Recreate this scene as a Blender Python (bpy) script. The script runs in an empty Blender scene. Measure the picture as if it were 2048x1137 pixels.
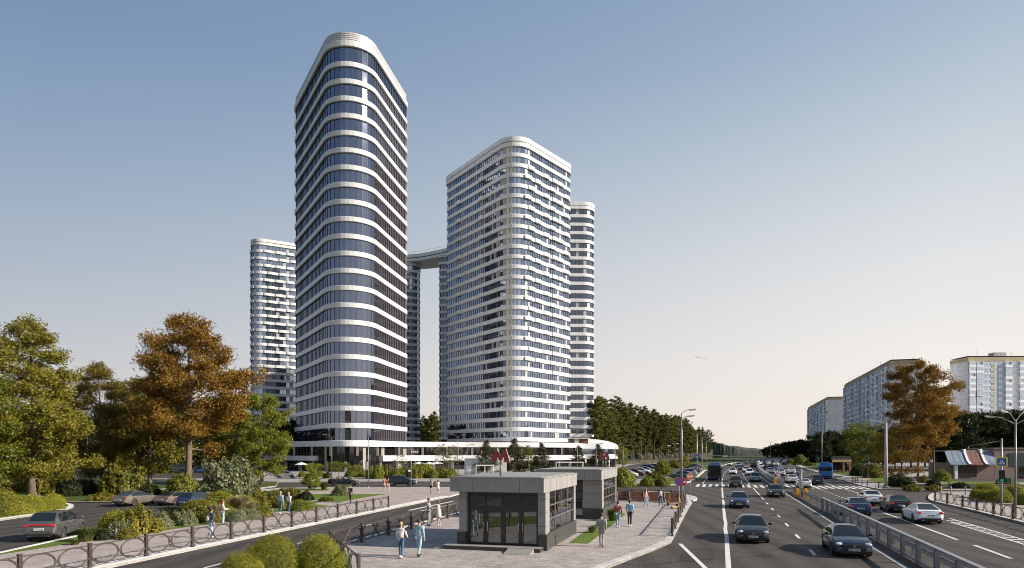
import bpy, bmesh, math, random
import numpy as np
from mathutils import Vector, Matrix
R=math.radians; PI=math.pi
C=bpy.context.scene.collection
SC=bpy.context.scene
H=5.2; F=1350.0; CX=1024.0; HY=905.0
TH=math.atan(416/1350.0)
U=Vector((math.sin(TH),math.cos(TH),0)); V=Vector((math.cos(TH),-math.sin(TH),0))
def G(px,py,z=0.0):            # ground point seen at a photograph position (used for measuring the site plan)
    d=(H-z)*F/(py-HY); return Vector(((px-CX)/F*d,d,z))
def Q(px,Y,z=0.0): return Vector(((px-CX)/F*Y,Y,z))
def RD(s,v,z=0.0):             # road station: s along, v to the right
    b=max(0.0,s-110.0); v=v+b*b/(2*2600.0)
    p=U*s+V*v; p.z=z; return p
def road_dir(s):
    a=RD(s-1,0); b=RD(s+1,0); return (b-a).normalized()
def SV(px,py):
    p=G(px,py); s=p.dot(U); v=p.dot(V)
    return s,v
# ------------------------------------------------------------------ materials
MATS={}
def new_mat(name):
    m=bpy.data.materials.new(name); m.use_nodes=True
    nt=m.node_tree; b=nt.nodes['Principled BSDF']; MATS[name]=m
    return m,nt,b
def N(nt,t,**k):
    n=nt.nodes.new(t)
    for a,v in k.items(): setattr(n,a,v)
    return n
def ramp(nt,fac,stops):
    r=N(nt,'ShaderNodeValToRGB'); e=r.color_ramp.elements
    while len(e)<len(stops): e.new(.5)
    for el,(p,c) in zip(e,stops):
        el.position=p; el.color=(c[0],c[1],c[2],1) if not isinstance(c,(int,float)) else (c,c,c,1)
    nt.links.new(fac,r.inputs[0]); return r.outputs[0]
def noise(nt,scale,detail=4,vec=None,rough=.55,dist=0):
    n=N(nt,'ShaderNodeTexNoise'); n.inputs['Scale'].default_value=scale; n.inputs['Detail'].default_value=detail
    n.inputs['Roughness'].default_value=rough; n.inputs['Distortion'].default_value=dist
    if vec is not None: nt.links.new(vec,n.inputs['Vector'])
    return n.outputs['Fac']
def mixc(nt,fac,a,b,mode='MIX'):
    m=N(nt,'ShaderNodeMix',data_type='RGBA',blend_type=mode)
    for i,x in ((0,fac),(6,a),(7,b)):
        if isinstance(x,(int,float)): m.inputs[i].default_value=x
        elif isinstance(x,tuple): m.inputs[i].default_value=(*x[:3],1)
        else: nt.links.new(x,m.inputs[i])
    return m.outputs[2]
def wpos(nt,scale=(1,1,1),rot=0):
    g=N(nt,'ShaderNodeNewGeometry'); mp=N(nt,'ShaderNodeMapping')
    mp.inputs['Scale'].default_value=scale; mp.inputs['Rotation'].default_value=(0,0,rot)
    nt.links.new(g.outputs['Position'],mp.inputs['Vector']); return mp.outputs['Vector']
def opos(nt,scale=(1,1,1)):
    g=N(nt,'ShaderNodeTexCoord'); mp=N(nt,'ShaderNodeMapping'); mp.inputs['Scale'].default_value=scale
    nt.links.new(g.outputs['Object'],mp.inputs['Vector']); return mp.outputs['Vector']
def bump(nt,b,h,strength=.3,dist=.02):
    n=N(nt,'ShaderNodeBump'); n.inputs['Strength'].default_value=strength; n.inputs['Distance'].default_value=dist
    nt.links.new(h,n.inputs['Height']); nt.links.new(n.outputs[0],b.inputs['Normal'])
def M(name,col,rough=.6,metal=0.,var=.12,scale=2.,coat=0.,spec=.5,bmp=0.):
    if name in MATS: return MATS[name]
    m,nt,b=new_mat(name)
    b.inputs['Roughness'].default_value=rough; b.inputs['Metallic'].default_value=metal
    b.inputs['Coat Weight'].default_value=coat; b.inputs['Coat Roughness'].default_value=.05
    b.inputs['Specular IOR Level'].default_value=spec
    if var>0:
        f=noise(nt,scale,5,opos(nt))
        lo=tuple(max(0,c*(1-var)) for c in col); hi=tuple(min(1,c*(1+var)) for c in col)
        nt.links.new(ramp(nt,f,[(.3,lo),(.7,hi)]),b.inputs['Base Color'])
        if bmp>0: bump(nt,b,f,bmp)
    else: b.inputs['Base Color'].default_value=(*col,1)
    return m
# ------------------------------------------------------------------ mesh building
class MB:
    def __init__(s): s.v=[]; s.f=[]; s.mi=[]; s.sm=[]
    def add(s,vs,fs,mi=0,sm=False):
        o=len(s.v); s.v.extend([tuple(x) for x in vs])
        for f in fs: s.f.append(tuple(i+o for i in f)); s.mi.append(mi); s.sm.append(sm)
    def quad(s,a,b,c,d,mi=0): s.add([a,b,c,d],[(0,1,2,3)],mi)
    def box(s,c,size,mi=0,rz=0,M4=None,taper=1.0):
        hx,hy,hz=size[0]/2,size[1]/2,size[2]/2; vs=[]
        for z in (-1,1):
            t=taper if z>0 else 1
            for x,y in ((-1,-1),(1,-1),(1,1),(-1,1)):
                p=Vector((x*hx*t,y*hy*t,z*hz))
                if M4 is not None: p=M4@p
                elif rz: p=Matrix.Rotation(rz,3,'Z')@p
                vs.append(p+Vector(c))
        s.add(vs,[(3,2,1,0),(4,5,6,7),(0,1,5,4),(1,2,6,5),(2,3,7,6),(3,0,4,7)],mi)
    def bar(s,a,b,w,h,mi=0,up=Vector((0,0,1))):    # box beam from a to b, w across, h along up
        a=Vector(a); b=Vector(b); d=b-a; L=d.length
        if L<1e-6: return
        x=d/L; y=up.cross(x)
        if y.length<1e-4: y=Vector((0,1,0)).cross(x)
        y.normalize(); z=x.cross(y)
        m=Matrix((x,y,z)).transposed()
        s.box((a+b)/2,(L,w,h),mi,M4=m)
    def tube(s,pts,rad,n=8,mi=0,cap=True,sm=True):
        pts=[Vector(p) for p in pts]
        if isinstance(rad,(int,float)): rad=[rad]*len(pts)
        vs=[]; prev=None
        for i,p in enumerate(pts):
            t=(pts[min(i+1,len(pts)-1)]-pts[max(i-1,0)]).normalized()
            if prev is None:
                prev=t.orthogonal().normalized()
            x=(prev-t*prev.dot(t))
            x=x.normalized() if x.length>1e-5 else t.orthogonal().normalized()
            prev=x; y=t.cross(x)
            for k in range(n):
                a=2*PI*k/n; vs.append(p+(x*math.cos(a)+y*math.sin(a))*rad[i])
        fs=[]
        for i in range(len(pts)-1):
            for k in range(n):
                k2=(k+1)%n; fs.append((i*n+k,i*n+k2,(i+1)*n+k2,(i+1)*n+k))
        s.add(vs,fs,mi,sm)
        if cap:
            o=len(s.v)-len(vs)
            s.f.append(tuple(o+k for k in reversed(range(n)))); s.mi.append(mi); s.sm.append(False)
            o2=o+(len(pts)-1)*n
            s.f.append(tuple(o2+k for k in range(n))); s.mi.append(mi); s.sm.append(False)
    def lathe(s,prof,n=16,c=(0,0,0),mi=0,sm=True):
        vs=[]; 
        for r,z in prof:
            for k in range(n):
                a=2*PI*k/n; vs.append((c[0]+r*math.cos(a),c[1]+r*math.sin(a),c[2]+z))
        fs=[]
        for i in range(len(prof)-1):
            for k in range(n):
                k2=(k+1)%n; fs.append((i*n+k,i*n+k2,(i+1)*n+k2,(i+1)*n+k))
        s.add(vs,fs,mi,sm)
    def prism(s,poly,z0,z1,mi=0,top_mi=None,bottom=True):
        n=len(poly); vs=[(p[0],p[1],z0) for p in poly]+[(p[0],p[1],z1) for p in poly]
        s.add(vs,[(i,(i+1)%n,n+(i+1)%n,n+i) for i in range(n)],mi)
        o=len(s.v)-2*n
        s.f.append(tuple(range(o+n,o+2*n))); s.mi.append(mi if top_mi is None else top_mi); s.sm.append(False)
        if bottom: s.f.append(tuple(range(o+n-1,o-1,-1))); s.mi.append(mi); s.sm.append(False)
    def mesh(s,name,mats):
        me=bpy.data.meshes.new(name); me.from_pydata(s.v,[],s.f)
        if not isinstance(mats,(list,tuple)): mats=[mats]
        for m in mats: me.materials.append(m)
        if s.f:
            me.polygons.foreach_set('material_index',s.mi); me.polygons.foreach_set('use_smooth',s.sm)
        me.update(); return me
    def obj(s,name,mats,parent=None,loc=(0,0,0),rz=0):
        return link(name,s.mesh(name,mats),parent,loc,rz)
def link(name,me,parent=None,loc=(0,0,0),rz=0,scale=None):
    o=bpy.data.objects.new(name,me); C.objects.link(o); o.parent=parent
    o.location=loc; o.rotation_euler=(0,0,rz)
    if scale is not None: o.scale=(scale,)*3 if isinstance(scale,(int,float)) else scale
    return o
def tag(o,label=None,cat=None,group=None,kind=None):
    if label: o['label']=label
    if cat: o['category']=cat
    if group: o['group']=group
    if kind: o['kind']=kind
    return o
def thing(name,label,cat,loc=(0,0,0),rz=0,group=None):
    o=bpy.data.objects.new(name,None); C.objects.link(o); o.empty_display_size=.2
    o.location=loc; o.rotation_euler=(0,0,rz); return tag(o,label,cat,group)
def structure(o): o['kind']='structure'; return o
def dup(root,loc,rz=None,label=None,group=None,scale=None):
    r=root.copy(); C.objects.link(r); r.location=loc
    if rz is not None: r.rotation_euler=(0,0,rz)
    if scale is not None: r.scale=(scale,)*3 if isinstance(scale,(int,float)) else scale
    if label: r['label']=label
    if group: r['group']=group
    for ch in list(root.children):
        c=ch.copy(); C.objects.link(c); c.parent=r
        for g in list(ch.children):
            d=g.copy(); C.objects.link(d); d.parent=c
    return r
# ------------------------------------------------------------------ camera, sun, sky
cam=bpy.data.objects.new('camera',bpy.data.cameras.new('camera')); C.objects.link(cam); SC.camera=cam
cam.location=(0,0,H); cam.rotation_euler=(PI/2,0,0)
cam.data.sensor_width=36; cam.data.lens=F/2048*36; cam.data.shift_y=(HY-568.5)/2048
cam.data.clip_start=.2; cam.data.clip_end=40000
SUN_EL=R(27); SUN_AZ=R(13)      # azimuth from +X towards the camera
sd=Vector((math.cos(SUN_EL)*math.cos(SUN_AZ),-math.cos(SUN_EL)*math.sin(SUN_AZ),math.sin(SUN_EL)))
sl=bpy.data.lights.new('sun','SUN'); sl.energy=5.0; sl.angle=R(.55); sl.color=(1,.92,.81)
so=bpy.data.objects.new('sun',sl); C.objects.link(so); so.rotation_euler=sd.to_track_quat('Z','Y').to_euler(); so.location=(60,0,60)
w=bpy.data.worlds.new('World'); SC.world=w; w.use_nodes=True
nt=w.node_tree; bg=nt.nodes['Background']
sky=N(nt,'ShaderNodeTexSky',sky_type='NISHITA'); sky.sun_disc=False
sky.sun_elevation=SUN_EL; sky.sun_rotation=R(90)+SUN_AZ; sky.altitude=100; sky.air_density=1.0; sky.dust_density=1.0; sky.ozone_density=1.0
tc=N(nt,'ShaderNodeTexCoord'); sx=N(nt,'ShaderNodeSeparateXYZ'); nt.links.new(tc.outputs['Generated'],sx.inputs[0])
hs=N(nt,'ShaderNodeHueSaturation'); hs.inputs['Saturation'].default_value=.60; hs.inputs['Value'].default_value=1.0
nt.links.new(sky.outputs[0],hs.inputs['Color'])
# thin low haze: warm on the sun's side, grey-blue away from it
mr=N(nt,'ShaderNodeMapRange'); nt.links.new(sx.outputs['X'],mr.inputs[0])
mr.inputs[1].default_value=-.64; mr.inputs[2].default_value=.52; mr.interpolation_type='LINEAR'
lo=ramp(nt,sx.outputs['Z'],[(0.,(.66,.615,.59)),(.13,(.51,.52,.55)),(.25,(.36,.43,.53)),(.37,(.235,.34,.49)),(.48,(.155,.26,.435)),(.56,(.125,.23,.415)),(1.,(.05,.13,.29))])
hi=ramp(nt,sx.outputs['Z'],[(0.,(.98,.865,.775)),(.13,(.91,.86,.815)),(.25,(.77,.78,.785)),(.37,(.58,.65,.71)),(.48,(.40,.50,.625)),(.56,(.32,.43,.57)),(1.,(.08,.18,.36))])
hz=mixc(nt,mr.outputs[0],lo,hi)
sc_=N(nt,'ShaderNodeVectorMath',operation='SCALE'); nt.links.new(hz,sc_.inputs[0]); sc_.inputs['Scale'].default_value=10.3
col=mixc(nt,.85,hs.outputs[0],sc_.outputs[0])
nt.links.new(col,bg.inputs['Color']); bg.inputs['Strength'].default_value=.0645
SC.view_settings.view_transform='Standard'; SC.view_settings.look='None'; SC.view_settings.exposure=.68; SC.view_settings.gamma=1
SC.render.engine='CYCLES'; SC.cycles.max_bounces=6; SC.cycles.transparent_max_bounces=8; SC.cycles.use_denoising=True
SC.cycles.filter_width=1.0; SC.cycles.diffuse_bounces=3; SC.cycles.glossy_bounces=3; SC.cycles.transmission_bounces=4
# ------------------------------------------------------------------ ground materials
def asphalt(name,base,rot,seed=0.):
    m,nt,b=new_mat(name)
    p=wpos(nt); 
    fine=noise(nt,38,3,p,.7); mid=noise(nt,.35,5,p,.6,1.0); big=noise(nt,.05,3,p)
    st=noise(nt,1.0,4,wpos(nt,(1.3,.035,1),rot),.6)            # wear along the driving direction
    c=ramp(nt,st,[(.28,tuple(x*.72 for x in base)),(.5,base),(.75,tuple(x*1.32 for x in base))])
    c=mixc(nt,.55,c,ramp(nt,mid,[(.3,tuple(x*.62 for x in base)),(.52,base),(.78,tuple(x*1.45 for x in base))]))
    c=mixc(nt,ramp(nt,big,[(.42,0.),(.6,.35)]),c,tuple(x*1.4 for x in base))
    c=mixc(nt,.5,c,ramp(nt,fine,[(.3,tuple(x*.5 for x in base)),(.7,tuple(x*1.6 for x in base))]))
    wv=N(nt,'ShaderNodeTexWave',wave_type='BANDS',bands_direction='X'); wv.inputs['Scale'].default_value=.165; wv.inputs['Distortion'].default_value=1.2; wv.inputs['Detail'].default_value=2; wv.inputs['Detail Scale'].default_value=.6
    nt.links.new(wpos(nt,(1,.25,1),rot),wv.inputs['Vector'])
    c=mixc(nt,.55,c,ramp(nt,wv.outputs['Fac'],[(.15,tuple(x*.62 for x in base)),(.6,tuple(x*1.12 for x in base)),(.95,tuple(x*1.3 for x in base))]))
    spot=noise(nt,1.7,3,p,.5); c=mixc(nt,ramp(nt,spot,[(.70,0.),(.78,.5)]),c,tuple(x*.45 for x in base))
    vo=N(nt,'ShaderNodeTexVoronoi',feature='DISTANCE_TO_EDGE'); vo.inputs['Scale'].default_value=.14
    dp=N(nt,'ShaderNodeVectorMath',operation='ADD'); nz=N(nt,'ShaderNodeTexNoise'); nz.inputs['Scale'].default_value=.9; nz.inputs['Detail'].default_value=6
    nt.links.new(p,nz.inputs['Vector']); nt.links.new(p,dp.inputs[0]); nt.links.new(nz.outputs['Color'],dp.inputs[1]); nt.links.new(dp.outputs[0],vo.inputs['Vector'])
    cr=ramp(nt,vo.outputs['Distance'],[(.0,.9),(.006,.6),(.012,0.)])
    c=mixc(nt,cr,c,tuple(x*.35 for x in base))
    nt.links.new(c,b.inputs['Base Color'])
    nt.links.new(ramp(nt,mid,[(.3,.72),(.7,.92)]),b.inputs['Roughness']); b.inputs['Specular IOR Level'].default_value=.3
    bump(nt,b,fine,.25,.01); return m
def paving(name,c1,c2,mortar,bw,bh,rot,msize=.012):
    m,nt,b=new_mat(name)
    p=wpos(nt,(1,1,1),rot)
    br=N(nt,'ShaderNodeTexBrick'); nt.links.new(p,br.inputs['Vector'])
    br.inputs['Scale'].default_value=1; br.inputs['Brick Width'].default_value=bw; br.inputs['Row Height'].default_value=bh
    br.inputs['Mortar Size'].default_value=msize; br.inputs['Mortar Smooth'].default_value=.2; br.inputs['Bias'].default_value=0
    br.inputs['Color1'].default_value=(*c1,1); br.inputs['Color2'].default_value=(*c2,1); br.inputs['Mortar'].default_value=(*mortar,1)
    g=noise(nt,.5,6,p,.65,.6); g2=noise(nt,14,3,p)
    c=mixc(nt,1.,br.outputs['Color'],ramp(nt,g,[(.25,.72),(.5,1.),(.75,1.12)]),'MULTIPLY')
    c=mixc(nt,1.,c,ramp(nt,g2,[(.3,.86),(.7,1.1)]),'MULTIPLY')
    nt.links.new(c,b.inputs['Base Color']); b.inputs['Roughness'].default_value=.8; b.inputs['Specular IOR Level'].default_value=.25
    return m
def lawnmat(name,a,b_,c_):
    m,nt,b=new_mat(name); p=wpos(nt)
    f=noise(nt,.6,6,p,.7); g=noise(nt,9,4,p,.7)
    c=mixc(nt,.5,ramp(nt,f,[(.3,a),(.55,b_),(.75,c_)]),ramp(nt,g,[(.25,a),(.5,b_),(.8,c_)]))
    nt.links.new(c,b.inputs['Base Color']); b.inputs['Roughness'].default_value=.9; b.inputs['Specular IOR Level'].default_value=.15
    bump(nt,b,g,.8,.08); return m
m_road=asphalt('asphalt_main',(.058,.0475,.040),TH)
m_side=asphalt('asphalt_side',(.055,.0465,.040),R(15))
m_pave=paving('paving_blocks',(.47,.41,.375),(.33,.285,.27),(.15,.13,.12),.40,.20,TH,.018)
m_pave2=paving('paving_slabs',(.41,.345,.31),(.34,.285,.255),(.19,.16,.145),.6,.3,R(15),.012)
m_pave3=paving('paving_far',(.36,.325,.30),(.31,.28,.26),(.2,.18,.165),.9,.6,0,.02)
m_lawn=lawnmat('mown_lawn',(.055,.085,.016),(.11,.16,.026),(.17,.21,.045))
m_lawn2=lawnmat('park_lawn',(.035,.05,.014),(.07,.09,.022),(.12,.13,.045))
m_soil=lawnmat('bed_soil',(.03,.024,.018),(.05,.045,.025),(.06,.06,.03))
m_kerb=M('kerb_stone',(.47,.44,.41),.8,0,.22,1.2)
m_white_kerb=M('white_painted_kerb',(.66,.63,.59),.75,0,.2,.9)
def marking():
    m,nt,b=new_mat('road_paint'); p=wpos(nt)
    f=noise(nt,3.5,7,p,.75); 
    nt.links.new(ramp(nt,f,[(.30,(.16,.145,.13)),(.40,(.56,.53,.49)),(.7,(.72,.69,.64))]),b.inputs['Base Color']); b.inputs['Roughness'].default_value=.75
    return m
m_mark=marking()
# ------------------------------------------------------------------ terrain and roads
def sheet(name,pts,z,mat):
    mb=MB(); mb.add([(p[0],p[1],z) for p in pts],[tuple(range(len(pts)))])
    me=mb.mesh(name,mat); o=link(name,me)
    if len(me.polygons) and me.polygons[0].normal.z<0: me.flip_normals()
    return structure(o)
def pxs(l,z=0.): return [G(a,b,z) for a,b in l]
def slab(name,pts,z,mat,side=None):
    if sum(a[0]*b[1]-b[0]*a[1] for a,b in zip(pts,pts[1:]+pts[:1]))<0: pts=pts[::-1]
    mb=MB(); mb.prism(pts,-.2,z,1 if side else 0,0,False)
    return structure(mb.obj(name,[mat,side] if side else mat))
def smooth(pts,n=5):          # Catmull-Rom through the points
    out=[]; P=[Vector(p) for p in pts]
    for i in range(len(P)-1):
        p0=P[max(i-1,0)];p1=P[i];p2=P[i+1];p3=P[min(i+2,len(P)-1)]
        for k in range(n):
            t=k/n; out.append(.5*((2*p1)+(p2-p0)*t+(2*p0-5*p1+4*p2-p3)*t*t+(3*p1-p0-3*p2+p3)*t**3))
    out.append(P[-1]); return out
def ribbon(name,line,w,z0,z1,mat,side=1):      # kerb: a strip of width w to one side of the line
    mb=MB(); n=len(line); L=[]
    for i,p in enumerate(line):
        t=Vector(line[min(i+1,n-1)])-Vector(line[max(i-1,0)]); t.z=0; t.normalize()
        q=Vector((-t.y,t.x,0))*side; L.append((Vector(p),Vector(p)+q*w))
    for i in range(n-1):
        a,b=L[i]; c,d=L[i+1]
        f=lambda v,z: (v.x,v.y,z)
        vs=[f(a,z0),f(a,z1),f(b,z1),f(b,z0),f(c,z0),f(c,z1),f(d,z1),f(d,z0)]
        fs=[(0,1,5,4),(1,2,6,5),(2,3,7,6)] + ([(0,3,2,1)] if i==0 else []) + ([(4,5,6,7)] if i==n-2 else [])
        mb.add(vs,fs)
    me=mb.mesh(name,mat); me.validate(); return structure(link(name,me))
gm=lawnmat('far_ground',(.05,.055,.02),(.075,.08,.03),(.11,.105,.045))
mb=MB(); ring=[(30000*math.cos(2*PI*k/64),30000*math.sin(2*PI*k/64),-.06) for k in range(64)]; mb.add(ring,[tuple(range(64))]); structure(mb.obj('ground',gm))
sheet('side_road',[Vector((-170,-12,0)),Vector((95,-12,0)),Vector((150,135,0)),Vector((-170,135,0))],-.014,m_side)
# main road, gently bending to the right in the distance
mb=MB(); ss=[-25,0,20,40,60,80,100,120,150,200,250,300,360,430,500,600,700,850,1000]
for i in range(len(ss)-1):
    mb.quad(RD(ss[i],-4.25),RD(ss[i],23.2),RD(ss[i+1],23.2),RD(ss[i+1],-4.25))
structure(mb.obj('main_road',m_road))
ZP=.12
# left pavement and small park between the service road and the parking loop
kerb1=[G(-327,1250),G(-60,1194.5),G(215,1137),G(400,1098),G(560,1064.5),G(700,1035.5),G(820,1011),G(900,994.5),G(935,985),G(948,979)]
loopA=[G(948,979),G(900,976.5),G(760,976.5),G(640,977),G(560,978)]
loopB=smooth([G(560,978),G(500,985),G(450,999),G(432,1012),G(410,1027),G(350,1042),G(250,1057),G(170,1071),G(135,1079),G(0,1109),G(-330,1183)],5)
isl=kerb1+loopA[1:]+loopB[1:]
slab('left_pavement',isl,ZP,m_pave2,m_kerb)
ribbon('white_kerb',kerb1[:-2],.85,0,ZP+.014,m_white_kerb,1)
ribbon('kerb_strip',loopB,.34,0,ZP+.014,m_white_kerb,1)
ribbon('kerb_strip',loopA,.3,0,ZP+.014,m_kerb,1)
zl=ZP+.012
sheet('lawn',pxs([(-330,1180),(0,1107),(135,1077.5),(250,1055),(350,1040),(420,1024),(440,1008),(470,998),(520,990),(541,1002),(545,1025),(523,1031.5),(400,1051),(183,1080.5),(0,1109.5)],zl),zl,m_lawn)
sheet('lawn',pxs([(541,1002),(640,1003),(628,1009),(661,1012),(600,1019),(548,1025)],zl),zl,m_lawn)
sheet('lawn',pxs([(530,994),(560,989.5),(640,988.6),(775,988.6),(735,994),(675,1005.5),(640,1000.5),(541,999)],zl),zl,m_lawn)
sheet('lawn',pxs([(500,986.5),(560,979.2),(662,977.8),(655,981.3),(560,983),(510,990)],zl),zl,m_lawn)
# kerbed planting island and the park beyond the parking loop
nose=smooth([G(-330,1121),G(-100,1063),G(0,1042),G(80,1030),G(128,1021.5),G(147,1015),G(140,1010),G(110,1007.5),G(0,1007),G(-300,1008)],5)
slab('parking_island',nose,ZP,m_lawn,m_kerb)
ribbon('kerb_strip',nose[:40],.42,0,ZP+.014,m_white_kerb,1)
parkF=[G(-900,1000),G(-200,1002),G(60,1001),G(140,1006),G(232,1006),G(330,999),G(420,990),G(500,981),G(552,974)]
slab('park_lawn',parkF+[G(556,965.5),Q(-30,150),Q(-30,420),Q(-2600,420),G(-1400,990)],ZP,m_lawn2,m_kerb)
ribbon('kerb_strip',parkF,.3,0,ZP+.014,m_kerb,1)
def path(name,line,w,z,mat):
    return ribbon(name,line,w,z-.02,z,mat,1)
path('footpath',smooth([G(-300,996),G(60,996.5),G(130,994),G(230,986),G(330,981),G(420,976)],4),2.4,ZP+.02,m_pave3)
sheet('parking_lot',pxs([(150,957),(430,957),(430,938),(150,938)],ZP+.02),ZP+.02,m_side)
path('footpath',smooth([G(150,968),G(330,966),G(440,964)],4),2.5,ZP+.024,m_pave3)
# metro square between the roads
sq_top=[G(1378,1002),G(1340,999.5),G(1230,996),G(1080,996),G(985,1003),G(960,1013)]
sq_left=[G(935,1022.5),G(920,1027),G(800,1059),G(690,1089),G(655,1090),G(560,1110),G(420,1145),G(250,1190),G(100,1250)]
sq_right=smooth([G(1150,1165),G(1215,1137),G(1290,1109),G(1335,1090),G(1345,1082),G(1362,1047),G(1379,1015),G(1384,1007),G(1378,1002)],4)
sq=sq_right+sq_top[1:]+sq_left+[G(300,1500),G(900,1400)]
slab('metro_square',sq,ZP,m_pave,m_kerb)
ribbon('kerb_strip',sq_right,.42,0,ZP+.014,m_kerb,1)
ribbon('kerb_strip',sq_top,.3,0,ZP+.014,m_kerb,1)
ribbon('kerb_strip',sq_left,.3,0,ZP+.014,m_white_kerb,1)
sheet('lawn',pxs([(250,1196),(420,1149),(560,1113),(655,1092.5),(688,1092),(704,1137),(740,1200),(700,1300)],zl),zl,m_lawn)
sheet('lawn',pxs([(1138,1086),(1176,1087.5),(1206,1065),(1252,1028),(1236,1022),(1196,1046),(1160,1070)],zl),zl,m_lawn)
# small traffic island with the no-entry sign
ti=smooth([G(1290,985),G(1350,988),G(1388,995),G(1394,1000),G(1386,1003),G(1360,1000),G(1300,994)],4)
slab('traffic_island',ti,.14,m_kerb,m_white_kerb)
# tower forecourt and car park side
ff=[G(-30,964),G(300,963.5)] and [G(556,965),G(640,964.3),G(780,964),G(915,965),G(1060,968),G(1235,973.5),G(1335,972),G(1372,968),G(1388,961.5),G(1398,953),G(1411,942)]
far=[RD(s,-4.05) for s in (190,240,300,380,460,600,800)]
slab('forecourt_pavement',ff+far+[RD(800,-160),Vector((-200,480,0)),Vector((-95,480,0)),Q(-30,150)],ZP,m_pave3,m_kerb)
ribbon('kerb_strip',ff+far,.35,0,ZP+.014,m_white_kerb,1)
zf=ZP+.012
sheet('lawn',pxs([(1236,972),(1335,970.5),(1371,966.5),(1385,961),(1394,954),(1402,947),(1370,949),(1330,957),(1290,962),(1238,965)],zf),zf,m_lawn)
sheet('footpath',pxs([(1262,966.5),(1300,966.5),(1310,958.5),(1276,958.5)],zf+.012),zf+.012,m_pave3)
sheet('parking_lot',pxs([(1200,961),(1300,960),(1370,949.5),(1400,945),(1409,936),(1395,932.5),(1340,930),(1290,927),(1262,930),(1190,950)],zf+.006),zf+.006,m_side)
sheet('lawn',pxs([(1405,941.5),(1412,938.5),(1416,934),(1403,935.5),(1396,940)],zf+.016),zf+.016,m_lawn)
path('footpath',smooth([G(1150,948),G(1240,935),G(1290,926.5),G(1330,921),G(1350,918.5)],4),5,zf+.014,m_pave3)
sheet('lawn',[Q(1236,285,0),Q(1330,330,0),Q(1400,470,0),Q(1350,600,0),Q(1150,380,0)],zf+.02,m_lawn)
# right pavement with bed, far right pavement
r5=smooth([G(1880,985.5),G(1862,990),G(1856,997),G(1864,1004),G(1900,1012.5),G(1960,1027),G(2048,1049),G(2400,1137)],4)
slab('right_pavement',r5+[G(2600,1100),G(2500,985)],ZP,m_pave2,m_kerb)
ribbon('kerb_strip',r5,.4,0,ZP+.014,m_kerb,1)
bed=smooth([G(1940,1003),G(1955,997),G(1990,994),G(2048,994),G(2200,1000)],3)
slab('shrub_bed',bed+[G(2250,1020),G(2048,1010),G(1985,1007)],ZP+.12,m_soil,m_kerb)
r6=[RD(s,22.6) for s in (800,600,460,380,300,250,215,190,165)]+[G(1664,952),G(1690,955),G(1672,959.5),G(1686,961.5),G(1697,965.5),G(1729,974.5),G(1758,980),G(1820,981),G(1900,982),G(2300,985)]
slab('far_right_pavement',r6+[Q(2700,120),Q(3200,420),RD(800,200)],ZP,m_pave3,m_kerb)
ribbon('kerb_strip',r6,.35,0,ZP+.014,m_kerb,1)
sheet('lawn',pxs([(1733,962),(1745,956),(1800,952),(1830,958),(1800,964),(1760,966)],zf),zf,m_lawn)
sheet('shrub_bed',pxs([(1764,977.5),(1768,968),(1900,968),(2300,972),(2300,980),(1900,978.5)],zf),zf,m_soil)
sheet('lawn',pxs([(1878,965),(1905,963),(2040,966),(2040,969),(1900,968)],zf+.006),zf+.006,m_lawn)
sheet('parking_lot',pxs([(1820,962),(2300,968),(2300,957),(1830,953)],zf+.01),zf+.01,m_side)
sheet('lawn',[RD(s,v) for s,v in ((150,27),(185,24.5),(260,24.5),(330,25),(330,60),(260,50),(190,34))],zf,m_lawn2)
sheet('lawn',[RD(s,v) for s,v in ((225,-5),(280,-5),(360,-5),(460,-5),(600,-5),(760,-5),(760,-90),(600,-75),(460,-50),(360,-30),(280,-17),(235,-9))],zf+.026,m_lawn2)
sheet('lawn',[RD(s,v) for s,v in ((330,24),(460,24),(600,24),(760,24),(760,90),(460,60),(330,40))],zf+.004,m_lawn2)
# ------------------------------------------------------------------ painted lines
mk=MB(); zm=.006
def stripe(s0,v0,s1,v1,w,n=1,wob=0.):
    rr=random.Random(int(s0*10)+int(v0*100))
    pts=[]
    for k in range(n+1):
        t=k/n; j=rr.uniform(-wob,wob); pts.append((s0+(s1-s0)*t,v0+(v1-v0)*t+j))
    for (a,b),(c,d) in zip(pts,pts[1:]):
        mk.quad(RD(a,b-w/2,zm),RD(a,b+w/2,zm),RD(c,d+w/2,zm),RD(c,d-w/2,zm))
def sv(y): return 7020/(y-905)/math.cos(TH)     # rough station for image row on the road axis
sX0,sX1=SV(1440,974.6)[0],SV(1440,969.6)[0]
stripe(18,.4,SV(1448,1000)[0],.33,.24,14,.05)
stripe(SV(1448,997)[0],.3,sX0-.5,.3,.2,1)
for k in range(8): pass
s=23.
for k in range(8): stripe(s,4.58,s+2.1,4.58,.17); s+=7.0
stripe(s,4.58,sX0-1,4.6,.15)
stripe(16,8.02,SV(1560,985)[0],7.95,.17,6); stripe(SV(1556,980)[0],7.95,sX0,7.95,.15)
stripe(14,10.15,SV(1625,985)[0],10.15,.16,6)
stripe(SV(1914,1080)[0],13.47,SV(1755,1021)[0],13.47,.2,4)
stripe(SV(2008,1117)[0],13.6,SV(1931,1090)[0],13.6,.2)
s=SV(1755,1019)[0]
while s<sX0-1: stripe(s+.6,13.4,s+1.7,13.4,.16); s+=2.2
stripe(SV(1750,1003)[0],16.8,sX0-1,16.8,.16); 
stripe(14,16.38,SV(1901,1045)[0],16.4,.16,5); stripe(14,17.27,SV(1901,1037)[0],17.25,.16,5)
s=16.
while s<SV(1901,1040)[0]: stripe(s,16.83,s+.35,16.83,.75); s+=1.15
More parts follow.
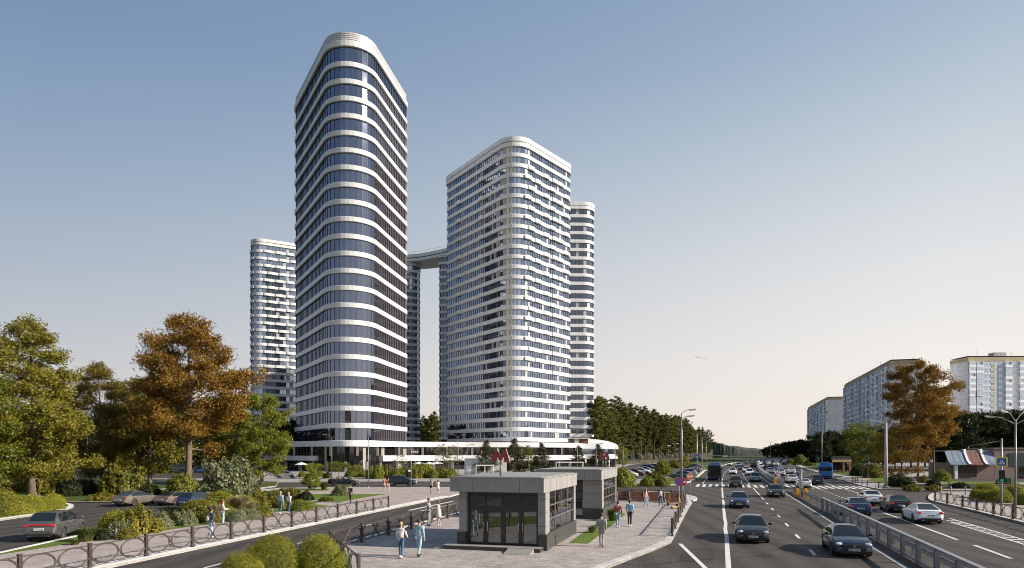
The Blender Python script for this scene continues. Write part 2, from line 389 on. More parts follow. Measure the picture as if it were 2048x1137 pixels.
# turn arrow
for a in (27.,): 
    stripe(a,18.9,a+3.2,18.9,.16); mk.add([RD(a+3.2,18.5,zm),RD(a+3.2,19.3,zm),RD(a+4.5,18.9,zm)],[(0,1,2)])
stripe(SV(1385,1112)[0]-4.8,SV(1410,1137)[1]+.25,SV(1360,1088)[0],SV(1360,1088)[1],.22)
v=-3.3
while v<22:
    if not 8.2<v<9.7: stripe(sX0,v,sX1,v,.5)
    v+=.94
for vv in (.3,4.55,13.4,16.9): stripe(sX1+1,vv,sX1+26,vv,.18)
stripe(sX1+1,-2.75,230,-2.75,.16,4); stripe(sX1+1,7.95,240,7.95,.16,4); stripe(sX1+1,10.2,240,10.2,.16,4)
for vv in (.3,4.55,13.4,16.9):
    s=sX1+32
    while s<420: stripe(s,vv,s+3.5,vv,.17); s+=9
for k in range(5): stripe(SV(1800+k*22,970)[0],30,SV(1800+k*22,970)[0]+.1,30.1,.01)
# service road dashes and stop lines
a=G(408,1136); b=G(880,1013); d=(b-a); L=d.length; d.normalize(); q=Vector((d.y,-d.x,0))
def gstripe(p,e,w):
    d=(e-p).normalized(); q=Vector((d.y,-d.x,0))*w/2; f=lambda x:(x.x,x.y,-.008)
    mk.add([f(p-q),f(p+q),f(e+q),f(e-q)],[(0,1,2,3)])
t=0
while t<L-3: gstripe(a+d*t,a+d*(t+2.4),.16); t+=8.3
gstripe(G(818,1021),G(905,1003),.35); gstripe(G(842,1022.5),G(915,1007),.35)
gstripe(G(640,970),G(900,969.5),.12)
structure(mk.obj('road_markings',m_mark))
# repaired patches and manhole covers
m_patch=asphalt('asphalt_patch',(.04,.0335,.029),TH)
def patch(s0,v0,ls,lv,skew=0.):
    sheet('asphalt_patch',[RD(s0,v0,0),RD(s0+ls,v0+skew,0),RD(s0+ls,v0+lv+skew,0),RD(s0,v0+lv,0)],.003,m_patch)
for a in ((33,-1.9,5,1.6),(46,.9,9,1.3,.3),(58,5.2,4,1.9),(38,5.4,3,1.2),(31,10.6,6,1.7),(55,14.2,7,1.6),(70,2.4,5,2.),(75,11,6,1.8),(44,17.6,4,1.6),(27,14.6,5,1.2)): patch(*a)
m_iron2=M('cast_iron',(.05,.046,.042),.6,.4,.3,14.)
for s_,v_ in ((36,2.9),(52,-.6),(41,6.9),(63,12.1),(34,15.6),(86,5.9)):
    mb=MB(); p=RD(s_,v_,.0035); mb.lathe([(.0001,.004),(.30,.004),(.36,.002),(.40,.001)],24,(p.x,p.y,.0035)); structure(mb.obj('manhole_cover',m_iron2))
for s_ in (30,44,60,76):
    p=RD(s_,-2.35,0); 
    if s_<60: p=RD(s_,8.45,0)
    mb=MB(); mb.box((p.x,p.y,.006),(.5,.9,.01),0,rz=-TH); structure(mb.obj('drain_grate',m_iron2))
# ------------------------------------------------------------------ towers
def glassmat(name,tint,dark,rough=.03,mixlo=.35):
    m,nt,b=new_mat(name); nt.nodes.remove(b); out=nt.nodes['Material Output']
    gl=N(nt,'ShaderNodeBsdfGlossy'); gl.inputs['Roughness'].default_value=rough; gl.inputs['Color'].default_value=(*tint,1)
    df=N(nt,'ShaderNodeBsdfDiffuse')
    g=N(nt,'ShaderNodeNewGeometry')
    nt.links.new(ramp(nt,g.outputs['Random Per Island'],[(0,tuple(x*.5 for x in dark)),(.6,dark),(.9,tuple(x*2.2 for x in dark)),(1,tuple(x*6 for x in dark))]),df.inputs['Color'])
    fr=N(nt,'ShaderNodeFresnel'); fr.inputs[0].default_value=1.6
    mr=N(nt,'ShaderNodeMapRange'); nt.links.new(fr.outputs[0],mr.inputs[0]); mr.inputs[1].default_value=.04; mr.inputs[2].default_value=.7; mr.inputs[3].default_value=mixlo; mr.inputs[4].default_value=1
    mx=N(nt,'ShaderNodeMixShader'); nt.links.new(mr.outputs[0],mx.inputs[0]); nt.links.new(df.outputs[0],mx.inputs[1]); nt.links.new(gl.outputs[0],mx.inputs[2])
    nt.links.new(mx.outputs[0],out.inputs[0]); return m
m_glassA=glassmat('office_glass',(.31,.345,.45),(.014,.015,.02),.03,.6)
m_glassB=glassmat('flat_glass',(.44,.52,.67),(.055,.06,.07),.04,.5)
m_glassE=glassmat('darker_flat_glass',(.30,.35,.44),(.02,.021,.024),.04,.4)  # darker tinted glazing for two of the towers behind
m_glassD=glassmat('dark_glass',(.30,.30,.32),(.012,.011,.011),.04,.25)
def bandmat():
    m,nt,b=new_mat('white_cladding'); p=wpos(nt)
    f=noise(nt,.5,5,wpos(nt,(1,1,.25)),.6)
    nt.links.new(ramp(nt,f,[(.3,(.56,.555,.55)),(.7,(.65,.647,.645))]),b.inputs['Base Color'])
    b.inputs['Roughness'].default_value=.38; b.inputs['Specular IOR Level'].default_value=.4; return m
m_band=bandmat()
m_bandgrey=M('pale_grey_cladding',(.56,.555,.55),.45,0,.08,1.)
m_mull=M('dark_mullion',(.03,.03,.034),.4,.3,0)
m_fin=M('bronze_fin',(.32,.26,.24),.45,.3,.1,1.)
m_spand=M('spandrel_panel',(.34,.345,.35),.5,0,.15,.5)
m_cream=M('cream_wall',(.62,.56,.47),.7,0,.1,1.)
m_louvre=M('louvre_metal',(.62,.60,.57),.4,.35,.06,1.)
m_roofing=M('roof_felt',(.28,.275,.27),.85,0,.2,.6)
def rounded(pts,rad,seg=14):       # ccw polygon with filleted corners
    if sum(a[0]*b[1]-b[0]*a[1] for a,b in zip(pts,pts[1:]+pts[:1]))<0: pts=pts[::-1]; rad=rad[::-1]
    out=[]; n=len(pts)
    for i in range(n):
        p=Vector(pts[i][:2]); a=(Vector(pts[i-1][:2])-p).normalized(); b=(Vector(pts[(i+1)%n][:2])-p).normalized()
        ang=a.angle(b); r=rad[i]
        if r<=0: out.append(p); continue
        t=r/math.tan(ang/2); c=p+(a+b).normalized()*(r/math.sin(ang/2))
        s=p+a*t-c; e=p+b*t-c
        a0=math.atan2(s.y,s.x); a1=math.atan2(e.y,e.x)
        while a1<a0: a1+=2*PI
        if a1-a0>PI: a1-=2*PI
        for k in range(seg+1):
            q=a0+(a1-a0)*k/seg; out.append(c+Vector((math.cos(q),math.sin(q)))*r)
    return out
class Outline:
    def __init__(s,pts):
        s.p=[Vector((p[0],p[1])) for p in pts]
        s.seg=[(s.p[(i+1)%len(s.p)]-s.p[i]).length for i in range(len(s.p))]
        s.L=sum(s.seg); n=len(s.p); s.n=[]
        for i in range(n):
            t=(s.p[(i+1)%n]-s.p[i-1]).normalized(); s.n.append(Vector((t.y,-t.x)))
    def off(s,d): return [p+n*d for p,n in zip(s.p,s.n)]
    def at(s,x,d=0.):
        x%=s.L
        for i,l in enumerate(s.seg):
            if x<=l or i==len(s.seg)-1:
                j=(i+1)%len(s.p); t=x/l if l>0 else 0
                nn=(s.n[i]*(1-t)+s.n[j]*t).normalized()
                return s.p[i]*(1-t)+s.p[j]*t+nn*d, nn
            x-=l
    def near(s,q):      # arc length of the outline point nearest to q
        best=None
        for k in range(int(s.L/.25)):
            p,_=s.at(k*.25); d=(p-Vector(q[:2])).length
            if best is None or d<best[0]: best=(d,k*.25)
        return best[1]
def ring_mesh(name,ol,d0,prof,mats,mi=0,smooth_=True):
    """closed ring: prof = list of (outward offset, z)"""
    mb=MB(); n=len(ol.p); rows=[[(p.x,p.y,z) for p in ol.off(d)] for d,z in prof]
    vs=[v for r in rows for v in r]; fs=[]
    for i in range(len(prof)-1):
        for k in range(n):
            k2=(k+1)%n; fs.append((i*n+k,i*n+k2,(i+1)*n+k2,(i+1)*n+k))
    mb.add(vs,fs,mi,False); me=mb.mesh(name,mats)
    return me
def band_mesh(name,ol,h,out,mats,gap=False):
    e=.07; prof=[(-.3,0),(out-e,0),(out,e),(out,h-e),(out-e,h),(-.3,h)]
    if gap: prof=[(-.6,0),(out-e,0),(out,e),(out,h*.42),(out-.5,h*.42),(out-.5,h*.53),(out,h*.53),(out,h-e),(out-e,h),(-.3,h)]
    return ring_mesh(name,ol,0,prof,mats)
def glass_mesh(name,ol,h,pane,rng,mats,tilt=.006,special=None,fin=None,mull=.07,frac=0.,split=False):
    """one storey of glazing; material slots: 0 glass,1 mullion,2 alt,3 fin,4 cream"""
    mb=MB(); n=max(3,round(ol.L/pane)); st=ol.L/n
    for k in range(n):
        x0=k*st; a,na=ol.at(x0,-.05); b,nb=ol.at(x0+st,-.05); xm=x0+st/2
        t1=rng.gauss(0,tilt); t2=rng.gauss(0,tilt)
        mi=0
        if special: mi=special(xm,rng)
        if mi is None: mi=0
        if frac and mi==0 and rng.random()<frac: mi=2
        na3=Vector((na.x,na.y,0)); nb3=Vector((nb.x,nb.y,0))
        A=Vector((a.x,a.y,0)); B=Vector((b.x,b.y,0)); Z=Vector((0,0,h))
        mb.quad(A+na3*(t1-t2),B+nb3*(t1+t2),B+nb3*(-t1+t2)+Z,A+na3*(-t1-t2)+Z,mi)
        fd=.06
        if fin and fin(x0): 
            p,nn=ol.at(x0,.08); mb.box((p.x,p.y,h/2),(.09,.15,h),3,rz=math.atan2(nn.y,nn.x)+PI/2)
        else:
            p,nn=ol.at(x0,.0); mb.box((p.x,p.y,h/2),(mull,.10,h),1,rz=math.atan2(nn.y,nn.x)+PI/2)
    return mb.mesh(name,mats)
def facing(ol,x):   # is this stretch of the outline on the side that looks to the street
    p,n=ol.at(x); return n.dot(Vector((p.x,p.y)).normalized())<.25
def build_tower(name,label,ol,floors,z0,pitch,bh,top,opts):
    rng=random.Random(opts.get('seed',1))
    t=thing(name,label,'tower',(0,0,0),0,opts.get('group'))
    mats=[opts.get('glass',m_glassB),m_mull,m_spand,m_fin,m_cream]
    bm=band_mesh('floor_band',ol,bh,opts.get('out',.35),[opts.get('band',m_band)])
    gh=pitch-bh
    nvar=opts.get('nvar',5)
    gl=[glass_mesh('window_ribbon',ol,gh,opts.get('pane',1.35),rng,mats,opts.get('tilt',.005),opts.get('special'),opts.get('fin'),frac=opts.get('frac',0)) for _ in range(nvar)]
    for k in range(floors):
        zb=z0+k*pitch
        link('floor_band',bm,t,(0,0,zb)); 
        if k<floors-1 or opts.get('last',True): link('window_ribbon',gl[rng.randrange(nvar)],t,(0,0,zb+bh))
    # ground storeys below the first band
    if opts.get('base',True):
        g0=glass_mesh('lobby_glazing',ol,z0,opts.get('pane',1.35)*1.0,rng,[m_glassD,m_mull,m_spand,m_fin,m_cream],.004)
        link('lobby_glazing',g0,t,(0,0,0))
    return t
def L2(px,Y,vp):      # facade line: point and direction from its vanishing point
    return Vector(((px-CX)/F*Y,Y)),Vector(((vp-CX)/F,1))
def isect(a,b):
    (p,d),(q,e)=a,b; den=d.x*e.y-d.y*e.x; r=q-p; s=(r.x*e.y-r.y*e.x)/den; return p+d*s
def alongpx(line,px):
    p,d=line; k=(px-CX)/F; t=(k*p.y-p.x)/(d.x-k*d.y); return p+d*t
# --- office tower with rounded prow
l1=L2(650,181,235); r1=L2(745,181,1250); A1=isect(l1,r1); B1=alongpx(l1,591.5); C1=alongpx(r1,812)
D1=(B1+C1)/2+Vector((6,34))
o1=Outline(rounded([tuple(A1),tuple(C1),(C1.x-5.5,C1.y+26),(B1.x-4,B1.y+26),tuple(B1)],[7.1,2.6,3,3,2.6],16))
def fin1(x):
    p,n=o1.at(x); return n.x>.93
z1=8.36-1.3
def sp1(x,rng):
    p,n=o1.at(x)
    if n.x>.93: return 0
    return 0
tw=build_tower('office_tower','tallest tower, with a rounded prow, white bands and dark blue glass',o1,23,z1,4.524,1.3,0,dict(glass=m_glassA,pane=1.5,tilt=.0035,seed=3,fin=fin1,special=sp1,nvar=6,last=False,out=.42))
zt=z1+23*4.524+.75
link('window_ribbon',glass_mesh('window_ribbon',o1,zt-(z1+22*4.524+1.3),1.5,random.Random(9),[m_glassA,m_mull,m_spand,m_fin,m_cream],.003,sp1,None),tw,(0,0,z1+22*4.524+1.3))
link('crown_band',band_mesh('crown_band',o1,1.5,.5,[m_band]),tw,(0,0,zt))
prof=[]; zz=0.
for k in range(5):
    prof+=[(.12,zz),(.12,zz+.33),(-.12,zz+.35),(-.12,zz+.47)]; zz+=.49
prof+=[(.0,zz),(-2,zz)]
link('louvre_crown',ring_mesh('louvre_crown',o1,0,prof,[m_louvre]),tw,(0,0,zt+1.5))
mb=MB(); mb.add([(p.x,p.y,0) for p in o1.off(-.2)],[tuple(range(len(o1.p)))]); mb.obj('roof',m_roofing,tw,(0,0,zt+3.4))
# --- residential tower nearest the street
l2=L2(1000,214,91); r2=L2(1060,214,2080); A2=isect(l2,r2); B2=alongpx(l2,892); C2=alongpx(r2,1142.5)
E2=B2+(C2-A2)
o2=Outline(rounded([tuple(A2),tuple(C2),tuple(E2),tuple(B2)],[5.7,2.4,3,2.4],14))
sA2=o2.near(A2); 
def side2(x):
    p,n=o2.at(x); return 'l' if n.x<-.6 and n.y<-.3 else ('r' if n.x>.6 and n.y<-.3 else '')
def sp2(x,rng):
    p,n=o2.at(x)
    q=(p.x/p.y)*F+CX
    if n.y<-.4 and 1006<q<1014: return 2 if rng.random()<.4 else 0
    if n.y<-.4 and 1014<=q<1023: return 4 if rng.random()<.85 else 0
    if side2(x): return 2 if rng.random()<.13 else 0
    return 0
m_bandres=m_band
zr=9.93-1.3
pit2=3.184
rt=build_tower('residential_tower','white banded residential tower with staggered round balconies, in front at the middle',o2,29,zr,pit2,1.25,0,dict(glass=m_glassB,pane=1.25,tilt=.006,seed=5,special=sp2,nvar=8,last=True,out=.28))
def crown(t,ol,z,h=2.9):
    link('crown_band',band_mesh('crown_band',ol,h,.5,[m_band],True),t,(0,0,z))
    mb=MB(); mb.add([(p.x,p.y,0) for p in ol.off(-.1)],[tuple(range(len(ol.p)))]); mb.obj('roof',m_roofing,t,(0,0,z+h-.6))
crown(rt,o2,zr+29*pit2+.02,3.1)
# rounded balconies, bulging from the bands
def balcony_mesh(w=3.3,d=.48,h=1.2):
    mb=MB(); n=10; pts=[]
    for k in range(n+1):
        a=PI*k/n; s=1
        x=-w/2*math.cos(a)*(1 if True else s); y=-d*math.sin(a)**.8; pts.append((x,y))
    rows=[[(x*.97,y*.97,0) for x,y in pts],[(x,y,.08) for x,y in pts],[(x,y,h-.06) for x,y in pts],[(x*.985,y*.98,h) for x,y in pts],[(x*.96,y*.86,h) for x,y in pts],[(x*.96,y*.86,h-.9) for x,y in pts]]
    m=n+1; vs=[v for r in rows for v in r]; fs=[]
    for i in range(5):
        for k in range(n): fs.append((i*m+k,i*m+k+1,(i+1)*m+k+1,(i+1)*m+k))
    mb.add(vs,fs); o=len(mb.v)-len(vs)
    mb.f.append(tuple(o+k for k in range(m))); mb.mi.append(0); mb.sm.append(False)
    mb.f.append(tuple(o+5*m+k for k in range(m))); mb.mi.append(0); mb.sm.append(False)
    return mb.mesh('balcony',m_band)
bal=balcony_mesh()
def many(parent,name,items,limit=100):
    """items: (mesh, loc, rz) nearest first; the first LIMIT become parts, the rest one stuff part"""
    for me,loc,rz in items[:limit]: link(name,me,parent,loc,rz)
    if len(items)>limit:
        vs=[];fs=[];mi=[];mats=[]
        for me,loc,rz in items[limit:]:
            o=len(vs); mt=Matrix.Translation(loc)@Matrix.Rotation(rz,4,'Z')
            vs+= [tuple(mt@v.co) for v in me.vertices]
            ix=[]
            for m in me.materials:
                if m not in mats: mats.append(m)
                ix.append(mats.index(m))
            for p in me.polygons: fs.append(tuple(o+i for i in p.vertices)); mi.append(ix[p.material_index])
        me2=bpy.data.meshes.new(name); me2.from_pydata(vs,[],fs)
        for m in mats: me2.materials.append(m)
        me2.polygons.foreach_set('material_index',mi); me2.update()
        o=link(name+'_rest',me2,parent); o['kind']='stuff'
items=[]
xs=[k*.25 for k in range(int(o2.L*4))]
left=[x for x in xs if side2(x)=='l']; right=[x for x in xs if side2(x)=='r']
for k in range(27,-1,-1):
    zb=zr+k*pit2
    for seg,cnt,ph in ((left,4,0),(right,3,.5)):
        x0,x1=seg[0],seg[-1]; sp=(x1-x0)/cnt
        for j in range(cnt):
            x=x0+sp*(j+.28+(.42 if (k+int(ph*2))%2 else 0))
            if k<8 and seg is right: continue
            if k<7: continue
            p,nn=o2.at(x,.33); items.append((bal,Vector((p.x,p.y,zb+.02)),math.atan2(nn.y,nn.x)+PI/2))
many(rt,'balcony',items)
# --- residential towers behind
def box_tower(name,label,corners,rads,floors,z0,pitch,seed,group=None,crownh=2.8,frac=.12,pane=1.5,dark=None,bals=None,glass=None):
    ol=Outline(rounded(corners,rads,10))
    def sp(x,rng):
        p,n=ol.at(x)
        if dark and dark(p,n): return 2 if rng.random()<.1 else None
        return 2 if rng.random()<frac else 0
    t=build_tower(name,label,ol,floors,z0,pitch,1.25,0,dict(out=.28,glass=glass or m_glassB,pane=pane,seed=seed,special=sp,nvar=5,last=False,tilt=.006))
    if group: t['group']=group
    crown(t,ol,z0+(floors-1)*pitch+.02,crownh)
    if bals:
        it=[]
        for k in range(floors-2,3,-1):
            for q in bals:
                x=ol.near(q)+(.0 if k%2 else 1.6); p,nn=ol.at(x,.33); it.append((bal,Vector((p.x,p.y,z0+k*pitch+.02)),math.atan2(nn.y,nn.x)+PI/2))
        many(t,'balcony',it)
    return t,ol
Y3=262; X3=(1188-CX)/F*Y3
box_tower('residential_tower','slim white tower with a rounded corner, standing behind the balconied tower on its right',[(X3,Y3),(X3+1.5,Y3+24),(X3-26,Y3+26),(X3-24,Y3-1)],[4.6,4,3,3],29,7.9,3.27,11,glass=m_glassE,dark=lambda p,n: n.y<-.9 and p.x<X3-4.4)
Y6=306; X6=(502-CX)/F*Y6
d6=Vector((1.786,1)).normalized(); b6=Vector((-.33,1)).normalized()
c6=[(X6,Y6),tuple(Vector((X6,Y6))+d6*34),tuple(Vector((X6,Y6))+d6*34+b6*26),tuple(Vector((X6,Y6))+b6*26)]
lf=[tuple(Vector((X6,Y6))+b6*q) for q in (5,9.5,14,18.5)]
box_tower('residential_tower','white banded tower at the far left, half hidden behind the tallest tower',c6,[4.5,3,3,3],29,7.9,3.285,13,bals=[tuple(Vector((X6,Y6))+d6*q) for q in (7,12,17)]+lf)
Y4=331; X4=(841-CX)/F*Y4
box_tower('residential_tower','distant white tower carrying the left end of the sky bridge',[(X4,Y4-3),(X4-3.2,Y4+20),(X4-26,Y4+22),(X4-24,Y4-2)],[5.5,5,3,3],28,7.9,3.27,17,crownh=1.6)
Y5=316; X5=(878-CX)/F*Y5
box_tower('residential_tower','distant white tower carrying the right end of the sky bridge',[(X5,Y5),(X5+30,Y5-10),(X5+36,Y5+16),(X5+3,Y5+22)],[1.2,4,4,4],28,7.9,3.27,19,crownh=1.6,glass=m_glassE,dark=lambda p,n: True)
# sky bridge linking the two roofs
zbz=7.9+27*3.27+1.62
sb=thing('sky_bridge','curved white bridge joining the tops of the two distant towers','bridge',(0,0,0))
outer=[Vector((-69,330)),Vector((-58,328.6)),Vector((-50,327.2)),Vector((-45,325.8)),Vector((-40,323.2)),Vector((-34,319.2)),Vector((-28,315)),Vector((-17,308.5)),Vector((-5,301))]
ov=smooth([Vector((p.x,p.y,0)) for p in outer],5)
def strip(name,z0,z1,inset,depth,mat):
    mb=MB(); L=[]
    for i,p in enumerate(ov):
        t=(ov[min(i+1,len(ov)-1)]-ov[max(i-1,0)]).normalized(); q=Vector((-t.y,t.x,0))
        L.append((p+q*inset,p+q*(inset+depth)))
    for (a,b),(c,d) in zip(L,L[1:]):
        f=lambda v,z:(v.x,v.y,z)
        vs=[f(a,z0),f(a,z1),f(b,z1),f(b,z0),f(c,z0),f(c,z1),f(d,z1),f(d,z0)]
        mb.add(vs,[(0,4,5,1),(1,5,6,2),(2,6,7,3),(3,7,4,0)])
    return mb.obj(name,mat,sb)
strip('soffit_band',zbz,zbz+1.3,0,15,m_band); strip('shadow_gap',zbz+1.3,zbz+1.7,.5,14,m_mull); strip('parapet_band',zbz+1.7,zbz+3.3,-.1,15,m_band)
rl=MB()
for i in range(0,len(ov)-1):
    a,b=ov[i],ov[i+1]
    rl.bar(a+Vector((0,.6,zbz+4.6)),b+Vector((0,.6,zbz+4.6)),.12,.12)
    rl.bar(a+Vector((0,.6,zbz+3.3)),a+Vector((0,.6,zbz+4.6)),.08,.08)
rl.obj('roof_railing',m_louvre,sb)
# --- low podium along the forecourt
pd=thing('podium_building','long low white banded building with dark glazing at the foot of the towers','building',(0,0,0))
fr=[Q(520,196),Q(600,186),Q(645,180),Q(672,177.0),Q(700,176.3),Q(728,178.3),Q(752,183),Q(800,190),Q(870,197),Q(930,201),Q(1010,204),Q(1100,211),Q(1165,224)]
fl=smooth(fr,5)
def pstrip(name,line,z0,z1,out,depth,mat):
    mb=MB(); L=[]
    for i,p in enumerate(line):
        t=(line[min(i+1,len(line)-1)]-line[max(i-1,0)]).normalized(); q=Vector((-t.y,t.x,0))
        L.append((p-q*out,p+q*depth))
    for (a,b),(c,d) in zip(L,L[1:]):
        f=lambda v,z:(v.x,v.y,z)
        vs=[f(a,z0),f(a,z1),f(b,z1),f(b,z0),f(c,z0),f(c,z1),f(d,z1),f(d,z0)]
        mb.add(vs,[(0,4,5,1),(1,5,6,2),(2,6,7,3),(3,7,4,0)])
    a,b=L[0]; mb.add([f(a,z0),f(b,z0),f(b,z1),f(a,z1)],[(0,1,2,3)]); a,b=L[-1]; mb.add([f(a,z0),f(b,z0),f(b,z1),f(a,z1)],[(3,2,1,0)])
    return mb.obj(name,mat,pd)
pstrip('roof_band',fl,6.72,8.2,.9,18,m_band)
i0=[i for i,p in enumerate(fl) if (p.x/p.y)*F+CX<642][-1]; i1=[i for i,p in enumerate(fl) if (p.x/p.y)*F+CX>752][0]
pstrip('canopy_band',fl[:i0+1],2.95,4.25,1.3,4,m_band); pstrip('canopy_band',fl[i1:],2.75,4.3,1.3,4,m_band)
def pglaz(name,line,z0,z1,mats,step,colw=.5,coln=4,seed=0):
    mb=MB(); rr=random.Random(seed); pts=[]
    L=[0]
    for a,b in zip(line,line[1:]): L.append(L[-1]+(b-a).length)
    def at(x):
        for i in range(len(L)-1):
            if x<=L[i+1]: 
                t=(x-L[i])/(L[i+1]-L[i]); return line[i].lerp(line[i+1],t)
        return line[-1].copy()
    n=int(L[-1]/step)
    for k in range(n):
        a=at(k*step); b=at(k*step+step); a.z=z0;b.z=z0; A=a.copy();B=b.copy();A.z=z1;B.z=z1
        j=rr.gauss(0,.01); mi=0 if rr.random()>.05 else 2
        mb.quad(a+Vector((0,j,0)),b+Vector((0,-j,0)),B,A,mi)
        mb.bar(a+Vector((0,-.05,0)),A+Vector((0,-.05,0)),.08,.1,1)
        if coln and k%coln==0: mb.bar(a+Vector((0,-.5,0)),A+Vector((0,-.5,0)),colw,colw,2)
    return mb.obj(name,mats,pd)
m_stone=M('stone_pier',(.27,.245,.225),.7,0,.15,.8)
pglaz('upper_glazing',fl,4.3,6.72,[m_glassD,m_mull,m_stone],1.3,.5,6,3)
pglaz('lower_glazing',fl,.1,2.75,[m_glassD,m_mull,m_stone],1.5,.6,4,4)
pglaz('lobby_glazing',[p+Vector((0,-.25,0)) for p in fl[i0:i1+1]],.1,6.7,[m_glassD,m_mull,m_stone],1.2,.35,0,5)
# rounded white pavilion at the right end of the podium
rp=thing('rounded_pavilion','low streamlined white building with a curved roof at the end of the podium','building',(0,0,0))
cx,cy=Q(1172,238).x,238.
def rshape(name,z0,z1,w,d,r,mat,dome=0,xo=0.):
    ol=rounded([(cx-w,cy-7),(cx+11.2+xo,cy-7),(cx+11.2+xo,cy+d),(cx-w,cy+d)],[.5,r,r,.5],12)
    mb=MB()
    rows=[(0,z0),(0,z1)]
    n=len(ol); vs=[]; fs=[]
    if dome: rows=[(0,z0),(0,z1-.9)]+[(1-math.cos(a),z1-.9+math.sin(a)*dome) for a in [PI/2*k/9 for k in range(10)]]
    mx,my=cx-w,cy+4
    for dd,z in rows: vs+=[(mx+(p.x-mx)*(1-dd*.38),my+(p.y-my)*(1-dd*.42),z) for p in ol]
    for i in range(len(rows)-1):
        for k in range(n): fs.append((i*n+k,i*n+(k+1)%n,(i+1)*n+(k+1)%n,(i+1)*n+k))
    fs.append(tuple(range((len(rows)-1)*n,len(rows)*n)))
    mb.add(vs,fs,0,bool(dome)); return mb.obj(name,mat,rp)
rshape('ground_glazing',.1,3.0,30,20,6,m_glassD,0,-1.2)
rshape('lower_band',3.0,4.5,30,20,7,m_band)
rshape('upper_glazing',4.5,6.3,30,20,6.6,m_glassB,0,-.4)
rshape('roof_shell',6.3,8.0,30,20,7.4,m_band,3.1,.2)
tr=MB(); tr.box((cx-11,cy-6.0,9.0),(22,1.5,1.6),0); tr.obj('terrace_wall',M('timber_wall',(.16,.075,.04),.7,0,.25,1.),rp)
for q in (-20,-8.5,-4): 
    mb=MB(); mb.box((cx+q,cy-7.05,9.0),(1.5,.3,1.5)); mb.obj('terrace_curtain',m_cream,rp)
mb=MB(); mb.box((cx-11,cy-5.4,10.0),(23,4.5,.35)); mb.obj('terrace_canopy',m_bandgrey,rp)
for q in (-9,-5,-1,3,7): 
    mb=MB(); mb.tube([(cx+q,cy-7.6,.1),(cx+q,cy-7.6,3.0)],.28,10); mb.obj('column',m_band,rp)
# ------------------------------------------------------------------ panel apartment blocks
def panelmat(name,c1,c2,joint,w=3.3,h=2.8):
    m,nt,b=new_mat(name)
    tcn=N(nt,'ShaderNodeTexCoord'); mp=N(nt,'ShaderNodeMapping'); mp.inputs['Rotation'].default_value=(PI/2,0,0); nt.links.new(tcn.outputs['Object'],mp.inputs['Vector'])
    sp=N(nt,'ShaderNodeSeparateXYZ'); nt.links.new(tcn.outputs['Object'],sp.inputs[0])
    ad=N(nt,'ShaderNodeMath',operation='ADD'); nt.links.new(sp.outputs['X'],ad.inputs[0]); nt.links.new(sp.outputs['Y'],ad.inputs[1])
    cb=N(nt,'ShaderNodeCombineXYZ'); nt.links.new(ad.outputs[0],cb.inputs[0]); nt.links.new(sp.outputs['Z'],cb.inputs[1])
    br=N(nt,'ShaderNodeTexBrick',offset=0.0); nt.links.new(cb.outputs[0],br.inputs['Vector']); br.inputs['Scale'].default_value=1
    br.inputs['Brick Width'].default_value=w; br.inputs['Row Height'].default_value=h; br.inputs['Mortar Size'].default_value=.05; br.inputs['Bias'].default_value=0
    br.inputs['Color1'].default_value=(*c1,1); br.inputs['Color2'].default_value=(*c2,1); br.inputs['Mortar'].default_value=(*joint,1)
    f=noise(nt,.4,6,opos(nt),.7)
    nt.links.new(mixc(nt,1.,br.outputs['Color'],ramp(nt,f,[(.3,.85),(.7,1.1)]),'MULTIPLY'),b.inputs['Base Color']); b.inputs['Roughness'].default_value=.85; return m
m_panel=panelmat('pale_panels',(.80,.80,.82),(.74,.76,.80),(.24,.25,.27))
m_panelg=panelmat('gable_panels',(.72,.69,.69),(.66,.65,.66),(.30,.30,.31),5.5,2.8)
m_ochre=panelmat('ochre_panels',(.44,.38,.23),(.38,.32,.19),(.26,.22,.14),3.3,4)
m_blue=M('blue_panel',(.50,.57,.65),.8,0,.15,.5)
m_wfr=M('window_frame',(.85,.85,.86),.5,0,.1,2)
m_bglass=glassmat('flat_window',(.75,.82,.93),(.10,.11,.13),.06,.5)
m_rust=M('rust_board',(.27,.13,.07),.8,0,.2,2.)
m_concrete=M('concrete',(.40,.385,.365),.85,0,.18,1.2,bmp=.1)
def win_mesh(w=1.5,h=1.5):
    mb=MB(); 
    for x in (-w/2,w/2,0): mb.box((x,-.04,h/2),(.09,.10,h),0)
    for z in (0,h): mb.box((0,-.041,z),(w,.098,.09),0)
    mb.quad((-w/2,-.01,0),(0,-.01,0),(0,-.01,h),(-w/2,-.01,h),1); mb.quad((0,-.012,0),(w/2,-.012,0),(w/2,-.012,h),(0,-.012,h),1)
    return mb.mesh('window',[m_wfr,m_bglass])
def log_mesh(par,d=.9,w=3.0,glazed=True):
    mb=MB(); mb.box((0,-d/2,.55),(w,d,1.1),0); mb.box((0,-d/2-.03,2.62),(w+.1,d,.16),0)
    if glazed:
        mb.box((0,-d/2,1.82),(w-.06,d-.1,1.4),1)
        for k in range(5): mb.box((-w/2+.05+k*(w-.1)/4,-d+.03,1.82),(.08,.08,1.42),2)
    else:
        mb.box((0,-.03,1.8),(w-.3,.05,1.4),1); mb.box((-w/2+.06,-d/2,1.85),(.1,d,1.5),0); mb.box((w/2-.06,-d/2,1.85),(.1,d,1.5),0)
    return mb.mesh('loggia',[par,m_bglass,m_wfr])
mw=win_mesh(); mw2=win_mesh(2.0,1.6)
logs=[log_mesh(m_wfr),log_mesh(m_blue),log_mesh(m_panel,.9,3.0,False),log_mesh(m_rust),log_mesh(m_wfr,.9,3.0,False),log_mesh(m_wfr),log_mesh(m_blue,1.1)]
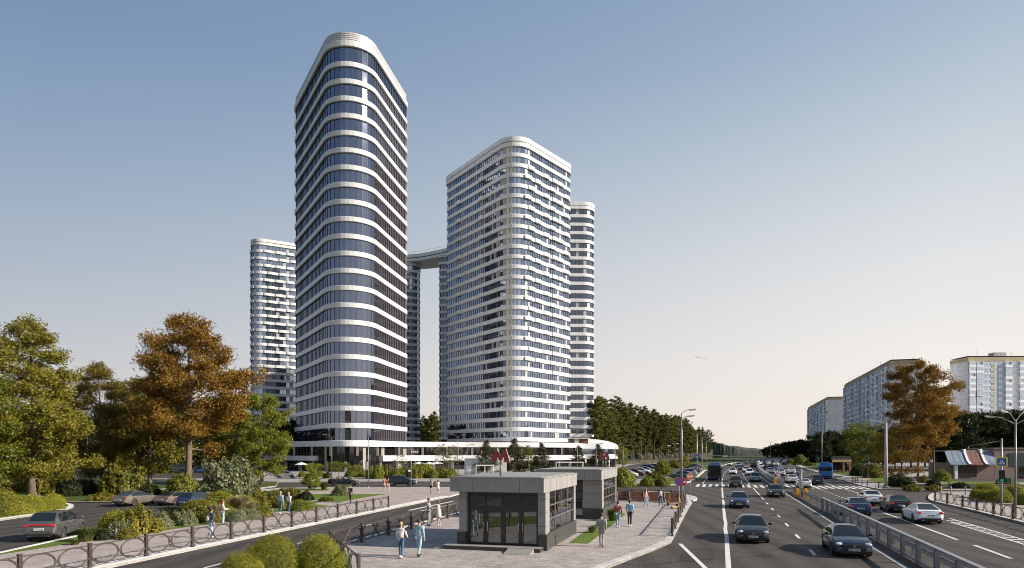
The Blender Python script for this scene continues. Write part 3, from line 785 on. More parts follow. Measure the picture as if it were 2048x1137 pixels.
def block(name,label,p0,p1,depth,floors,seed,faces='f',fh=2.8):
    """front facade from p0 to p1 (front on the right-hand side normal of p0->p1), local x along it, y into the block"""
    rr=random.Random(seed); d=(p1-p0); L=d.length; rz=math.atan2(d.y,d.x)
    t=thing(name,label,'apartment block',(p0.x,p0.y,0),rz)
    zt=floors*fh+1.0
    mb=MB(); mb.box((L/2,depth/2,zt/2),(L,depth-.02,zt)); w=mb.obj('wall',m_panel,t)
    for x in (-.03,L+.03):
        mb=MB(); mb.box((x,depth/2,zt/2),(.08,depth+.1,zt)); mb.obj('gable_wall',m_panelg,t)
    mb=MB(); mb.box((L/2,depth/2,zt+1.0),(L+.3,depth+.3,2.0)); ro=mb.obj('ochre_parapet',m_ochre,t)
    mb=MB(); mb.box((L/2,depth/2,zt+2.55),(L-.4,depth-.4,.12)); mb.obj('roof',m_roofing,t)
    for q in (.3,.72):
        mb=MB(); mb.box((L*q,depth/2,zt+3.7),(6,4.,2.4)); mb.obj('lift_house',m_concrete,t)
    for k in range(int(L/9)):
        mb=MB(); x=4+k*9+rr.uniform(-2,2); mb.tube([(x,2,zt+2.4),(x,2,zt+2.4+rr.uniform(2,4.5))],.05,5); mb.tube([(x-.5,2,zt+4),(x+.5,2,zt+4)],.03,4); mb.obj('antenna',m_mull,t)
    nb=int(L/3.3); items=[]; pat=[0,1,2,3,2,0,1]
    for b in range(nb):
        x=(b+.5)*L/nb; kind=pat[b%7]
        if kind==3:
            mb=MB(); mb.box((x,-.05,zt/2),(1.5,.1,zt-1)); mb.obj('ochre_stair_panel',m_ochre,t)
        if kind==2 and b%2==0:
            mb=MB(); mb.box((x,-.03,zt/2),(3.1,.06,zt-.6)); mb.obj('blue_panel_column',m_blue,t)
        for k in range(floors-1,-1,-1):
            z=1.0+k*fh
            if kind==0: items.append((logs[rr.choice([0,0,1,2,4,5,3] if rr.random()<.5 else [0,5,1])],Vector((x,0,z)),0))
            elif kind==1: items.append((logs[rr.choice([1,0,2,6])],Vector((x,0,z)),0) if b%7==1 else (mw2,Vector((x,0,z+.9)),0))
            else: items.append((mw if kind==2 else mw2,Vector((x,-.1 if kind==3 else -.06,z+.85)),0))
    it=[]
    for me,loc,r in items:
        wp=Matrix.Rotation(rz,3,'Z')@loc+Vector((p0.x,p0.y,0)); it.append(((wp-Vector((0,0,H))).length,me,loc))
    it.sort(key=lambda a:a[0])
    for nm,sel in (('window',[i for i in it if i[1] in (mw,mw2)]),('loggia',[i for i in it if i[1] not in (mw,mw2)])):
        many(t,nm,[(me,loc,0) for _,me,loc in sel])
    return t
YB=330
pbn=Q(1781,335); pbf=Q(1689,456)
block('apartment_block','long pale slab block with ochre parapet, seen steeply behind the tall autumn tree',pbf,pbn,14,17,21)
pan=Q(1655,560); paf=Q(1616,690)
block('apartment_block','smaller pale slab block with ochre parapet, farthest left of the slab blocks',paf,pan,16,17,22)
block('apartment_block','pale slab block facing the street with blue panels and ochre parapet at the right edge',Q(1936,322),Q(1936,322)+Vector((62,0,0)),13,17,23)
block('apartment_block','distant grey block glimpsed between the autumn tree and the blue panelled block',Q(1880,480),Q(1880,480)+Vector((40,3,0)),14,16,24)
# ------------------------------------------------------------------ metro entrance pavilions
m_fascia=M('fascia_panel',(.265,.25,.237),.6,0,.1,.8); m_cladl=M('stone_cladding',(.255,.243,.232),.55,0,.09,1.5)
m_plinth=M('granite_plinth',(.048,.045,.043),.5,0,.2,3.); m_frame=M('dark_door_frame',(.045,.044,.045),.35,.4,.08,2.)
m_joint=M('panel_joint',(.07,.068,.065),.8,0,0); m_steel=M('brushed_steel',(.55,.55,.54),.3,.8,.06,4.)
def clearglass():
    m,nt,b=new_mat('entrance_glass'); nt.nodes.remove(b); out=nt.nodes['Material Output']
    tr=N(nt,'ShaderNodeBsdfTransparent'); tr.inputs[0].default_value=(.24,.26,.26,1)
    gl=N(nt,'ShaderNodeBsdfGlossy'); gl.inputs['Roughness'].default_value=.015; gl.inputs['Color'].default_value=(.9,.92,.92,1)
    fr=N(nt,'ShaderNodeFresnel'); fr.inputs[0].default_value=1.5
    mr=N(nt,'ShaderNodeMapRange'); nt.links.new(fr.outputs[0],mr.inputs[0]); mr.inputs[1].default_value=.0; mr.inputs[2].default_value=1; mr.inputs[3].default_value=.16; mr.inputs[4].default_value=1
    mx=N(nt,'ShaderNodeMixShader'); nt.links.new(mr.outputs[0],mx.inputs[0]); nt.links.new(tr.outputs[0],mx.inputs[1]); nt.links.new(gl.outputs[0],mx.inputs[2]); nt.links.new(mx.outputs[0],out.inputs[0]); return m
m_eglass=clearglass()
PW,PD=4.75,8.0      # local: x to the left of the front-right corner (negative x), y backwards
def pavilion(label,c0,rz,solid=False):
    t=thing('metro_pavilion',label,'pavilion',(c0.x,c0.y,ZP),rz)
    top=3.0
    mb=MB()   # plinth ring with door opening at the front
    mb.box((-.1,PD/2,.41),(.32,PD-.02,.82),0); mb.box((-PW+.1,PD/2,.41),(.32,PD-.02,.82),0); mb.box((-PW/2,PD-.14,.41),(PW-.6,.3,.82),0)
    for x in (-.14,-PW+.14): mb.box((x,.14,.415),(.46,.44,.83),0)
    mb.obj('plinth',m_plinth,t)
    for x,y,w,d in ((-.2,.25,.4,.5),(-PW+.2,.25,.4,.5),(-.2,PD-.25,.4,.5),(-PW+.2,PD-.25,.4,.5)):
        mb=MB(); mb.box((x,y,.83+(top-.83)/2),(w,d,top-.83),0)
        for z in (1.25,1.95,2.65): mb.box((x,y,z),(w+.006,d+.006,.016),1)
        mb.obj('corner_pier',[m_cladl,m_joint],t)
    for x in (-.2,-PW+.2):       # side piers next to the front, and the long side windows
        mb=MB(); mb.box((x,1.0-.25,1.93),(.36,.5,2.16)); mb.obj('side_pier',[m_cladl],t)
        sg=1 if x>-1 else -1
        mb=MB(); mb.quad((x+sg*.1,1.02,.84),(x+sg*.1,PD-.5,.84),(x+sg*.1,PD-.5,top),(x+sg*.1,1.02,top))
        wv=mb.obj('side_window',m_eglass,t)
        mb=MB()
        for z in (1.55,2.25): mb.box((x+sg*.16,1.0+(PD-1.5)/2,z),(.035,PD-1.5,.04))
        for k in range(1,4): mb.box((x+sg*.12,1.0+(PD-1.5)*k/4,1.92),(.035,.035,2.14))
        mb.obj('glazing_bar',m_steel,wv)
    mb=MB(); mb.box((-PW/2,PD-.15,1.9),(PW-.8,.2,2.1)); mb.obj('rear_wall',m_cladl,t)
    mb=MB(); mb.box((-PW/2,PD/2,.02),(PW-.5,PD-.5,.05)); mb.obj('floor',m_concrete,t)
    # door front: four leaves, transom lights above
    x0=-.42; x1=-PW+.42; wd=(x0-x1)/4
    for k in range(4):
        xc=x0-(k+.5)*wd; mb=MB()
        for sx_ in (-1,1): mb.box((xc+sx_*(wd/2-.07),.30,1.07),(.13,.07,2.06),0)
        for z,h in ((.16,.24),(2.06,.12)): mb.box((xc,.30,z),(wd-.27,.068,h),0)
        d=mb.obj('door',m_frame,t)
        mb=MB(); mb.quad((xc-wd/2+.13,.31,.28),(xc+wd/2-.13,.31,.28),(xc+wd/2-.13,.31,2.0),(xc-wd/2+.13,.31,2.0)); mb.obj('pane',m_eglass,d)
        mb=MB(); hx=xc+(wd/2-.12)*(1 if k%2 else -1); mb.tube([(hx,.23,.85),(hx,.22,.9),(hx,.22,1.35),(hx,.23,1.4)],.018,6); mb.obj('handle',m_steel,d)
    mb=MB(); mb.box(((x0+x1)/2,.30,2.16),(x0-x1,.09,.1)); mb.box(((x0+x1)/2,.30,2.78),(x0-x1,.09,.09))
    for k in range(5): mb.box((x0-k*wd,.30,2.47),(.07,.085,.54))
    tr=mb.obj('transom_frame',m_frame,t)
    mb=MB(); mb.quad((x1,.31,2.2),(x0,.31,2.2),(x0,.31,2.75),(x1,.31,2.75)); mb.obj('pane',m_eglass,tr)
    mb=MB(); mb.box(((x0+x1)/2,.33,2.92),(x0-x1,.12,.18)); mb.obj('lintel',m_plinth,t)
    mb=MB()     # fascia and roof slab
    rx0,rx1,ry0,ry1=.06,-PW-.28,-.62,PD+.1
    mb.box(((rx0+rx1)/2,(ry0+ry1)/2,top+.37),(rx0-rx1,ry1-ry0,.72),0)
    for k in range(1,6): 
        mb.box((rx0+.002,ry0+(ry1-ry0)*k/6,top+.37),(.008,.012,.70),1)
        if k<4: mb.box((rx0-(rx0-rx1)*k/4,ry0-.002,top+.37),(.012,.008,.70),1)
    mb.obj('fascia',[m_fascia,m_joint],t)
    mb=MB(); mb.box(((rx0+rx1)/2,(ry0+ry1)/2,top+.755),(rx0-rx1+.08,ry1-ry0+.08,.05)); mb.box(((rx0+rx1)/2,(ry0+ry1)/2,top+.79),(rx0-rx1-.3,ry1-ry0-.3,.03)); mb.obj('roof',m_cladl,t)
    if solid:
        mb=MB(); mb.box((-.93,.2,1.915),(1.06,.4,2.17),0)
        for z in (1.25,1.95,2.65): mb.box((-.93,.2,z),(1.066,.406,.016),1)
        mb.obj('front_panel',[m_cladl,m_joint],t); mb=MB(); mb.box((-.88,.16,.415),(1.02,.46,.82)); mb.obj('front_plinth',m_plinth,t)
    # stairwell balustrade inside
    mb=MB(); mb.box((-PW/2,PD*.55,.6),(PW-1.6,.06,.9)); mb.obj('stair_balustrade',m_steel,t)
    return t
RZP=-R(16.5)
P1=G(1091,1102,ZP); P2=P1+Vector((5.05,16.05,0))
pavilion('grey metro entrance pavilion with dark glass doors, nearest to the viewer',P1,RZP)
pavilion('second grey metro entrance pavilion, standing behind the nearer one',P2,RZP,True)
# low dark step and ramp before the doors
st=thing('entrance_step','low dark step and ramp in front of the nearest metro pavilion','step',(P1.x,P1.y,ZP),RZP)
mb=MB(); mb.prism([(-PW-.6,-.02),(-.08,-.02),(-.08,-.85),(-PW-.6,-.85)],0,.2,1,0); mb.obj('landing',[m_fascia,m_plinth],st)
mb=MB(); mb.add([(-.4,-.86,.19),(-1.75,-.86,.19),(-1.75,-1.75,.012),(-.4,-1.75,.012),(-.4,-.86,0),(-1.75,-.86,0)],[(0,1,2,3),(1,5,2),(0,3,4)]); mb.obj('ramp',m_fascia,st)
# metro letter signs
m_red=M('metro_red',(.17,.016,.02),.4,0,.08,3.,coat=.3); m_post=M('grey_post',(.20,.20,.205),.45,.3,.1,3.)
m_galv=M('galvanised_steel',(.30,.305,.31),.5,.5,.15,2.5); m_cream2=M('cream_edge',(.6,.55,.45),.5,0,.05,2)
MP=[(-.5,0),(-.5,.06),(-.3,.73),(-.2,.73),(0,.36),(.2,.73),(.3,.73),(.5,.06),(.5,0),(.16,0),(.16,.06),(.2,.06),(.17,.3),(0,.02),(-.17,.3),(-.2,.06),(-.16,.06),(-.16,0)]
def metro_sign(label,loc,h,posts,sc,rz):
    t=thing('metro_sign',label,'sign',loc,rz)
    mb=MB(); n=len(MP); vs=[(x*sc,-.07,h+z*sc) for x,z in MP]+[(x*sc,.07,h+z*sc) for x,z in MP]
    mb.add(vs,[tuple(range(n))],0); mb.f.append(tuple(range(2*n-1,n-1,-1))); mb.mi.append(0); mb.sm.append(False)
    mb.add(vs,[(i,n+i,n+(i+1)%n,(i+1)%n) for i in range(n)],1); mb.obj('letter',[m_red,m_cream2],t)
    for x in posts:
        mb=MB(); mb.tube([(x,0,0),(x,0,h+.05)],.055,10); mb.obj('post',m_post,t)
    return t
Rm=lambda o,x,y: o+Matrix.Rotation(RZP,3,'Z')@Vector((x,y,0))
pz=ZP+3.8
q=Rm(P1,-2.55,.4); q.z=pz; metro_sign('red letter M metro sign on a single post, on the nearest pavilion roof',q,.74,(0,),1.0,RZP*.4)
q=Rm(P2,-.9,7.0); q.z=pz; metro_sign('red letter M metro sign on two posts, on the pavilion behind',q,.62,(-.12,.12),.95,RZP*.4)
# ------------------------------------------------------------------ fences
m_iron=M('brown_iron',(.085,.066,.056),.55,.35,.15,4.)
def arc(c,r,a0,a1,n,ax,sx_=1.):
    return [(c[0]+ax*0+r*sx_*math.cos(a0+(a1-a0)*k/n),0,c[1]+r*math.sin(a0+(a1-a0)*k/n)) for k in range(n+1)]
def fence_panel_mesh(L,h=.98,r=.023):
    mb=MB(); mb.bar((0,0,h),(L,0,h),.05,.045); mb.bar((0,0,.12),(L,0,.12),.04,.035)
    z0,z1=.13,h-.02; zc=(z0+z1)/2; rad=(z1-z0)/2
    ex=min(1.75,L/4*.93/rad)
    for c in (L*.25,L*.75):
        mb.tube(arc((c,zc),rad,0,2*PI,22,0,ex),r,5,cap=False)
    for xm,s in ((0,1),(L/2,-1),(L/2,1),(L,-1)):
        a=rad*ex*.62
        pts=[(xm+s*(.03+a*((2*t-1)**2)),0,z0+(z1-z0)*t) for t in [k/10 for k in range(11)]]
        mb.tube(pts,r,5,cap=False)
    return mb.mesh('fence_panel',m_iron)
def fence_post_mesh(h=1.08,w=.16):
    mb=MB(); 
    for x in (-.055,0,.055): mb.box((x,0,h/2),(.045,w*.7,h))
    mb.box((0,0,h-.012),(w+.02,w*.85,.04)); mb.box((0,0,.03),(w+.05,w+.03,.06)); return mb.mesh('post',m_iron)
pm=fence_post_mesh()
def fence(name,label,line,bays,z=ZP,group=None):
    L=[0]
    for a,b in zip(line,line[1:]): L.append(L[-1]+(b-a).length)
    def at(x):
        for i in range(len(L)-1):
            if x<=L[i+1]+1e-6: return line[i].lerp(line[i+1],(x-L[i])/(L[i+1]-L[i]))
        return line[-1].copy()
    o=line[0]; t=thing(name,label,'fence',(o.x,o.y,z),0,group); st=L[-1]/bays; me=None
    for k in range(bays+1):
        p=at(k*st)-o; q=at(min(L[-1],k*st+.1))-at(max(0,k*st-.1)); q.z=0; p.z=0
        link('post',pm,t,p,math.atan2(q.y,q.x))
        if k<bays:
            e=at((k+1)*st)-o; e.z=0; d=e-p
            if me is None or abs(d.length-me[0])>.02: me=(d.length,fence_panel_mesh(d.length))
            link('fence_panel',me[1],t,p,math.atan2(d.y,d.x))
    return t
fence('ornamental_fence','long brown iron fence with ring ornament along the left pavement',[G(777,1015.5,ZP),G(289,1114,ZP),G(-140,1200.5,ZP)],12)
fence('ornamental_fence','brown iron fence with ring ornament between service road and metro square',[G(925,1029,ZP),G(734,1082,ZP),G(661,1103,ZP)],6)
fence('ornamental_fence','short brown iron fence running towards the viewer beside the clipped shrubs',[G(661.5,1104.5,ZP),G(685,1131,ZP),G(717.5,1163,ZP)],2)
fence('ornamental_fence','brown iron fence on the kerb at the right corner of the metro square',[G(1344,1073,ZP),G(1357,1043,ZP),G(1371.5,1010,ZP)],6)
fence('ornamental_fence','brown iron fence behind the wooden benches of the metro square',[G(1206,997,ZP),G(1300,998.5,ZP),G(1368,1003,ZP)],6)
fence('ornamental_fence','brown iron fence along the right pavement beyond the traffic light',[G(1870,1002.5,ZP),G(1896,1008.5,ZP),G(1927.5,1015,ZP),G(1963,1024,ZP),G(2005,1034,ZP),G(2100,1057,ZP),G(2260,1096,ZP)],9)
# ------------------------------------------------------------------ steel railing and crash barriers on the median
sN,sF=SV(1940,1190)[0],SV(1648,1020)[0]
gr=thing('median_railing','tall galvanised steel railing on the median beside the dark blue coupe','railing',tuple(RD(sF,8.85)),math.atan2(-U.y,-U.x))
Lr=sF-16.; gx=Vector((1,0,0))
mb=MB(); mb.box((Lr/2,0,1.08),(Lr,.22,.10)); mb.obj('top_rail',m_galv,gr)
npst=int(Lr/2.8)+1
pmesh=MB(); pmesh.box((0,-.09,.52),(.03,.05,1.03)); pmesh.box((0,.09,.52),(.03,.05,1.03)); pmesh.box((0,0,.52),(.17,.15,1.03)); pmesh.box((0,0,.02),(.34,.3,.03)); pme=pmesh.mesh('post',m_galv)
for k in range(npst): link('post',pme,gr,(.1+k*2.8,0,0))
mb=MB(); mb.box((Lr/2,0,.10),(Lr,.10,.08)); mb.obj('lower_rail',m_galv,gr)
def wbeam(mb,L,y,z,n=1,dy=1):
    pr=[(0,-.16),(.05,-.11),(.05,-.06),(0,-.02),(0,.02),(.05,.06),(.05,.11),(0,.16)]
    for (a,b),(c,d) in zip(pr,pr[1:]):
        mb.quad((0,y+a*dy,z+b),(L,y+a*dy,z+b),(L,y+c*dy,z+d),(0,y+c*dy,z+d))
sG=SV(1602,985)[0]
cb=thing('crash_barrier','low galvanised crash barrier behind the tall median railing','barrier',tuple(RD(sG,9.35)),math.atan2(-U.y,-U.x))
Lc=sG-16.
mb=MB(); wbeam(mb,Lc,-.06,.52,1,-1); wbeam(mb,Lc,.06,.52); mb.obj('beam',m_galv,cb)
bm=MB(); bm.box((0,0,.33),(.07,.1,.66)); bme=bm.mesh('post',m_galv)
for k in range(int(Lc/4.)): link('post',bme,cb,(.2+k*4.,0,0))
mb=MB(); mb.box((.6,-.12,.45),(1.2,.06,.7)); mb.obj('end_plate',m_galv,cb)
sM=SV(1545,972)[0]
fb=thing('median_barrier','long grey barrier wall dividing the carriageways beyond the zebra crossing','barrier',(0,0,0))
mb=MB()
stn=[sM+k*(330-sM)/24 for k in range(25)]
for a,b in zip(stn,stn[1:]):
    for v0,v1,z0,z1 in ((8.75,9.25,0,.55),(8.9,9.1,.55,.9)):
        p=[RD(a,v0),RD(a,v1),RD(b,v1),RD(b,v0)]; 
        vs=[(q.x,q.y,z0) for q in p]+[(q.x,q.y,z1) for q in p]
        mb.add(vs,[(0,3,7,4),(1,5,6,2),(4,7,6,5),(0,4,5,1)])
mb.obj('wall',m_concrete,fb)
mb=MB(); p=RD(sM,9.); mb.box((p.x,p.y,.6),(.7,.25,1.2),0,rz=-TH); mb.obj('end_post',m_galv,fb)
mb=MB()
for v0 in (8.55,9.45):
    for a,b in zip(stn,stn[1:]): mb.bar(RD(a,v0,.8),RD(b,v0,.8),.06,.2)
mb.obj('side_rail',m_galv,fb)
# ------------------------------------------------------------------ signs
m_sblue=M('sign_blue',(.02,.10,.42),.4,0,.05,3.); m_swhite=M('sign_white',(.75,.75,.74),.4,0,.04,3.); m_sred=M('sign_red',(.45,.02,.025),.4,0,.05,3.)
m_syel=M('sign_yellow',(.75,.62,.03),.4,0,.05,3.); m_back=M('sign_back',(.42,.43,.44),.45,.5,.1,3.); m_barr=M('barrier_yellow',(.72,.33,.015),.5,0,.15,1.5); m_black=M('signal_black',(.012,.012,.013),.4,0,0)
def disc(mb,c,r,y,mi,n=24): mb.add([(c[0]+r*math.cos(2*PI*k/n),y,c[1]+r*math.sin(2*PI*k/n)) for k in range(n)],[tuple(range(n))],mi)
def plate_box(mb,c,w,h,y,mi,rot=0.):
    co,si=math.cos(rot),math.sin(rot)
    P_=[(c[0]+x*co-z*si,y,c[1]+x*si+z*co) for x,z in ((-w/2,-h/2),(w/2,-h/2),(w/2,h/2),(-w/2,h/2))]
    mb.add(P_,[(0,1,2,3)],mi)
def roundplate(mb,c,r,mi): 
    n=24; vs=[(c[0]+r*math.cos(2*PI*k/n),0.,c[1]+r*math.sin(2*PI*k/n)) for k in range(n)]+[(c[0]+r*math.cos(2*PI*k/n),.03,c[1]+r*math.sin(2*PI*k/n)) for k in range(n)]
    mb.add(vs,[(k,n+k,n+(k+1)%n,(k+1)%n) for k in range(n)]+[tuple(range(n,2*n))],mi)
def post_for(t,h,r=.035,y=.05,m=None):
    mb=MB(); mb.tube([(0,y,0),(0,y,h)],r,8); mb.obj('post',m or m_galv,t)
def sign(name,label,loc,rz,h,draw,mats,posth=None,r=.035,group=None):
    t=thing(name,label,'road sign',loc,rz,group); post_for(t,posth or h+.1,r)
    mb=MB(); draw(mb,h); mb.obj('sign_plate',mats,t); return t
def d_noentry(mb,h): roundplate(mb,(0,h),.40,2); disc(mb,(0,h),.40,-.002,1); disc(mb,(0,h),.385,-.005,0); plate_box(mb,(0,h),.60,.14,-.009,1)
def d_nostop(mb,h): roundplate(mb,(0,h),.42,2); disc(mb,(0,h),.42,-.002,0); disc(mb,(0,h),.345,-.005,3); plate_box(mb,(0,h),.70,.075,-.009,0,PI/4); plate_box(mb,(0,h),.70,.075,-.010,0,-PI/4)
sm=[m_sred,m_swhite,m_back,m_sblue]
z0=lambda px,py: G(px,py,ZP)
sign('no_entry_sign','dark red round no entry sign in front of the tall double lamp',z0(1366,1008),-.1,2.15,d_noentry,sm,2.5)
t=sign('no_entry_sign','faded orange round no entry sign on the traffic island',G(1380,995,.14),-.12,2.35,d_noentry,[M('faded_red',(.72,.20,.12),.5,0,.1,3.),m_swhite,m_back,m_sblue])
sign('no_stopping_sign','blue and red round no stopping sign with a cross, at the square corner',z0(1358,1012),-.12,2.3,d_nostop,sm)
def ped(mb,h,s):      # pedestrian on stripes inside a white triangle
    mb.add([(-s*.36,-.009,h-s*.3),(s*.36,-.009,h-s*.3),(0,-.009,h+s*.34)],[(0,1,2)],1)
    disc(mb,(.01*s,h+s*.13),s*.05,-.013,2,10)
    for c,w,hh,a in (((0,.02),.08,.17,.1),((.05,-.12),.05,.18,.45),((-.05,-.12),.05,.18,-.45),((.07,.03),.035,.14,.9),((-.07,.02),.035,.14,-.9)): plate_box(mb,(c[0]*s,h+c[1]*s),w*s,hh*s,-.014,2,a)
    for x in (-.2,-.07,.07,.2): plate_box(mb,(x*s,h-s*.25),.07*s,.05*s,-.0145,2)
def d_cross(mb,h): 
    s=.72; mb.box((0,.016,h),(s,.03,s),3); plate_box(mb,(0,h),s*.97,s*.97,-.004,0); ped(mb,h,s)
def d_cross_y(mb,h):
    s=.80; mb.box((0,.016,h),(s,.03,s),3); plate_box(mb,(0,h),s*.99,s*.99,-.003,4); plate_box(mb,(0,h),s*.74,s*.74,-.006,0); ped(mb,h,s*.76)
cs=[m_sblue,m_swhite,m_black,m_back,m_syel]
sign('crossing_sign','blue pedestrian crossing sign on a pole beside the bus lane',z0(1394.5,962),-.2,5.2-9.5*122/1350+.0,d_cross,cs)
# traffic light pole with crossing sign
tl=thing('traffic_light','traffic light with green arrow section below a yellow bordered crossing sign','traffic light',z0(2003.5,1033),-.5)
Yt=z0(2003.5,1033).y; ZZ=lambda y: 5.2-(y-905)*Yt/1350-ZP
mb=MB(); mb.tube([(0,.1,0),(0,.1,3.0),(0,.1,ZZ(877))],[.085,.075,.06],10); mb.obj('pole',m_galv,tl)
mb=MB(); d_cross_y(mb,ZZ(924.5)); mb.obj('crossing_sign',cs,tl)
mb=MB(); hc=ZZ(953); mb.box((0,.0,hc),(.50,.02,1.06),1); mb.box((.43,.0,hc-.32),(.42,.02,.42),1); mb.box((0,-.09,hc),(.40,.2,.96),0); mb.box((.40,-.09,hc-.32),(.38,.2,.34),0)
mb.obj('signal_housing',[m_black,m_swhite],tl)
for k,(x,z,c) in enumerate(((0,hc+.30,(.05,.006,.006)),(0,hc,(.05,.03,.005)),(0,hc-.32,None),(.40,hc-.32,None))):
    mb=MB(); disc(mb,(x,z),.12,-.2,0,16)
    if c: mm=M('dim_lens_%d'%k,c,.3,0,0)
    else:
        mm,nt_,b_=new_mat('green_lens_%d'%k); b_.inputs['Base Color'].default_value=(0,.05,.02,1); b_.inputs['Emission Color'].default_value=(.05,.9,.3,1); b_.inputs['Emission Strength'].default_value=.14 if k==2 else .03
    mb.obj('lens',mm,tl)
mb=MB(); mb.tube([(0,.1,ZZ(882)),(-1.2,.1,ZZ(888)),(-2.2,.1,ZZ(893))],.022,6); mb.tube([(-2.2,.1,ZZ(893)),(-2.2,.1,ZZ(899))],.03,6); mb.obj('bracket_arm',m_galv,tl)
# signal pole at the far side of the service road
tp=thing('traffic_light','slim traffic light pole with white cameras on a bracket, beside the dark SUV','traffic light',z0(822,975.4),.1)
mb=MB(); mb.tube([(0,0,0),(0,0,6.1)],[.07,.05],8); mb.obj('pole',m_galv,tp)
mb=MB(); mb.box((-.16,-.02,3.3),(.24,.2,.8),0); mb.obj('signal_housing',m_black,tp)
mb=MB(); mb.box((-.22,-.02,1.95),(.28,.2,.62),0); mb.box((-.22,-.03,2.4),(.3,.22,.25),1); mb.obj('signal_housing',[m_black,m_swhite],tp)
mb=MB(); mb.bar((0,0,5.25),(1.1,0,5.25),.05,.05); mb.bar((0,0,5.7),(.8,0,5.27),.02,.02); mb.obj('bracket_arm',m_galv,tp)
for k in range(4):
    mb=MB(); mb.box((.12+.27*k,-.04,5.12),(.17,.3,.16)); mb.obj('camera_box',m_swhite,tp)
# median end markers
def stripes(mb,w,h,z,y):
    mb.box((0,.02,z+h/2),(w,.035,h),2); n=5
    for k in range(n):
        za=z+h*k/n; zb=za+h/n; 
        P_=[(-w/2,y,za),(w/2,y,za+ (zb-za)*.5),(w/2,y,zb),(-w/2,y,za+(zb-za)*.5)]
        mb.add(P_,[(0,1,2,3)],0); 
    plate_box(mb,(0,z+h/2),w,h,y+.003,1)
g1=RD(SV(1560,972)[0],8.65)
m1=thing('median_marker','yellow barrier block with red striped plate and blue arrow sign, far end of the median','road marker',tuple(g1),-TH*.5)
mb=MB(); mb.box((-.35,0,.55),(.55,.7,1.1),0,taper=.86); mb.box((.3,0,.55),(.55,.7,1.1),0,taper=.86); mb.obj('barrier_block',m_barr,m1)
mb=MB(); stripes(mb,.5,1.15,1.12,-.4); mb.obj('striped_plate',[m_sred,m_swhite,m_back],m1)
mb=MB(); mb.tube([(0,-.3,1.0),(0,-.3,2.7)],.04,8); mb.obj('post',m_galv,m1)
mb=MB(); roundplate(mb,(0,2.75),.33,2); 
vs=mb.v; mb.v=[(x,y-.38,z) for x,y,z in vs]; disc(mb,(0,2.75),.33,-.384,0); disc(mb,(0,2.75),.30,-.387,1); plate_box(mb,(0,2.75),.08,.34,-.39,0,PI/4); plate_box(mb,(.07,2.68),.2,.07,-.391,0,0); plate_box(mb,(.1,2.72),.07,.18,-.392,0,0); mb.obj('arrow_sign',[m_swhite,m_sblue,m_back],m1)
g2=RD(SV(1607,995)[0],9.0)
m2=thing('median_marker','pair of yellow barrier blocks with a grey diamond sign seen from behind','road marker',tuple(g2),-TH*.5)
for x in (-.42,.5):
    mb=MB(); mb.box((x,0,.5),(.42,.55,1.0),0,taper=.8); mb.obj('barrier_block',m_barr,m2)
mb=MB(); mb.tube([(0,0,0),(0,0,3.2)],.05,8); mb.obj('post',m_galv,m2)
mb=MB(); mb.box((0,.06,1.85),(.46,.03,1.6)); mb.obj('striped_plate',m_back,m2)
mb=MB(); mb.box((0,.06,2.95),(.56,.03,.56),0,M4=Matrix.Rotation(PI/4,3,'Y')); mb.obj('diamond_sign',m_back,m2)
# ------------------------------------------------------------------ street lamps
m_lamp=M('lamp_head',(.35,.35,.36),.4,.4,.05,3.)
def head(mb,p,d,L=.75):
    p=Vector(p); d=Vector(d).normalized(); mb.bar(p,p+d*L,.22,.10); mb.bar(p+d*.1-Vector((0,0,.07)),p+d*(L-.08)-Vector((0,0,.07)),.16,.05)
def lamp(label,loc,rz,h,arms,r=(.11,.07),mat=None,step=None,group=None):
    """arms: (start z, dx, dz, dy)"""
    t=thing('street_lamp',label,'street lamp',loc,rz,group); m=mat or m_post
    mb=MB()
    if step: mb.tube([(0,0,0),(0,0,step),(0,0,step+.05),(0,0,h)],[r[0],r[0]*.9,r[1],r[1]*.85],10)
    else: mb.tube([(0,0,0),(0,0,h)],list(r),10)
    mb.lathe([(r[0]*1.9,0),(r[0]*1.9,.06),(r[0]*1.2,.12)],10); mb.obj('pole',m,t)
    for z,dx,dz,dy in arms:
        mb=MB(); pts=[(dx*k/6,dy*k/6,z+dz*math.sin(k/6*PI/2)) for k in range(7)]
        mb.tube(pts,.032,6); a=mb.obj('arm',m,t)
        mb=MB(); q=Vector(pts[-1])-Vector(pts[-2]); head(mb,pts[-1],q); mb.obj('lamp_head',m_lamp,a)
    return t
lamp('tall slim street lamp with two stacked arms, behind the no entry signs',G(1363,1003.5,ZP),0,9.1,[(9.1,.75,.35,0),(8.5,.6,.3,0)],(.12,.06),None,7.4)
for (px,py,lab) in ((1394,950,'street lamp with twin arms beside the bus, first of the row along the road'),(1404,940.5,'street lamp with twin arms, second of the row along the road'),(1412,932,'street lamp with twin arms, third of the row along the road')):
    p=G(px,py,ZP); lamp(lab,p,0,9.3,[(9.3,1.9,.5,0),(8.8,1.4,.4,0)],(.12,.08),m_lamp,None,'lamps along the road')
lamp('lamp with two short arms in front of the tallest tower',G(663.5,957,ZP),0,7.9,[(7.9,1.1,.55,0),(7.9,-1.1,.6,0)],(.09,.06))
lamp('lamp with a single arm in front of the tallest tower',G(736.5,974.5,ZP),0,7.3,[(7.3,.9,.85,0)],(.09,.06))
lamp('lamp with two short arms in front of the middle tower',G(915.8,953,ZP),0,8.2,[(8.2,.95,.6,0),(8.2,-.95,.6,0)],(.09,.06))
lamp('thick grey concrete pole with a lamp arm, at the corner right of the road',G(1772,975,ZP),0,9.4,[(9.3,-2.4,.5,.5),(9.1,-1.7,.5,0)],(.26,.15),m_concrete)
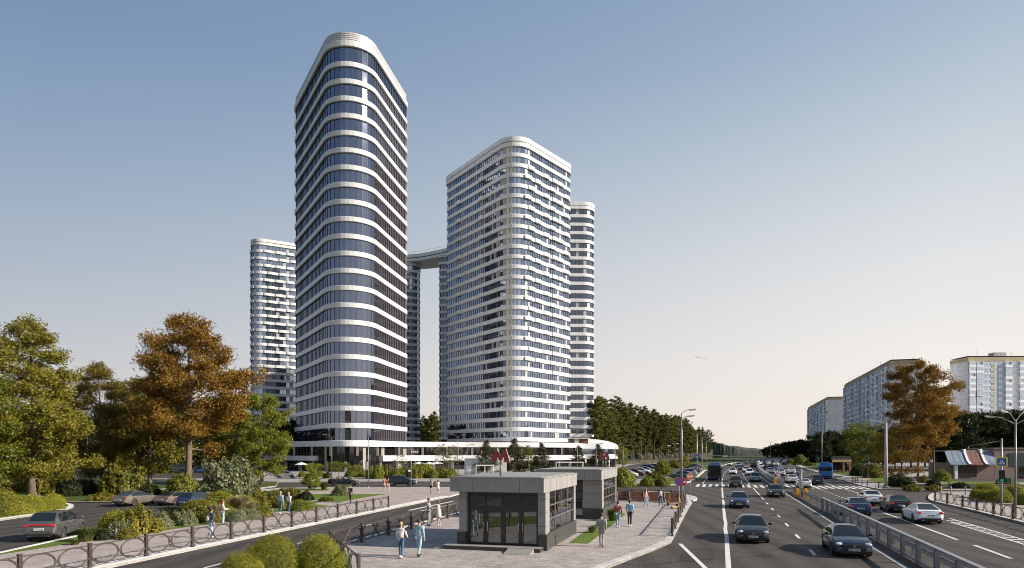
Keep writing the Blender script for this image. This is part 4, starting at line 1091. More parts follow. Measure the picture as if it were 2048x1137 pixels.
lamp('tall slim lamp with two arms near the blue bus on the right',RD(196,24.5,ZP),0,11.5,[(11.4,-2.2,.5,0),(10.6,-2.2,.4,.3)],(.12,.08))
lamp('lamp with curved arms at the right edge behind the ring fence',G(2031,1037,ZP),0,7.6,[(7.2,-1.6,.6,0),(7.4,-.9,.75,-.3),(7.2,1.6,.6,0),(7.4,.9,.75,.3)],(.085,.06))
lamp('slim pale lamp between the parked sedan and the dark trees',G(221,962,ZP),0,8.2,[(8.1,1.6,.5,0),(8.1,-1.2,.6,0)],(.09,.06))
lamp('slim lamp post half hidden behind the big green tree',G(175,958,ZP),0,7.8,[(7.7,1.2,.5,0)],(.09,.06))
for s,lab in ((430,'double armed lamp standing on the far median, the nearer one'),(560,'double armed lamp standing on the far median, the farther one')):
    lamp(lab,RD(s,9.),-TH,11,[(11,2.6,.9,0),(11,-2.6,.9,0)],(.2,.14))
for k,(px,py) in enumerate(((1155,956),(1192,958),(1247,946),(1266,943),(1231,950),(934,951))):
    lamp(['slim lamp before the podium, next to the second metro letter','slim lamp between the second metro letter and the rounded pavilion','slim lamp right of the rounded pavilion','slim lamp farther right of the rounded pavilion near the path','slim lamp at the rounded end of the white pavilion','slim lamp beside the white kiosk'][k],G(px,py,ZP),0,6.6,[(6.5,.7,.25,0)],(.07,.045))
# ------------------------------------------------------------------ small buildings, shelter, kiosk
def brickmat(name,c1,c2,mo):
    m=panelmat(name,c1,c2,mo,.26,.085); return m
m_brick=brickmat('red_brick',(.34,.13,.075),(.25,.095,.058),(.22,.16,.13))
m_roofb=M('blue_roof',(.15,.19,.25),.5,.1,.15,.8); m_roofr=M('rust_roof',(.15,.055,.034),.7,0,.35,1.6)
cf=thing('brick_cafe','low red brick cafe with blue and rust coloured mansard roof at the right edge','building',G(1897,958,ZP),-.06)
k_=G(1897,958).y/1350
wx=lambda px:(px-1897)*k_
mb=MB(); mb.box((wx(1947)-.2,4.2,1.5),(wx(1992)-wx(1908),7.6,3.0)); mb.obj('wall',m_brick,cf)
mb=MB(); mb.box((wx(2050),4.6,2.9),(wx(2120)-wx(1991),8.4,5.8)); mb.box((wx(2050),4.6,5.85),(wx(2120)-wx(1991)+.3,8.7,.22)); mb.obj('brick_block',m_brick,cf)
def roofsec(x0,x1,mat,slat=True):
    mb=MB(); e=.6
    prof=[(-.9,2.75),(-.1,3.35),(1.1,5.3)]
    for (ya,za),(yb,zb) in zip(prof,prof[1:]): 
        mb.quad((x0,ya,za),(x1,ya,za),(x1,yb,zb),(x0,yb,zb)); mb.quad((x0,ya,za-.12),(x0,yb,zb-.12),(x1,yb,zb-.12),(x1,ya,za-.12))
    mb.quad((x0,-.9,2.63),(x1,-.9,2.63),(x1,-.9,2.75),(x0,-.9,2.75))
    n=int((x1-x0)/.9)
    for k in range(n+1):
        x=x0+(x1-x0)*k/max(n,1)
        for (ya,za),(yb,zb) in zip(prof,prof[1:]): mb.bar((x,ya,za+.02),(x,yb,zb+.02),.025,.03)
    return mb.obj('roof_section',mat,cf)
roofsec(wx(1896),wx(1932),m_roofb); roofsec(wx(1933),wx(1963),m_roofr); roofsec(wx(1964),wx(1996),m_roofb)
for px in (1932.5,1963.5):
    mb=MB(); x=wx(px); mb.bar((x,-.95,2.8),(x,-.1,3.45),.45,.2); mb.bar((x,-.1,3.45),(x,1.15,5.45),.45,.2); mb.tube([(x-.25,1.2,5.4),(x+.25,1.2,5.4)],.3,10); mb.obj('roof_rib',m_swhite,cf)
mb=MB(); mb.box((wx(1947),4.8,5.35),(wx(1992)-wx(1900),7.2,.2)); mb.obj('flat_roof',m_roofing,cf)
for k in range(7):
    mb=MB(); x=wx(1912)+k*.62; mb.box((x,.38,1.45),(.5,.08,2.1)); mb.obj('window',m_glassD,cf)
mb=MB(); mb.box((wx(1909),-.3,1.4),(.5,.5,2.8)); mb.obj('pillar',m_swhite,cf)
mb=MB(); mb.box((wx(2035),.36,3.7),(wx(2060)-wx(2013),.1,2.5)); mb.obj('dark_sign_panel',M('dark_green_panel',(.02,.035,.038),.4,0,.1,1.),cf)
mb=MB(); mb.box((wx(2037),.35,1.2),(1.0,.1,2.2)); mb.obj('door',m_glassD,cf)
# bus shelter
bs=thing('bus_shelter','bus shelter with dark roof and tan fascia behind the blue bus','bus shelter',G(1664,946,ZP),-.1)
k_=G(1664,946).y/1350; W_=36*k_
mb=MB(); mb.box((W_/2+.3,1.1,3.65),(W_-.5,2.6,.9),0,taper=.9); mb.obj('roof',m_mull,bs)
m_tan=M('tan_board',(.48,.30,.16),.6,0,.12,1.5)
mb=MB(); mb.box((W_/2,-.25,2.95),(W_,.12,.6)); mb.obj('fascia',m_tan,bs)
for x in (W_*.62,W_*.95):
    mb=MB(); mb.box((x,.2,1.35),(.5,.4,2.6)); mb.obj('post',m_rust,bs)
for x in (.15,):
    mb=MB(); mb.box((x,.2,1.35),(.12,.12,2.6)); mb.obj('post',m_galv,bs)
mb=MB(); mb.quad((.2,2.,.2),(W_-.2,2.,.2),(W_-.2,2.,2.6),(.2,2.,2.6)); mb.obj('glass_back',m_glassD,bs)
mb=MB(); mb.box((W_*.35,1.4,.45),(W_*.5,.4,.08)); mb.obj('bench',m_tan,bs)
# white kiosk and frames in front of the podium
wk=thing('white_kiosk','plain white box kiosk behind the first metro letter','kiosk',G(929,953,ZP),0)
k_=G(929,953).y/1350
mb=MB(); mb.box((41*k_,2.5,1.85),(82*k_,5,3.7)); mb.obj('wall',m_bandgrey,wk)
mb=MB(); mb.box((41*k_,2.5,3.74),(82*k_+.2,5.2,.1)); mb.obj('roof',m_swhite,wk)
mb=MB(); mb.box((8*k_,-.03,1.2),(1.1,.06,2.3)); mb.obj('door',m_wfr,wk)
def frame_canopy(label,p,w,h):
    t=thing('white_canopy',label,'canopy',p,0)
    mb=MB(); mb.box((w/2,1.2,h),(w,2.4,.16)); mb.obj('roof',m_swhite,t)
    for x in (.1,w*.5,w-.1):
        for y in (.1,2.3):
            mb=MB(); mb.box((x,y,h/2-.05),(.1,.1,h-.1)); mb.obj('post',m_swhite,t)
frame_canopy('thin flat canopy on white posts in front of the white kiosk',G(951,957,ZP),3.6,2.5)
frame_canopy('thin flat canopy on white posts in front of the second metro letter',G(1112,952,ZP),6.,2.9)
def parasol(label,p,group):
    t=thing('parasol',label,'parasol',p,0,group)
    mb=MB(); mb.tube([(0,0,0),(0,0,2.5)],.03,6); mb.obj('pole',m_galv,t)
    mb=MB(); mb.lathe([(1.6,2.15),(1.62,2.2),(.8,2.5),(.05,2.75)],8,sm=False); mb.obj('canopy',m_swhite,t)
for px,Y in ((838,168),(858,165),(874,172),(603,158)):
    parasol('open white parasol on the terrace before the podium',Q(px,Y,ZP),'parasols on the terrace')
# benches on the metro square
m_wood=M('dark_wood',(.11,.045,.025),.6,0,.25,2.5)
bx=[(1232,1002),(1257,1003),(1293,1004.5),(1327,1006)]
for i,(px,py) in enumerate(bx):
    p=G(px,py,ZP); t=thing('bench',['dark wooden bench half hidden by the second pavilion','dark wooden bench second from the pavilion','dark wooden bench between the pink and the denim pedestrian','dark wooden bench nearest to the yellow scooter'][i],'bench',p,-.05)
    L_=1.75 if i else 1.3
    mb=MB(); mb.box((L_/2,0,.43),(L_,.5,.07)); mb.obj('seat',m_wood,t)
    mb=MB()
    mb.box((L_/2,.24,.62),(L_,.06,.80)); mb.box((L_/2,-.22,.24),(L_,.04,.34))
    mb.obj('backrest',m_wood,t)
    for x in (.15,L_-.15):
        mb=MB(); mb.box((x,0,.2),(.1,.5,.4)); mb.box((x,.2,.6),(.08,.06,.75)); mb.obj('support',m_concrete,t)
# planter boxes closing the gaps
# scooters
m_yel=M('scooter_yellow',(.70,.36,.02),.45,0,.1,3.,coat=.2); m_rub=M('rubber',(.018,.018,.019),.85,0,.1,6.)
def scooter(label,p,rz):
    t=thing('kick_scooter',label,'scooter',p,rz)
    mb=MB(); mb.box((0,0,.16),(.75,.18,.07)); mb.box((-.45,0,.2),(.2,.12,.05)); mb.obj('deck',m_yel,t)
    for x in (-.5,.52):
        mb=MB(); mb.tube([(x,-.035,.12),(x,.035,.12)],.12,14); mb.obj('wheel',m_rub,t)
    mb=MB(); mb.tube([(.5,0,.14),(.42,0,.5),(.34,0,1.12)],.035,8); mb.obj('stem',m_yel,t)
    mb=MB(); mb.tube([(.34,-.27,1.1),(.34,0,1.13),(.34,.27,1.1)],.02,6); mb.obj('handlebar',m_rub,t)
scooter('yellow kick scooter parked at the kerb by the no stopping sign',G(1352,1018,ZP),.5)
scooter('yellow kick scooter lying nearest to the last bench',G(1345,1012,ZP),2.3)
# bollards
bm_=MB(); bm_.lathe([(.06,0),(.06,.85),(.075,.86),(.075,.92),(.03,.96),(0,.965)],10); bmd=bm_.mesh('bollard',m_mull)
bm2=MB(); bm2.lathe([(.08,0),(.08,.9),(.05,1.0),(0,1.01)],10); bml=bm2.mesh('bollard',m_cladl)
for px,py in ((1704.5,966),(1708,966.5),(1711.5,966.8),(1715,967),(1724,972),(1734.5,974.5),(1757,977),(1776,976),(1803,977.5),(1850,978),(1898,978.3)):
    tag(link('bollard',bmd,None,G(px,py,ZP)),'short black bollard along the far right kerb','bollard','black bollards')
for px,py in ((1882,989),(1902,989.5),(1931,990)):
    tag(link('bollard',bml,None,G(px,py,ZP)),'short pale stone bollard on the right pavement','bollard','pale bollards')
hb=thing('hoop_barrier','low black pipe barrier beside the thick concrete pole','barrier',G(1755,977,ZP),-.2)
for k in range(2):
    mb=MB(); mb.tube([(k*.75-.3,0,0),(k*.75-.3,0,.9),(k*.75+.3,0,.9),(k*.75+.3,0,0)],.03,6); mb.obj('hoop',m_mull,hb)
# far gantry with sign boards
gp=RD(640,0); gn=thing('road_gantry','distant road gantry with two dark sign boards above the traffic','gantry',(gp.x,gp.y,0),-TH-.15)
mb=MB(); 
for x in (-1,11.,24): mb.box((x,0,4.5),(.5,.5,9))
mb.box((11.5,0,9),(26,.6,.6)); mb.obj('frame',m_galv,gn)
for x in (5,17):
    mb=MB(); mb.box((x,-.5,9.3),(7.5,.2,4.2)); mb.obj('sign_board',m_back,gn)
# condensation trail high in the sky
mb=MB(); a=Vector(((1388-CX)/F*9000,9000,H+(905-714)/F*9000)); b=Vector(((1446-CX)/F*9000,9000,H+(905-722.5)/F*9000))
mb.tube([a,a.lerp(b,.5),b],[2.4,2,.8],8); tr_=mb.obj('contrail',M('vapour',(.9,.9,.9),1,0,0)); tr_['kind']='stuff'
# ------------------------------------------------------------------ vegetation
def leafmat(name,cols,trans=.26,gloss=.02):
    m,nt,b=new_mat(name); nt.nodes.remove(b); out=nt.nodes['Material Output']
    g=N(nt,'ShaderNodeNewGeometry'); oi=N(nt,'ShaderNodeObjectInfo')
    tcn=N(nt,'ShaderNodeTexCoord'); nf=noise(nt,.55,3,tcn.outputs['Object'],.6)
    sm_=N(nt,'ShaderNodeMapRange'); nt.links.new(nf,sm_.inputs[0]); sm_.inputs[1].default_value=.34; sm_.inputs[2].default_value=.66
    ad=N(nt,'ShaderNodeMix'); ad.inputs[0].default_value=.45; nt.links.new(g.outputs['Random Per Island'],ad.inputs[2]); nt.links.new(sm_.outputs[0],ad.inputs[3])
    n=len(cols); c=ramp(nt,ad.outputs[0],[(.12+.76*k/(n-1),cols[k]) for k in range(n)])
    hv=N(nt,'ShaderNodeHueSaturation'); mr=N(nt,'ShaderNodeMapRange'); nt.links.new(oi.outputs['Random'],mr.inputs[0]); mr.inputs[3].default_value=.75; mr.inputs[4].default_value=1.2
    nt.links.new(mr.outputs[0],hv.inputs['Value']); nt.links.new(c,hv.inputs['Color']); c=hv.outputs[0]
    d=N(nt,'ShaderNodeBsdfDiffuse'); t=N(nt,'ShaderNodeBsdfTranslucent'); nt.links.new(c,d.inputs[0]); nt.links.new(c,t.inputs[0])
    mx=N(nt,'ShaderNodeMixShader'); mx.inputs[0].default_value=trans; nt.links.new(d.outputs[0],mx.inputs[1]); nt.links.new(t.outputs[0],mx.inputs[2])
    gl=N(nt,'ShaderNodeBsdfGlossy'); gl.inputs['Roughness'].default_value=.45
    mx2=N(nt,'ShaderNodeMixShader'); mx2.inputs[0].default_value=gloss; nt.links.new(mx.outputs[0],mx2.inputs[1]); nt.links.new(gl.outputs[0],mx2.inputs[2])
    nt.links.new(mx2.outputs[0],out.inputs[0]); return m
lf_green=leafmat('leaves_olive',[(.075,.08,.011),(.145,.137,.016),(.215,.182,.022),(.29,.23,.035)])
lf_fresh=leafmat('leaves_fresh',[(.08,.105,.012),(.14,.165,.018),(.21,.225,.026),(.29,.265,.04)])
lf_mixed=leafmat('leaves_turning',[(.07,.08,.014),(.12,.115,.018),(.18,.12,.02),(.22,.11,.02)])
lf_autumn=leafmat('leaves_autumn',[(.10,.07,.012),(.21,.105,.015),(.29,.145,.02),(.24,.145,.022),(.36,.20,.034)])
lf_gold=leafmat('leaves_gold',[(.12,.075,.015),(.20,.115,.02),(.27,.165,.03)])
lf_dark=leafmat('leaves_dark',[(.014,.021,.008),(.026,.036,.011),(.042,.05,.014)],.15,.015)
lf_pine=leafmat('pine_needles',[(.035,.048,.012),(.075,.086,.017),(.125,.125,.022),(.20,.175,.033)],.12)
lf_spruce=leafmat('spruce_needles',[(.025,.035,.014),(.05,.06,.02),(.08,.08,.03)],.12)
lf_box=leafmat('box_leaves',[(.10,.115,.012),(.18,.19,.016),(.28,.26,.024),(.38,.33,.035)],.22)
lf_grey=leafmat('silver_leaves',[(.10,.12,.05),(.18,.19,.09),(.27,.26,.15)],.22)
lf_straw=leafmat('straw_grass',[(.20,.16,.07),(.30,.24,.12),(.40,.33,.20)],.3)
lf_tuft=leafmat('green_grass_blades',[(.06,.085,.02),(.12,.14,.035),(.24,.23,.09)],.3)
lf_flower=leafmat('white_flower_leaves',[(.06,.08,.02),(.09,.11,.03),(.13,.14,.04),(.5,.48,.46)],.2)
m_bark=M('bark',(.13,.095,.07),.95,0,.4,7.,bmp=.6); m_barkp=M('pine_bark',(.11,.07,.045),.95,0,.35,5.,bmp=.5)
def leaves_mesh(name,pts,size,rng,mat,up=.35,outn=None,aspect=.62,shape='leaf'):
    n=len(pts); nr=rng.normal(size=(n,3)); nr[:,2]+=up
    if outn is not None: nr=nr*.75+outn*1.0
    nr/=np.linalg.norm(nr,axis=1,keepdims=True)+1e-9
    a=rng.normal(size=(n,3)); a-=nr*(a*nr).sum(1,keepdims=True); a/=np.linalg.norm(a,axis=1,keepdims=True)+1e-9
    b=np.cross(nr,a); s=(size*rng.uniform(.6,1.35,size=(n,1)))
    v=np.empty((n,4,3)); v[:,0]=pts-a*s*.5; v[:,1]=pts+b*s*aspect*.5+nr*s*.08; v[:,2]=pts+a*s*.5-nr*s*.05; v[:,3]=pts-b*s*aspect*.5+nr*s*.08
    me=bpy.data.meshes.new(name); me.vertices.add(n*4); me.vertices.foreach_set('co',v.reshape(-1).astype(np.float32))
    me.loops.add(n*4); me.loops.foreach_set('vertex_index',np.arange(n*4,dtype=np.int32))
    me.polygons.add(n); me.polygons.foreach_set('loop_start',np.arange(0,n*4,4,dtype=np.int32)); me.polygons.foreach_set('loop_total',np.full(n,4,dtype=np.int32))
    me.materials.append(mat); me.update(calc_edges=True); return me
PROF={'oval':lambda t: math.sin(PI*min(1,max(.0,t*.86+.12)))**.75,
      'pyr':lambda t: (1-t)**.72*min(1,.55+t*3.2)*.98+.06,
      'round':lambda t: math.sqrt(max(0,1-(2*t-.92)**2))+.05,
      'pine':lambda t: (.35+.9*t if t<.55 else .92*(1-t)/.45+.08)*(.85),
      'spruce':lambda t: (1-t)**.9+.03}
def tree_meshes(seed,h,R_,base,prof,nleaf,lsize,leafm,barkm,trunk_r,nbr=46,lean=.02,clump=.09,droop=0.,sub=4):
    rr=random.Random(seed); rng=np.random.default_rng(seed)
    mb=MB(); ph=rr.uniform(0,6)
    tp=lambda z: Vector((math.sin(z/h*3+ph)*lean*h*(z/h),math.cos(z/h*2.3+ph)*lean*h*(z/h),z))
    nz=10; mb.tube([tp(h*.97*k/nz) for k in range(nz+1)],[trunk_r*(1.25 if k==0 else 1)*(1-.93*k/nz)+.012 for k in range(nz+1)],8)
    cen=[]; wt=[]
    for i in range(nbr):
        t=(i+rr.random())/nbr; z=h*(base+(1-base)*t*.97); az=i*2.399+rr.uniform(-.5,.5)
        L=max(.25,R_*PROF[prof](t)*rr.uniform(.62,1.12)); rise=rr.uniform(-.12,.75)*(1-.2*t)-droop
        p0=tp(z); d=Vector((math.cos(az),math.sin(az),rise)); pts=[p0]; 
        for k in range(1,5): 
            f=k/4; pts.append(p0+d*L*f+Vector((rr.uniform(-1,1),rr.uniform(-1,1),rr.uniform(-.5,1)))*L*.05+Vector((0,0,-droop*L*f*f*.5)))
        br=max(.012,trunk_r*(1-t)*.34); mb.tube(pts,[br*(1-.8*k/4) for k in range(5)],4,cap=False)
        for k in range(2,5): cen.append(pts[k]); wt.append((.3+L*(k/4)**2)*.7)
        for s in range(sub):
            k=rr.choice((2,3,3,4)); a2=az+rr.choice((-1,1))*rr.uniform(.5,1.2); L2_=L*rr.uniform(.22,.45)
            q=pts[k]; e=q+Vector((math.cos(a2),math.sin(a2),rr.uniform(-.15,.55)))*L2_
            mb.tube([q,(q+e)/2+Vector((0,0,L2_*.06)),e],[br*.35,br*.25,.008],3,cap=False)
            cen+= [(q+e)/2,e]; wt+=[L2_*.8,L2_*1.9]
    trunk=mb.mesh('trunk',barkm)
    c=np.array([tuple(x) for x in cen]); wt=np.array(wt); wt/=wt.sum()
    idx=rng.choice(len(c),size=nleaf,p=wt); sg=clump*R_*rng.uniform(.6,1.3,size=(len(c),1))
    off=np.clip(rng.normal(size=(nleaf,3)),-1.7,1.7)*sg[idx]*np.array([1,1,.8])
    pts=c[idx]+off
    pts[:,2]=np.clip(pts[:,2],h*base*.72,None)
    crown=leaves_mesh('crown',pts,lsize,rng,leafm)
    return trunk,crown
def tree(label,meshes,loc,rz=0,scale=1.,group=None,name='tree',cat='tree',pre=None):
    t=thing(name,label,cat,loc,rz,group); t.scale=(scale,)*3 if isinstance(scale,(int,float)) else scale
    link('trunk',meshes[0],t); link('crown',meshes[1],t); return t
rr=random.Random(77)
# --- left foreground trees
P_=ZP
tree('big olive green tree at the far left with a straight bare trunk',tree_meshes(1,19.3,5.6,.10,'pyr',70000,.22,lf_green,m_bark,.36,66,.012,.075,.06,7),G(63,1003,P_),.4)
tree('bright fresh green tree cut by the left edge',tree_meshes(2,12.4,3.6,.12,'oval',20000,.19,lf_fresh,m_bark,.24,44,.02,.1),G(-18,1010,P_))
tree('slender tree turning from green to brown between the two big trees',tree_meshes(3,17.6,4.6,.08,'oval',46000,.23,lf_mixed,m_bark,.22,54,.02,.085,0,6),G(203,978,P_))
tree('large autumn tree with rust brown crown and reddish trunk',tree_meshes(4,22.6,8.0,.24,'pyr',80000,.25,lf_autumn,m_bark,.42,58,.02,.062,.02,7),G(376,985,P_),1.1)
tree('fresh green tree in front of the foot of the tallest tower',tree_meshes(5,14.4,4.6,.06,'oval',46000,.21,lf_fresh,m_bark,.25,56,.02,.08,0,6),G(524,968.5,P_))
tg=tree_meshes(6,14,4.6,.16,'oval',22000,.3,lf_green,m_bark,.24,44,.02,.1)
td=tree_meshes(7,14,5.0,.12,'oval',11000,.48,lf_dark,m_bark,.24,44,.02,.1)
tm=tree_meshes(8,13,4.6,.15,'oval',18000,.3,lf_mixed,m_bark,.22,40,.02,.1)
tree('green tree growing close behind the autumn tree',tg,G(300,974,P_),.3,1.15)
tree('brownish tree half hidden between autumn tree and slender tree',tm,G(262,972,P_),1.0,.95)
tree('green tree peeking out to the right of the autumn tree',tg,G(448,966,P_),2.,1.0)
for i,(px,Y,k,s) in enumerate([(-60,150,1,1.1),(20,165,0,1.0),(85,150,1,.95),(130,170,1,1.05),(165,150,1,.9),(212,160,1,.95),(252,175,1,1.0),(290,165,1,.9),(335,178,1,1.0),(385,165,1,.95),(420,180,0,.9),(470,172,1,.9),(505,185,0,.85),(555,205,1,.95),(582,215,1,1.0),(-150,160,1,1.2),(110,200,1,1.1),(300,210,1,1.2),(400,215,1,1.1),(30,210,1,1.2),(200,215,1,1.2)]):
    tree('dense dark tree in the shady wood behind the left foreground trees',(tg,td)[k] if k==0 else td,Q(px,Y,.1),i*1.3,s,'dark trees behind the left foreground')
# --- right trees
ta=tree_meshes(9,20.4,4.9,.34,'oval',34000,.26,lf_autumn,m_bark,.2,50,.015,.08,0,6)
tree('tall autumn tree with thin trunk right of the slab blocks, taller of the pair',ta,G(1836,965,P_),.6)
tree('shorter autumn tree with thin trunk, right of its taller twin',tree_meshes(10,16.6,4.3,.34,'oval',20000,.25,lf_autumn,m_bark,.17,36,.02,.065,0,6),G(1868,962,P_))
tree('low golden brown tree between the concrete pole and the tall autumn tree',tree_meshes(11,9.8,3.5,.12,'oval',18000,.2,lf_gold,m_bark,.13,40,.02,.1),G(1803,966,P_))
tree('lone fresh green tree left of the concrete pole',tree_meshes(12,10.6,4.1,.16,'round',20000,.22,lf_fresh,m_bark,.16,42,.02,.1),G(1736,957,P_))
for i,(px,Y,s) in enumerate([(1640,212,.80),(1662,220,.85),(1690,214,.8),(1712,190,.82),(1765,200,.85),(1790,205,.9)]):
    tree('dark leafy tree below the slab blocks, in the row behind the bus shelter',td,Q(px,Y,.1),i*1.7,s,'dark trees below the slab blocks')
for i,(px,Y,s) in enumerate([(1872,190,1.0),(1898,200,1.0),(1925,180,1.05),(1950,196,1.1),(1978,184,1.05),(2005,200,1.15),(2035,186,1.1),(2066,190,1.15),(2100,180,1.1),(1912,225,1.25),(1965,230,1.25),(2020,232,1.3),(2060,230,1.3),(1850,230,1.1),(1822,225,1.0)]):
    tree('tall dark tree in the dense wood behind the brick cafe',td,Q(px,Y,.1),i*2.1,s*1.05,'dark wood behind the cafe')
tr_=tree_meshes(13,11,4.6,.12,'round',4500,.8,lf_dark,m_bark,.2,36,.02,.12)
for i,(px,Y,s) in enumerate([(1541,540,.85),(1551,520,.95),(1561,500,1.0),(1571,480,1.05),(1581,462,1.08),(1591,445,1.1),(1601,430,1.15),(1610,420,1.1)]):
    tree('round dark street tree in the clipped row far down the road on the right',tr_,Q(px,Y,0),i*1.1,s*1.02,'round street trees')
tree('small lone tree on the horizon left of the dark round tree row',tr_,Q(1532,640,0),.5,.75)
# --- pine wood beyond the car park
mb=MB(); hp=[Q(1170,250),Q(1236,282),Q(1330,330),Q(1400,470),Q(1455,800),Q(1400,1000),Q(900,1000),Q(600,500),Q(900,300),Q(1100,270)]
fm=M('forest_floor',(.045,.04,.02),.95,0,.3,.2)
mb.prism([(p.x,p.y) for p in hp],-.1,1.6,0,0,False); structure(mb.obj('forest_floor',fm))
pv=[tree_meshes(20+k,25,(4.4,5.0,4.0,4.8)[k],(.30,.22,.38,.10)[k],('pine','oval','pine','spruce')[k],13000,.40,lf_pine,m_barkp,.20,44,.008,.075,.02,5) for k in range(4)]
rp_=random.Random(5)
def pine(px,Y,s): tree('tall pine in the wood beyond the car park, right of the towers',pv[rp_.randrange(4)],Q(px,Y,1.5),rp_.uniform(0,6),s*rp_.uniform(.8,1.08),'pines beyond the car park','pine_tree')
front=[(1196,262),(1212,268),(1229,276),(1246,284),(1262,292),(1279,300),(1294,312),(1308,326),(1322,342),(1336,362),(1348,386),(1360,412),(1371,442),(1382,480),(1391,520),(1400,566),(1408,620),(1415,680)]
for i,(px,Y) in enumerate(front):
    pine(px,Y,1.0); pine(px+rp_.uniform(-6,6),Y+18,1.06); pine(px+rp_.uniform(-8,4),Y+38,1.08)
    pine(px+rp_.uniform(-10,2),Y+62,1.1)
for px in range(1186,1262,11): pine(px,rp_.uniform(300,360),1.12)
for px in (838,846,854,862,870,878,884,850,866): tree('pine showing in the gap between the tallest tower and the balconied tower',pv[rp_.randrange(4)],Q(px,rp_.uniform(348,400),.5),rp_.uniform(0,6),rp_.uniform(.9,1.1),'pines between the towers','pine_tree')
for px,Y in ((588,330),(577,350),(566,340)): tree('dark tree behind the podium at the left of the tallest tower',td,Q(px,Y*.8,.1),px,1.25,'dark trees left of the tallest tower')
# far-off wood on the horizon: one canopy
mb=MB(); n=260; rs=random.Random(3); 
rows=[]
for j in range(6):
    row=[]
    for i in range(n):
        px=1372+(1530-1372)*i/n
        Y=820+j*70; hh=(27-19*min(1,max(0,(px-1395)/95)))*(.55+.45*math.sin(j/5*PI))*rs.uniform(.9,1.06)*(1 if j not in (0,5) else .0)+.3
        p=Q(px,Y); row.append((p.x,p.y+rs.uniform(-8,8),max(.2,hh)))
    rows.append(row)
vs=[v for r in rows for v in r]; fs=[(j*n+i,j*n+i+1,(j+1)*n+i+1,(j+1)*n+i) for j in range(5) for i in range(n-1)]
mb.add(vs,fs); fw=mb.obj('far_wood',M('far_canopy',(.032,.038,.018),.95,0,.4,.08)); fw['kind']='stuff'
mb=MB(); rows=[]
for j in range(4):
    row=[]
    for i in range(420):
        a=R(-75+150*i/419); Y=(1500+j*260); hh=(14+6*math.sin(i*.21)+4*math.sin(i*.057))*rs.uniform(.8,1.1)*(0 if j in (0,3) else 1)+.2
        row.append((math.sin(a)*Y*1.2,math.cos(a)*Y,hh))
    rows.append(row)
vs=[v for r in rows for v in r]; fs=[(j*420+i,j*420+i+1,(j+1)*420+i+1,(j+1)*420+i) for j in range(3) for i in range(419)]
mb.add(vs,fs); fw=mb.obj('far_wood',MATS['far_canopy']); fw['kind']='stuff'
mb=MB(); rows=[]; n=60
for j in range(4):
    row=[]
    for i in range(n):
        q=i/(n-1); px=1184+(1425-1184)*q; Y=300+q**2.2*420+j*45+30; hh=(13-5*q)*(0 if j in (0,3) else 1)*rs.uniform(.7,1.1)+1.5
        p=Q(px,Y); row.append((p.x,p.y,hh))
    rows.append(row)
vs=[v for r in rows for v in r]; mb.add(vs,[(j*n+i,j*n+i+1,(j+1)*n+i+1,(j+1)*n+i) for j in range(3) for i in range(n-1)])
fw=mb.obj('wood_undergrowth',MATS['far_canopy']); fw['kind']='stuff'
# --- trees before the podium
sp_=tree_meshes(30,7.4,2.7,.05,'spruce',12000,.18,lf_spruce,m_barkp,.1,80,.005,.08,.12,3)
ll=tree_meshes(31,7.,2.2,.2,'oval',2600,.17,lf_grey,m_bark,.06,34,.02,.09)
lg=tree_meshes(32,7.,2.4,.1,'oval',5200,.20,lf_fresh,m_bark,.09,36,.02,.1)
for px,y,s,lab in ((973,953,1.05,'young spruce just left of the first metro letter'),(1029,951,1.12,'young spruce right of the first metro letter, largest of the podium spruces'),(1083,951,.98,'young spruce between the two metro letters'),(1157,949,.9,'young spruce left of the second metro letter'),(1196,945,.98,'young spruce directly behind the second metro letter'),(1006,948,.8,'small spruce behind the first metro letter')):
    tree(lab,sp_,G(px,y,P_),px,s,None,'spruce_tree')
for px,y,s,lab in ((886,951,1.0,'thin airy young tree beside the white parasols'),(906,950,.95,'thin airy young tree right of the other airy tree by the kiosk'),(800,948,.7,'thin airy young tree before the podium near the traffic light pole')):
    tree(lab,ll,G(px,y,P_),px,s,None,'young_tree')
for px,y,s,lab in ((1056,950,.95,'light green young tree between two spruces before the podium'),(1245,936,1.0,'light green tree at the rounded end of the white pavilion')):
    tree(lab,lg,G(px,y,P_),px,s,None,'young_tree')
tree('narrow fresh green bush tree on the lawn left of the blue convertible',tree_meshes(33,2.9,1.25,.02,'pyr',3800,.16,lf_fresh,m_bark,.05,34,.01,.13),G(622,979,P_),0,1.0)
# --- shrubs
def shrub_mesh(seed,n,size,mat,core=True,flat=.0,lump=.12):
    rng=np.random.default_rng(seed); 
    d=rng.normal(size=(n,3)); d[:,2]=np.abs(d[:,2])*.95-.12; d/=np.linalg.norm(d,axis=1,keepdims=True)
    lum=1+lump*np.sin(d[:,0]*5.1+seed)*np.sin(d[:,1]*4.3+seed*2)*np.sin(d[:,2]*4.7+1)+lump*.5*np.sin(d[:,0]*11+d[:,1]*9)
    r=rng.uniform(.80,1.04,size=n)*lum; r=np.where(rng.random(n)<.07,r*rng.uniform(1.02,1.13,size=n),r)
    pts=d*r[:,None]; pts[:,2]=np.maximum(pts[:,2],.01)
    return leaves_mesh('foliage',pts,size,rng,mat,.2,d)
m_core=M('shrub_inside',(.03,.04,.012),.95,0,.3,6.)
cmb=MB(); cmb.lathe([(.74,0),(.8,.25),(.68,.5),(.42,.72),(0.,.8)],14); core_me=cmb.mesh('inner_core',m_core)  # solid dark core added inside the leaf shell to block see-through
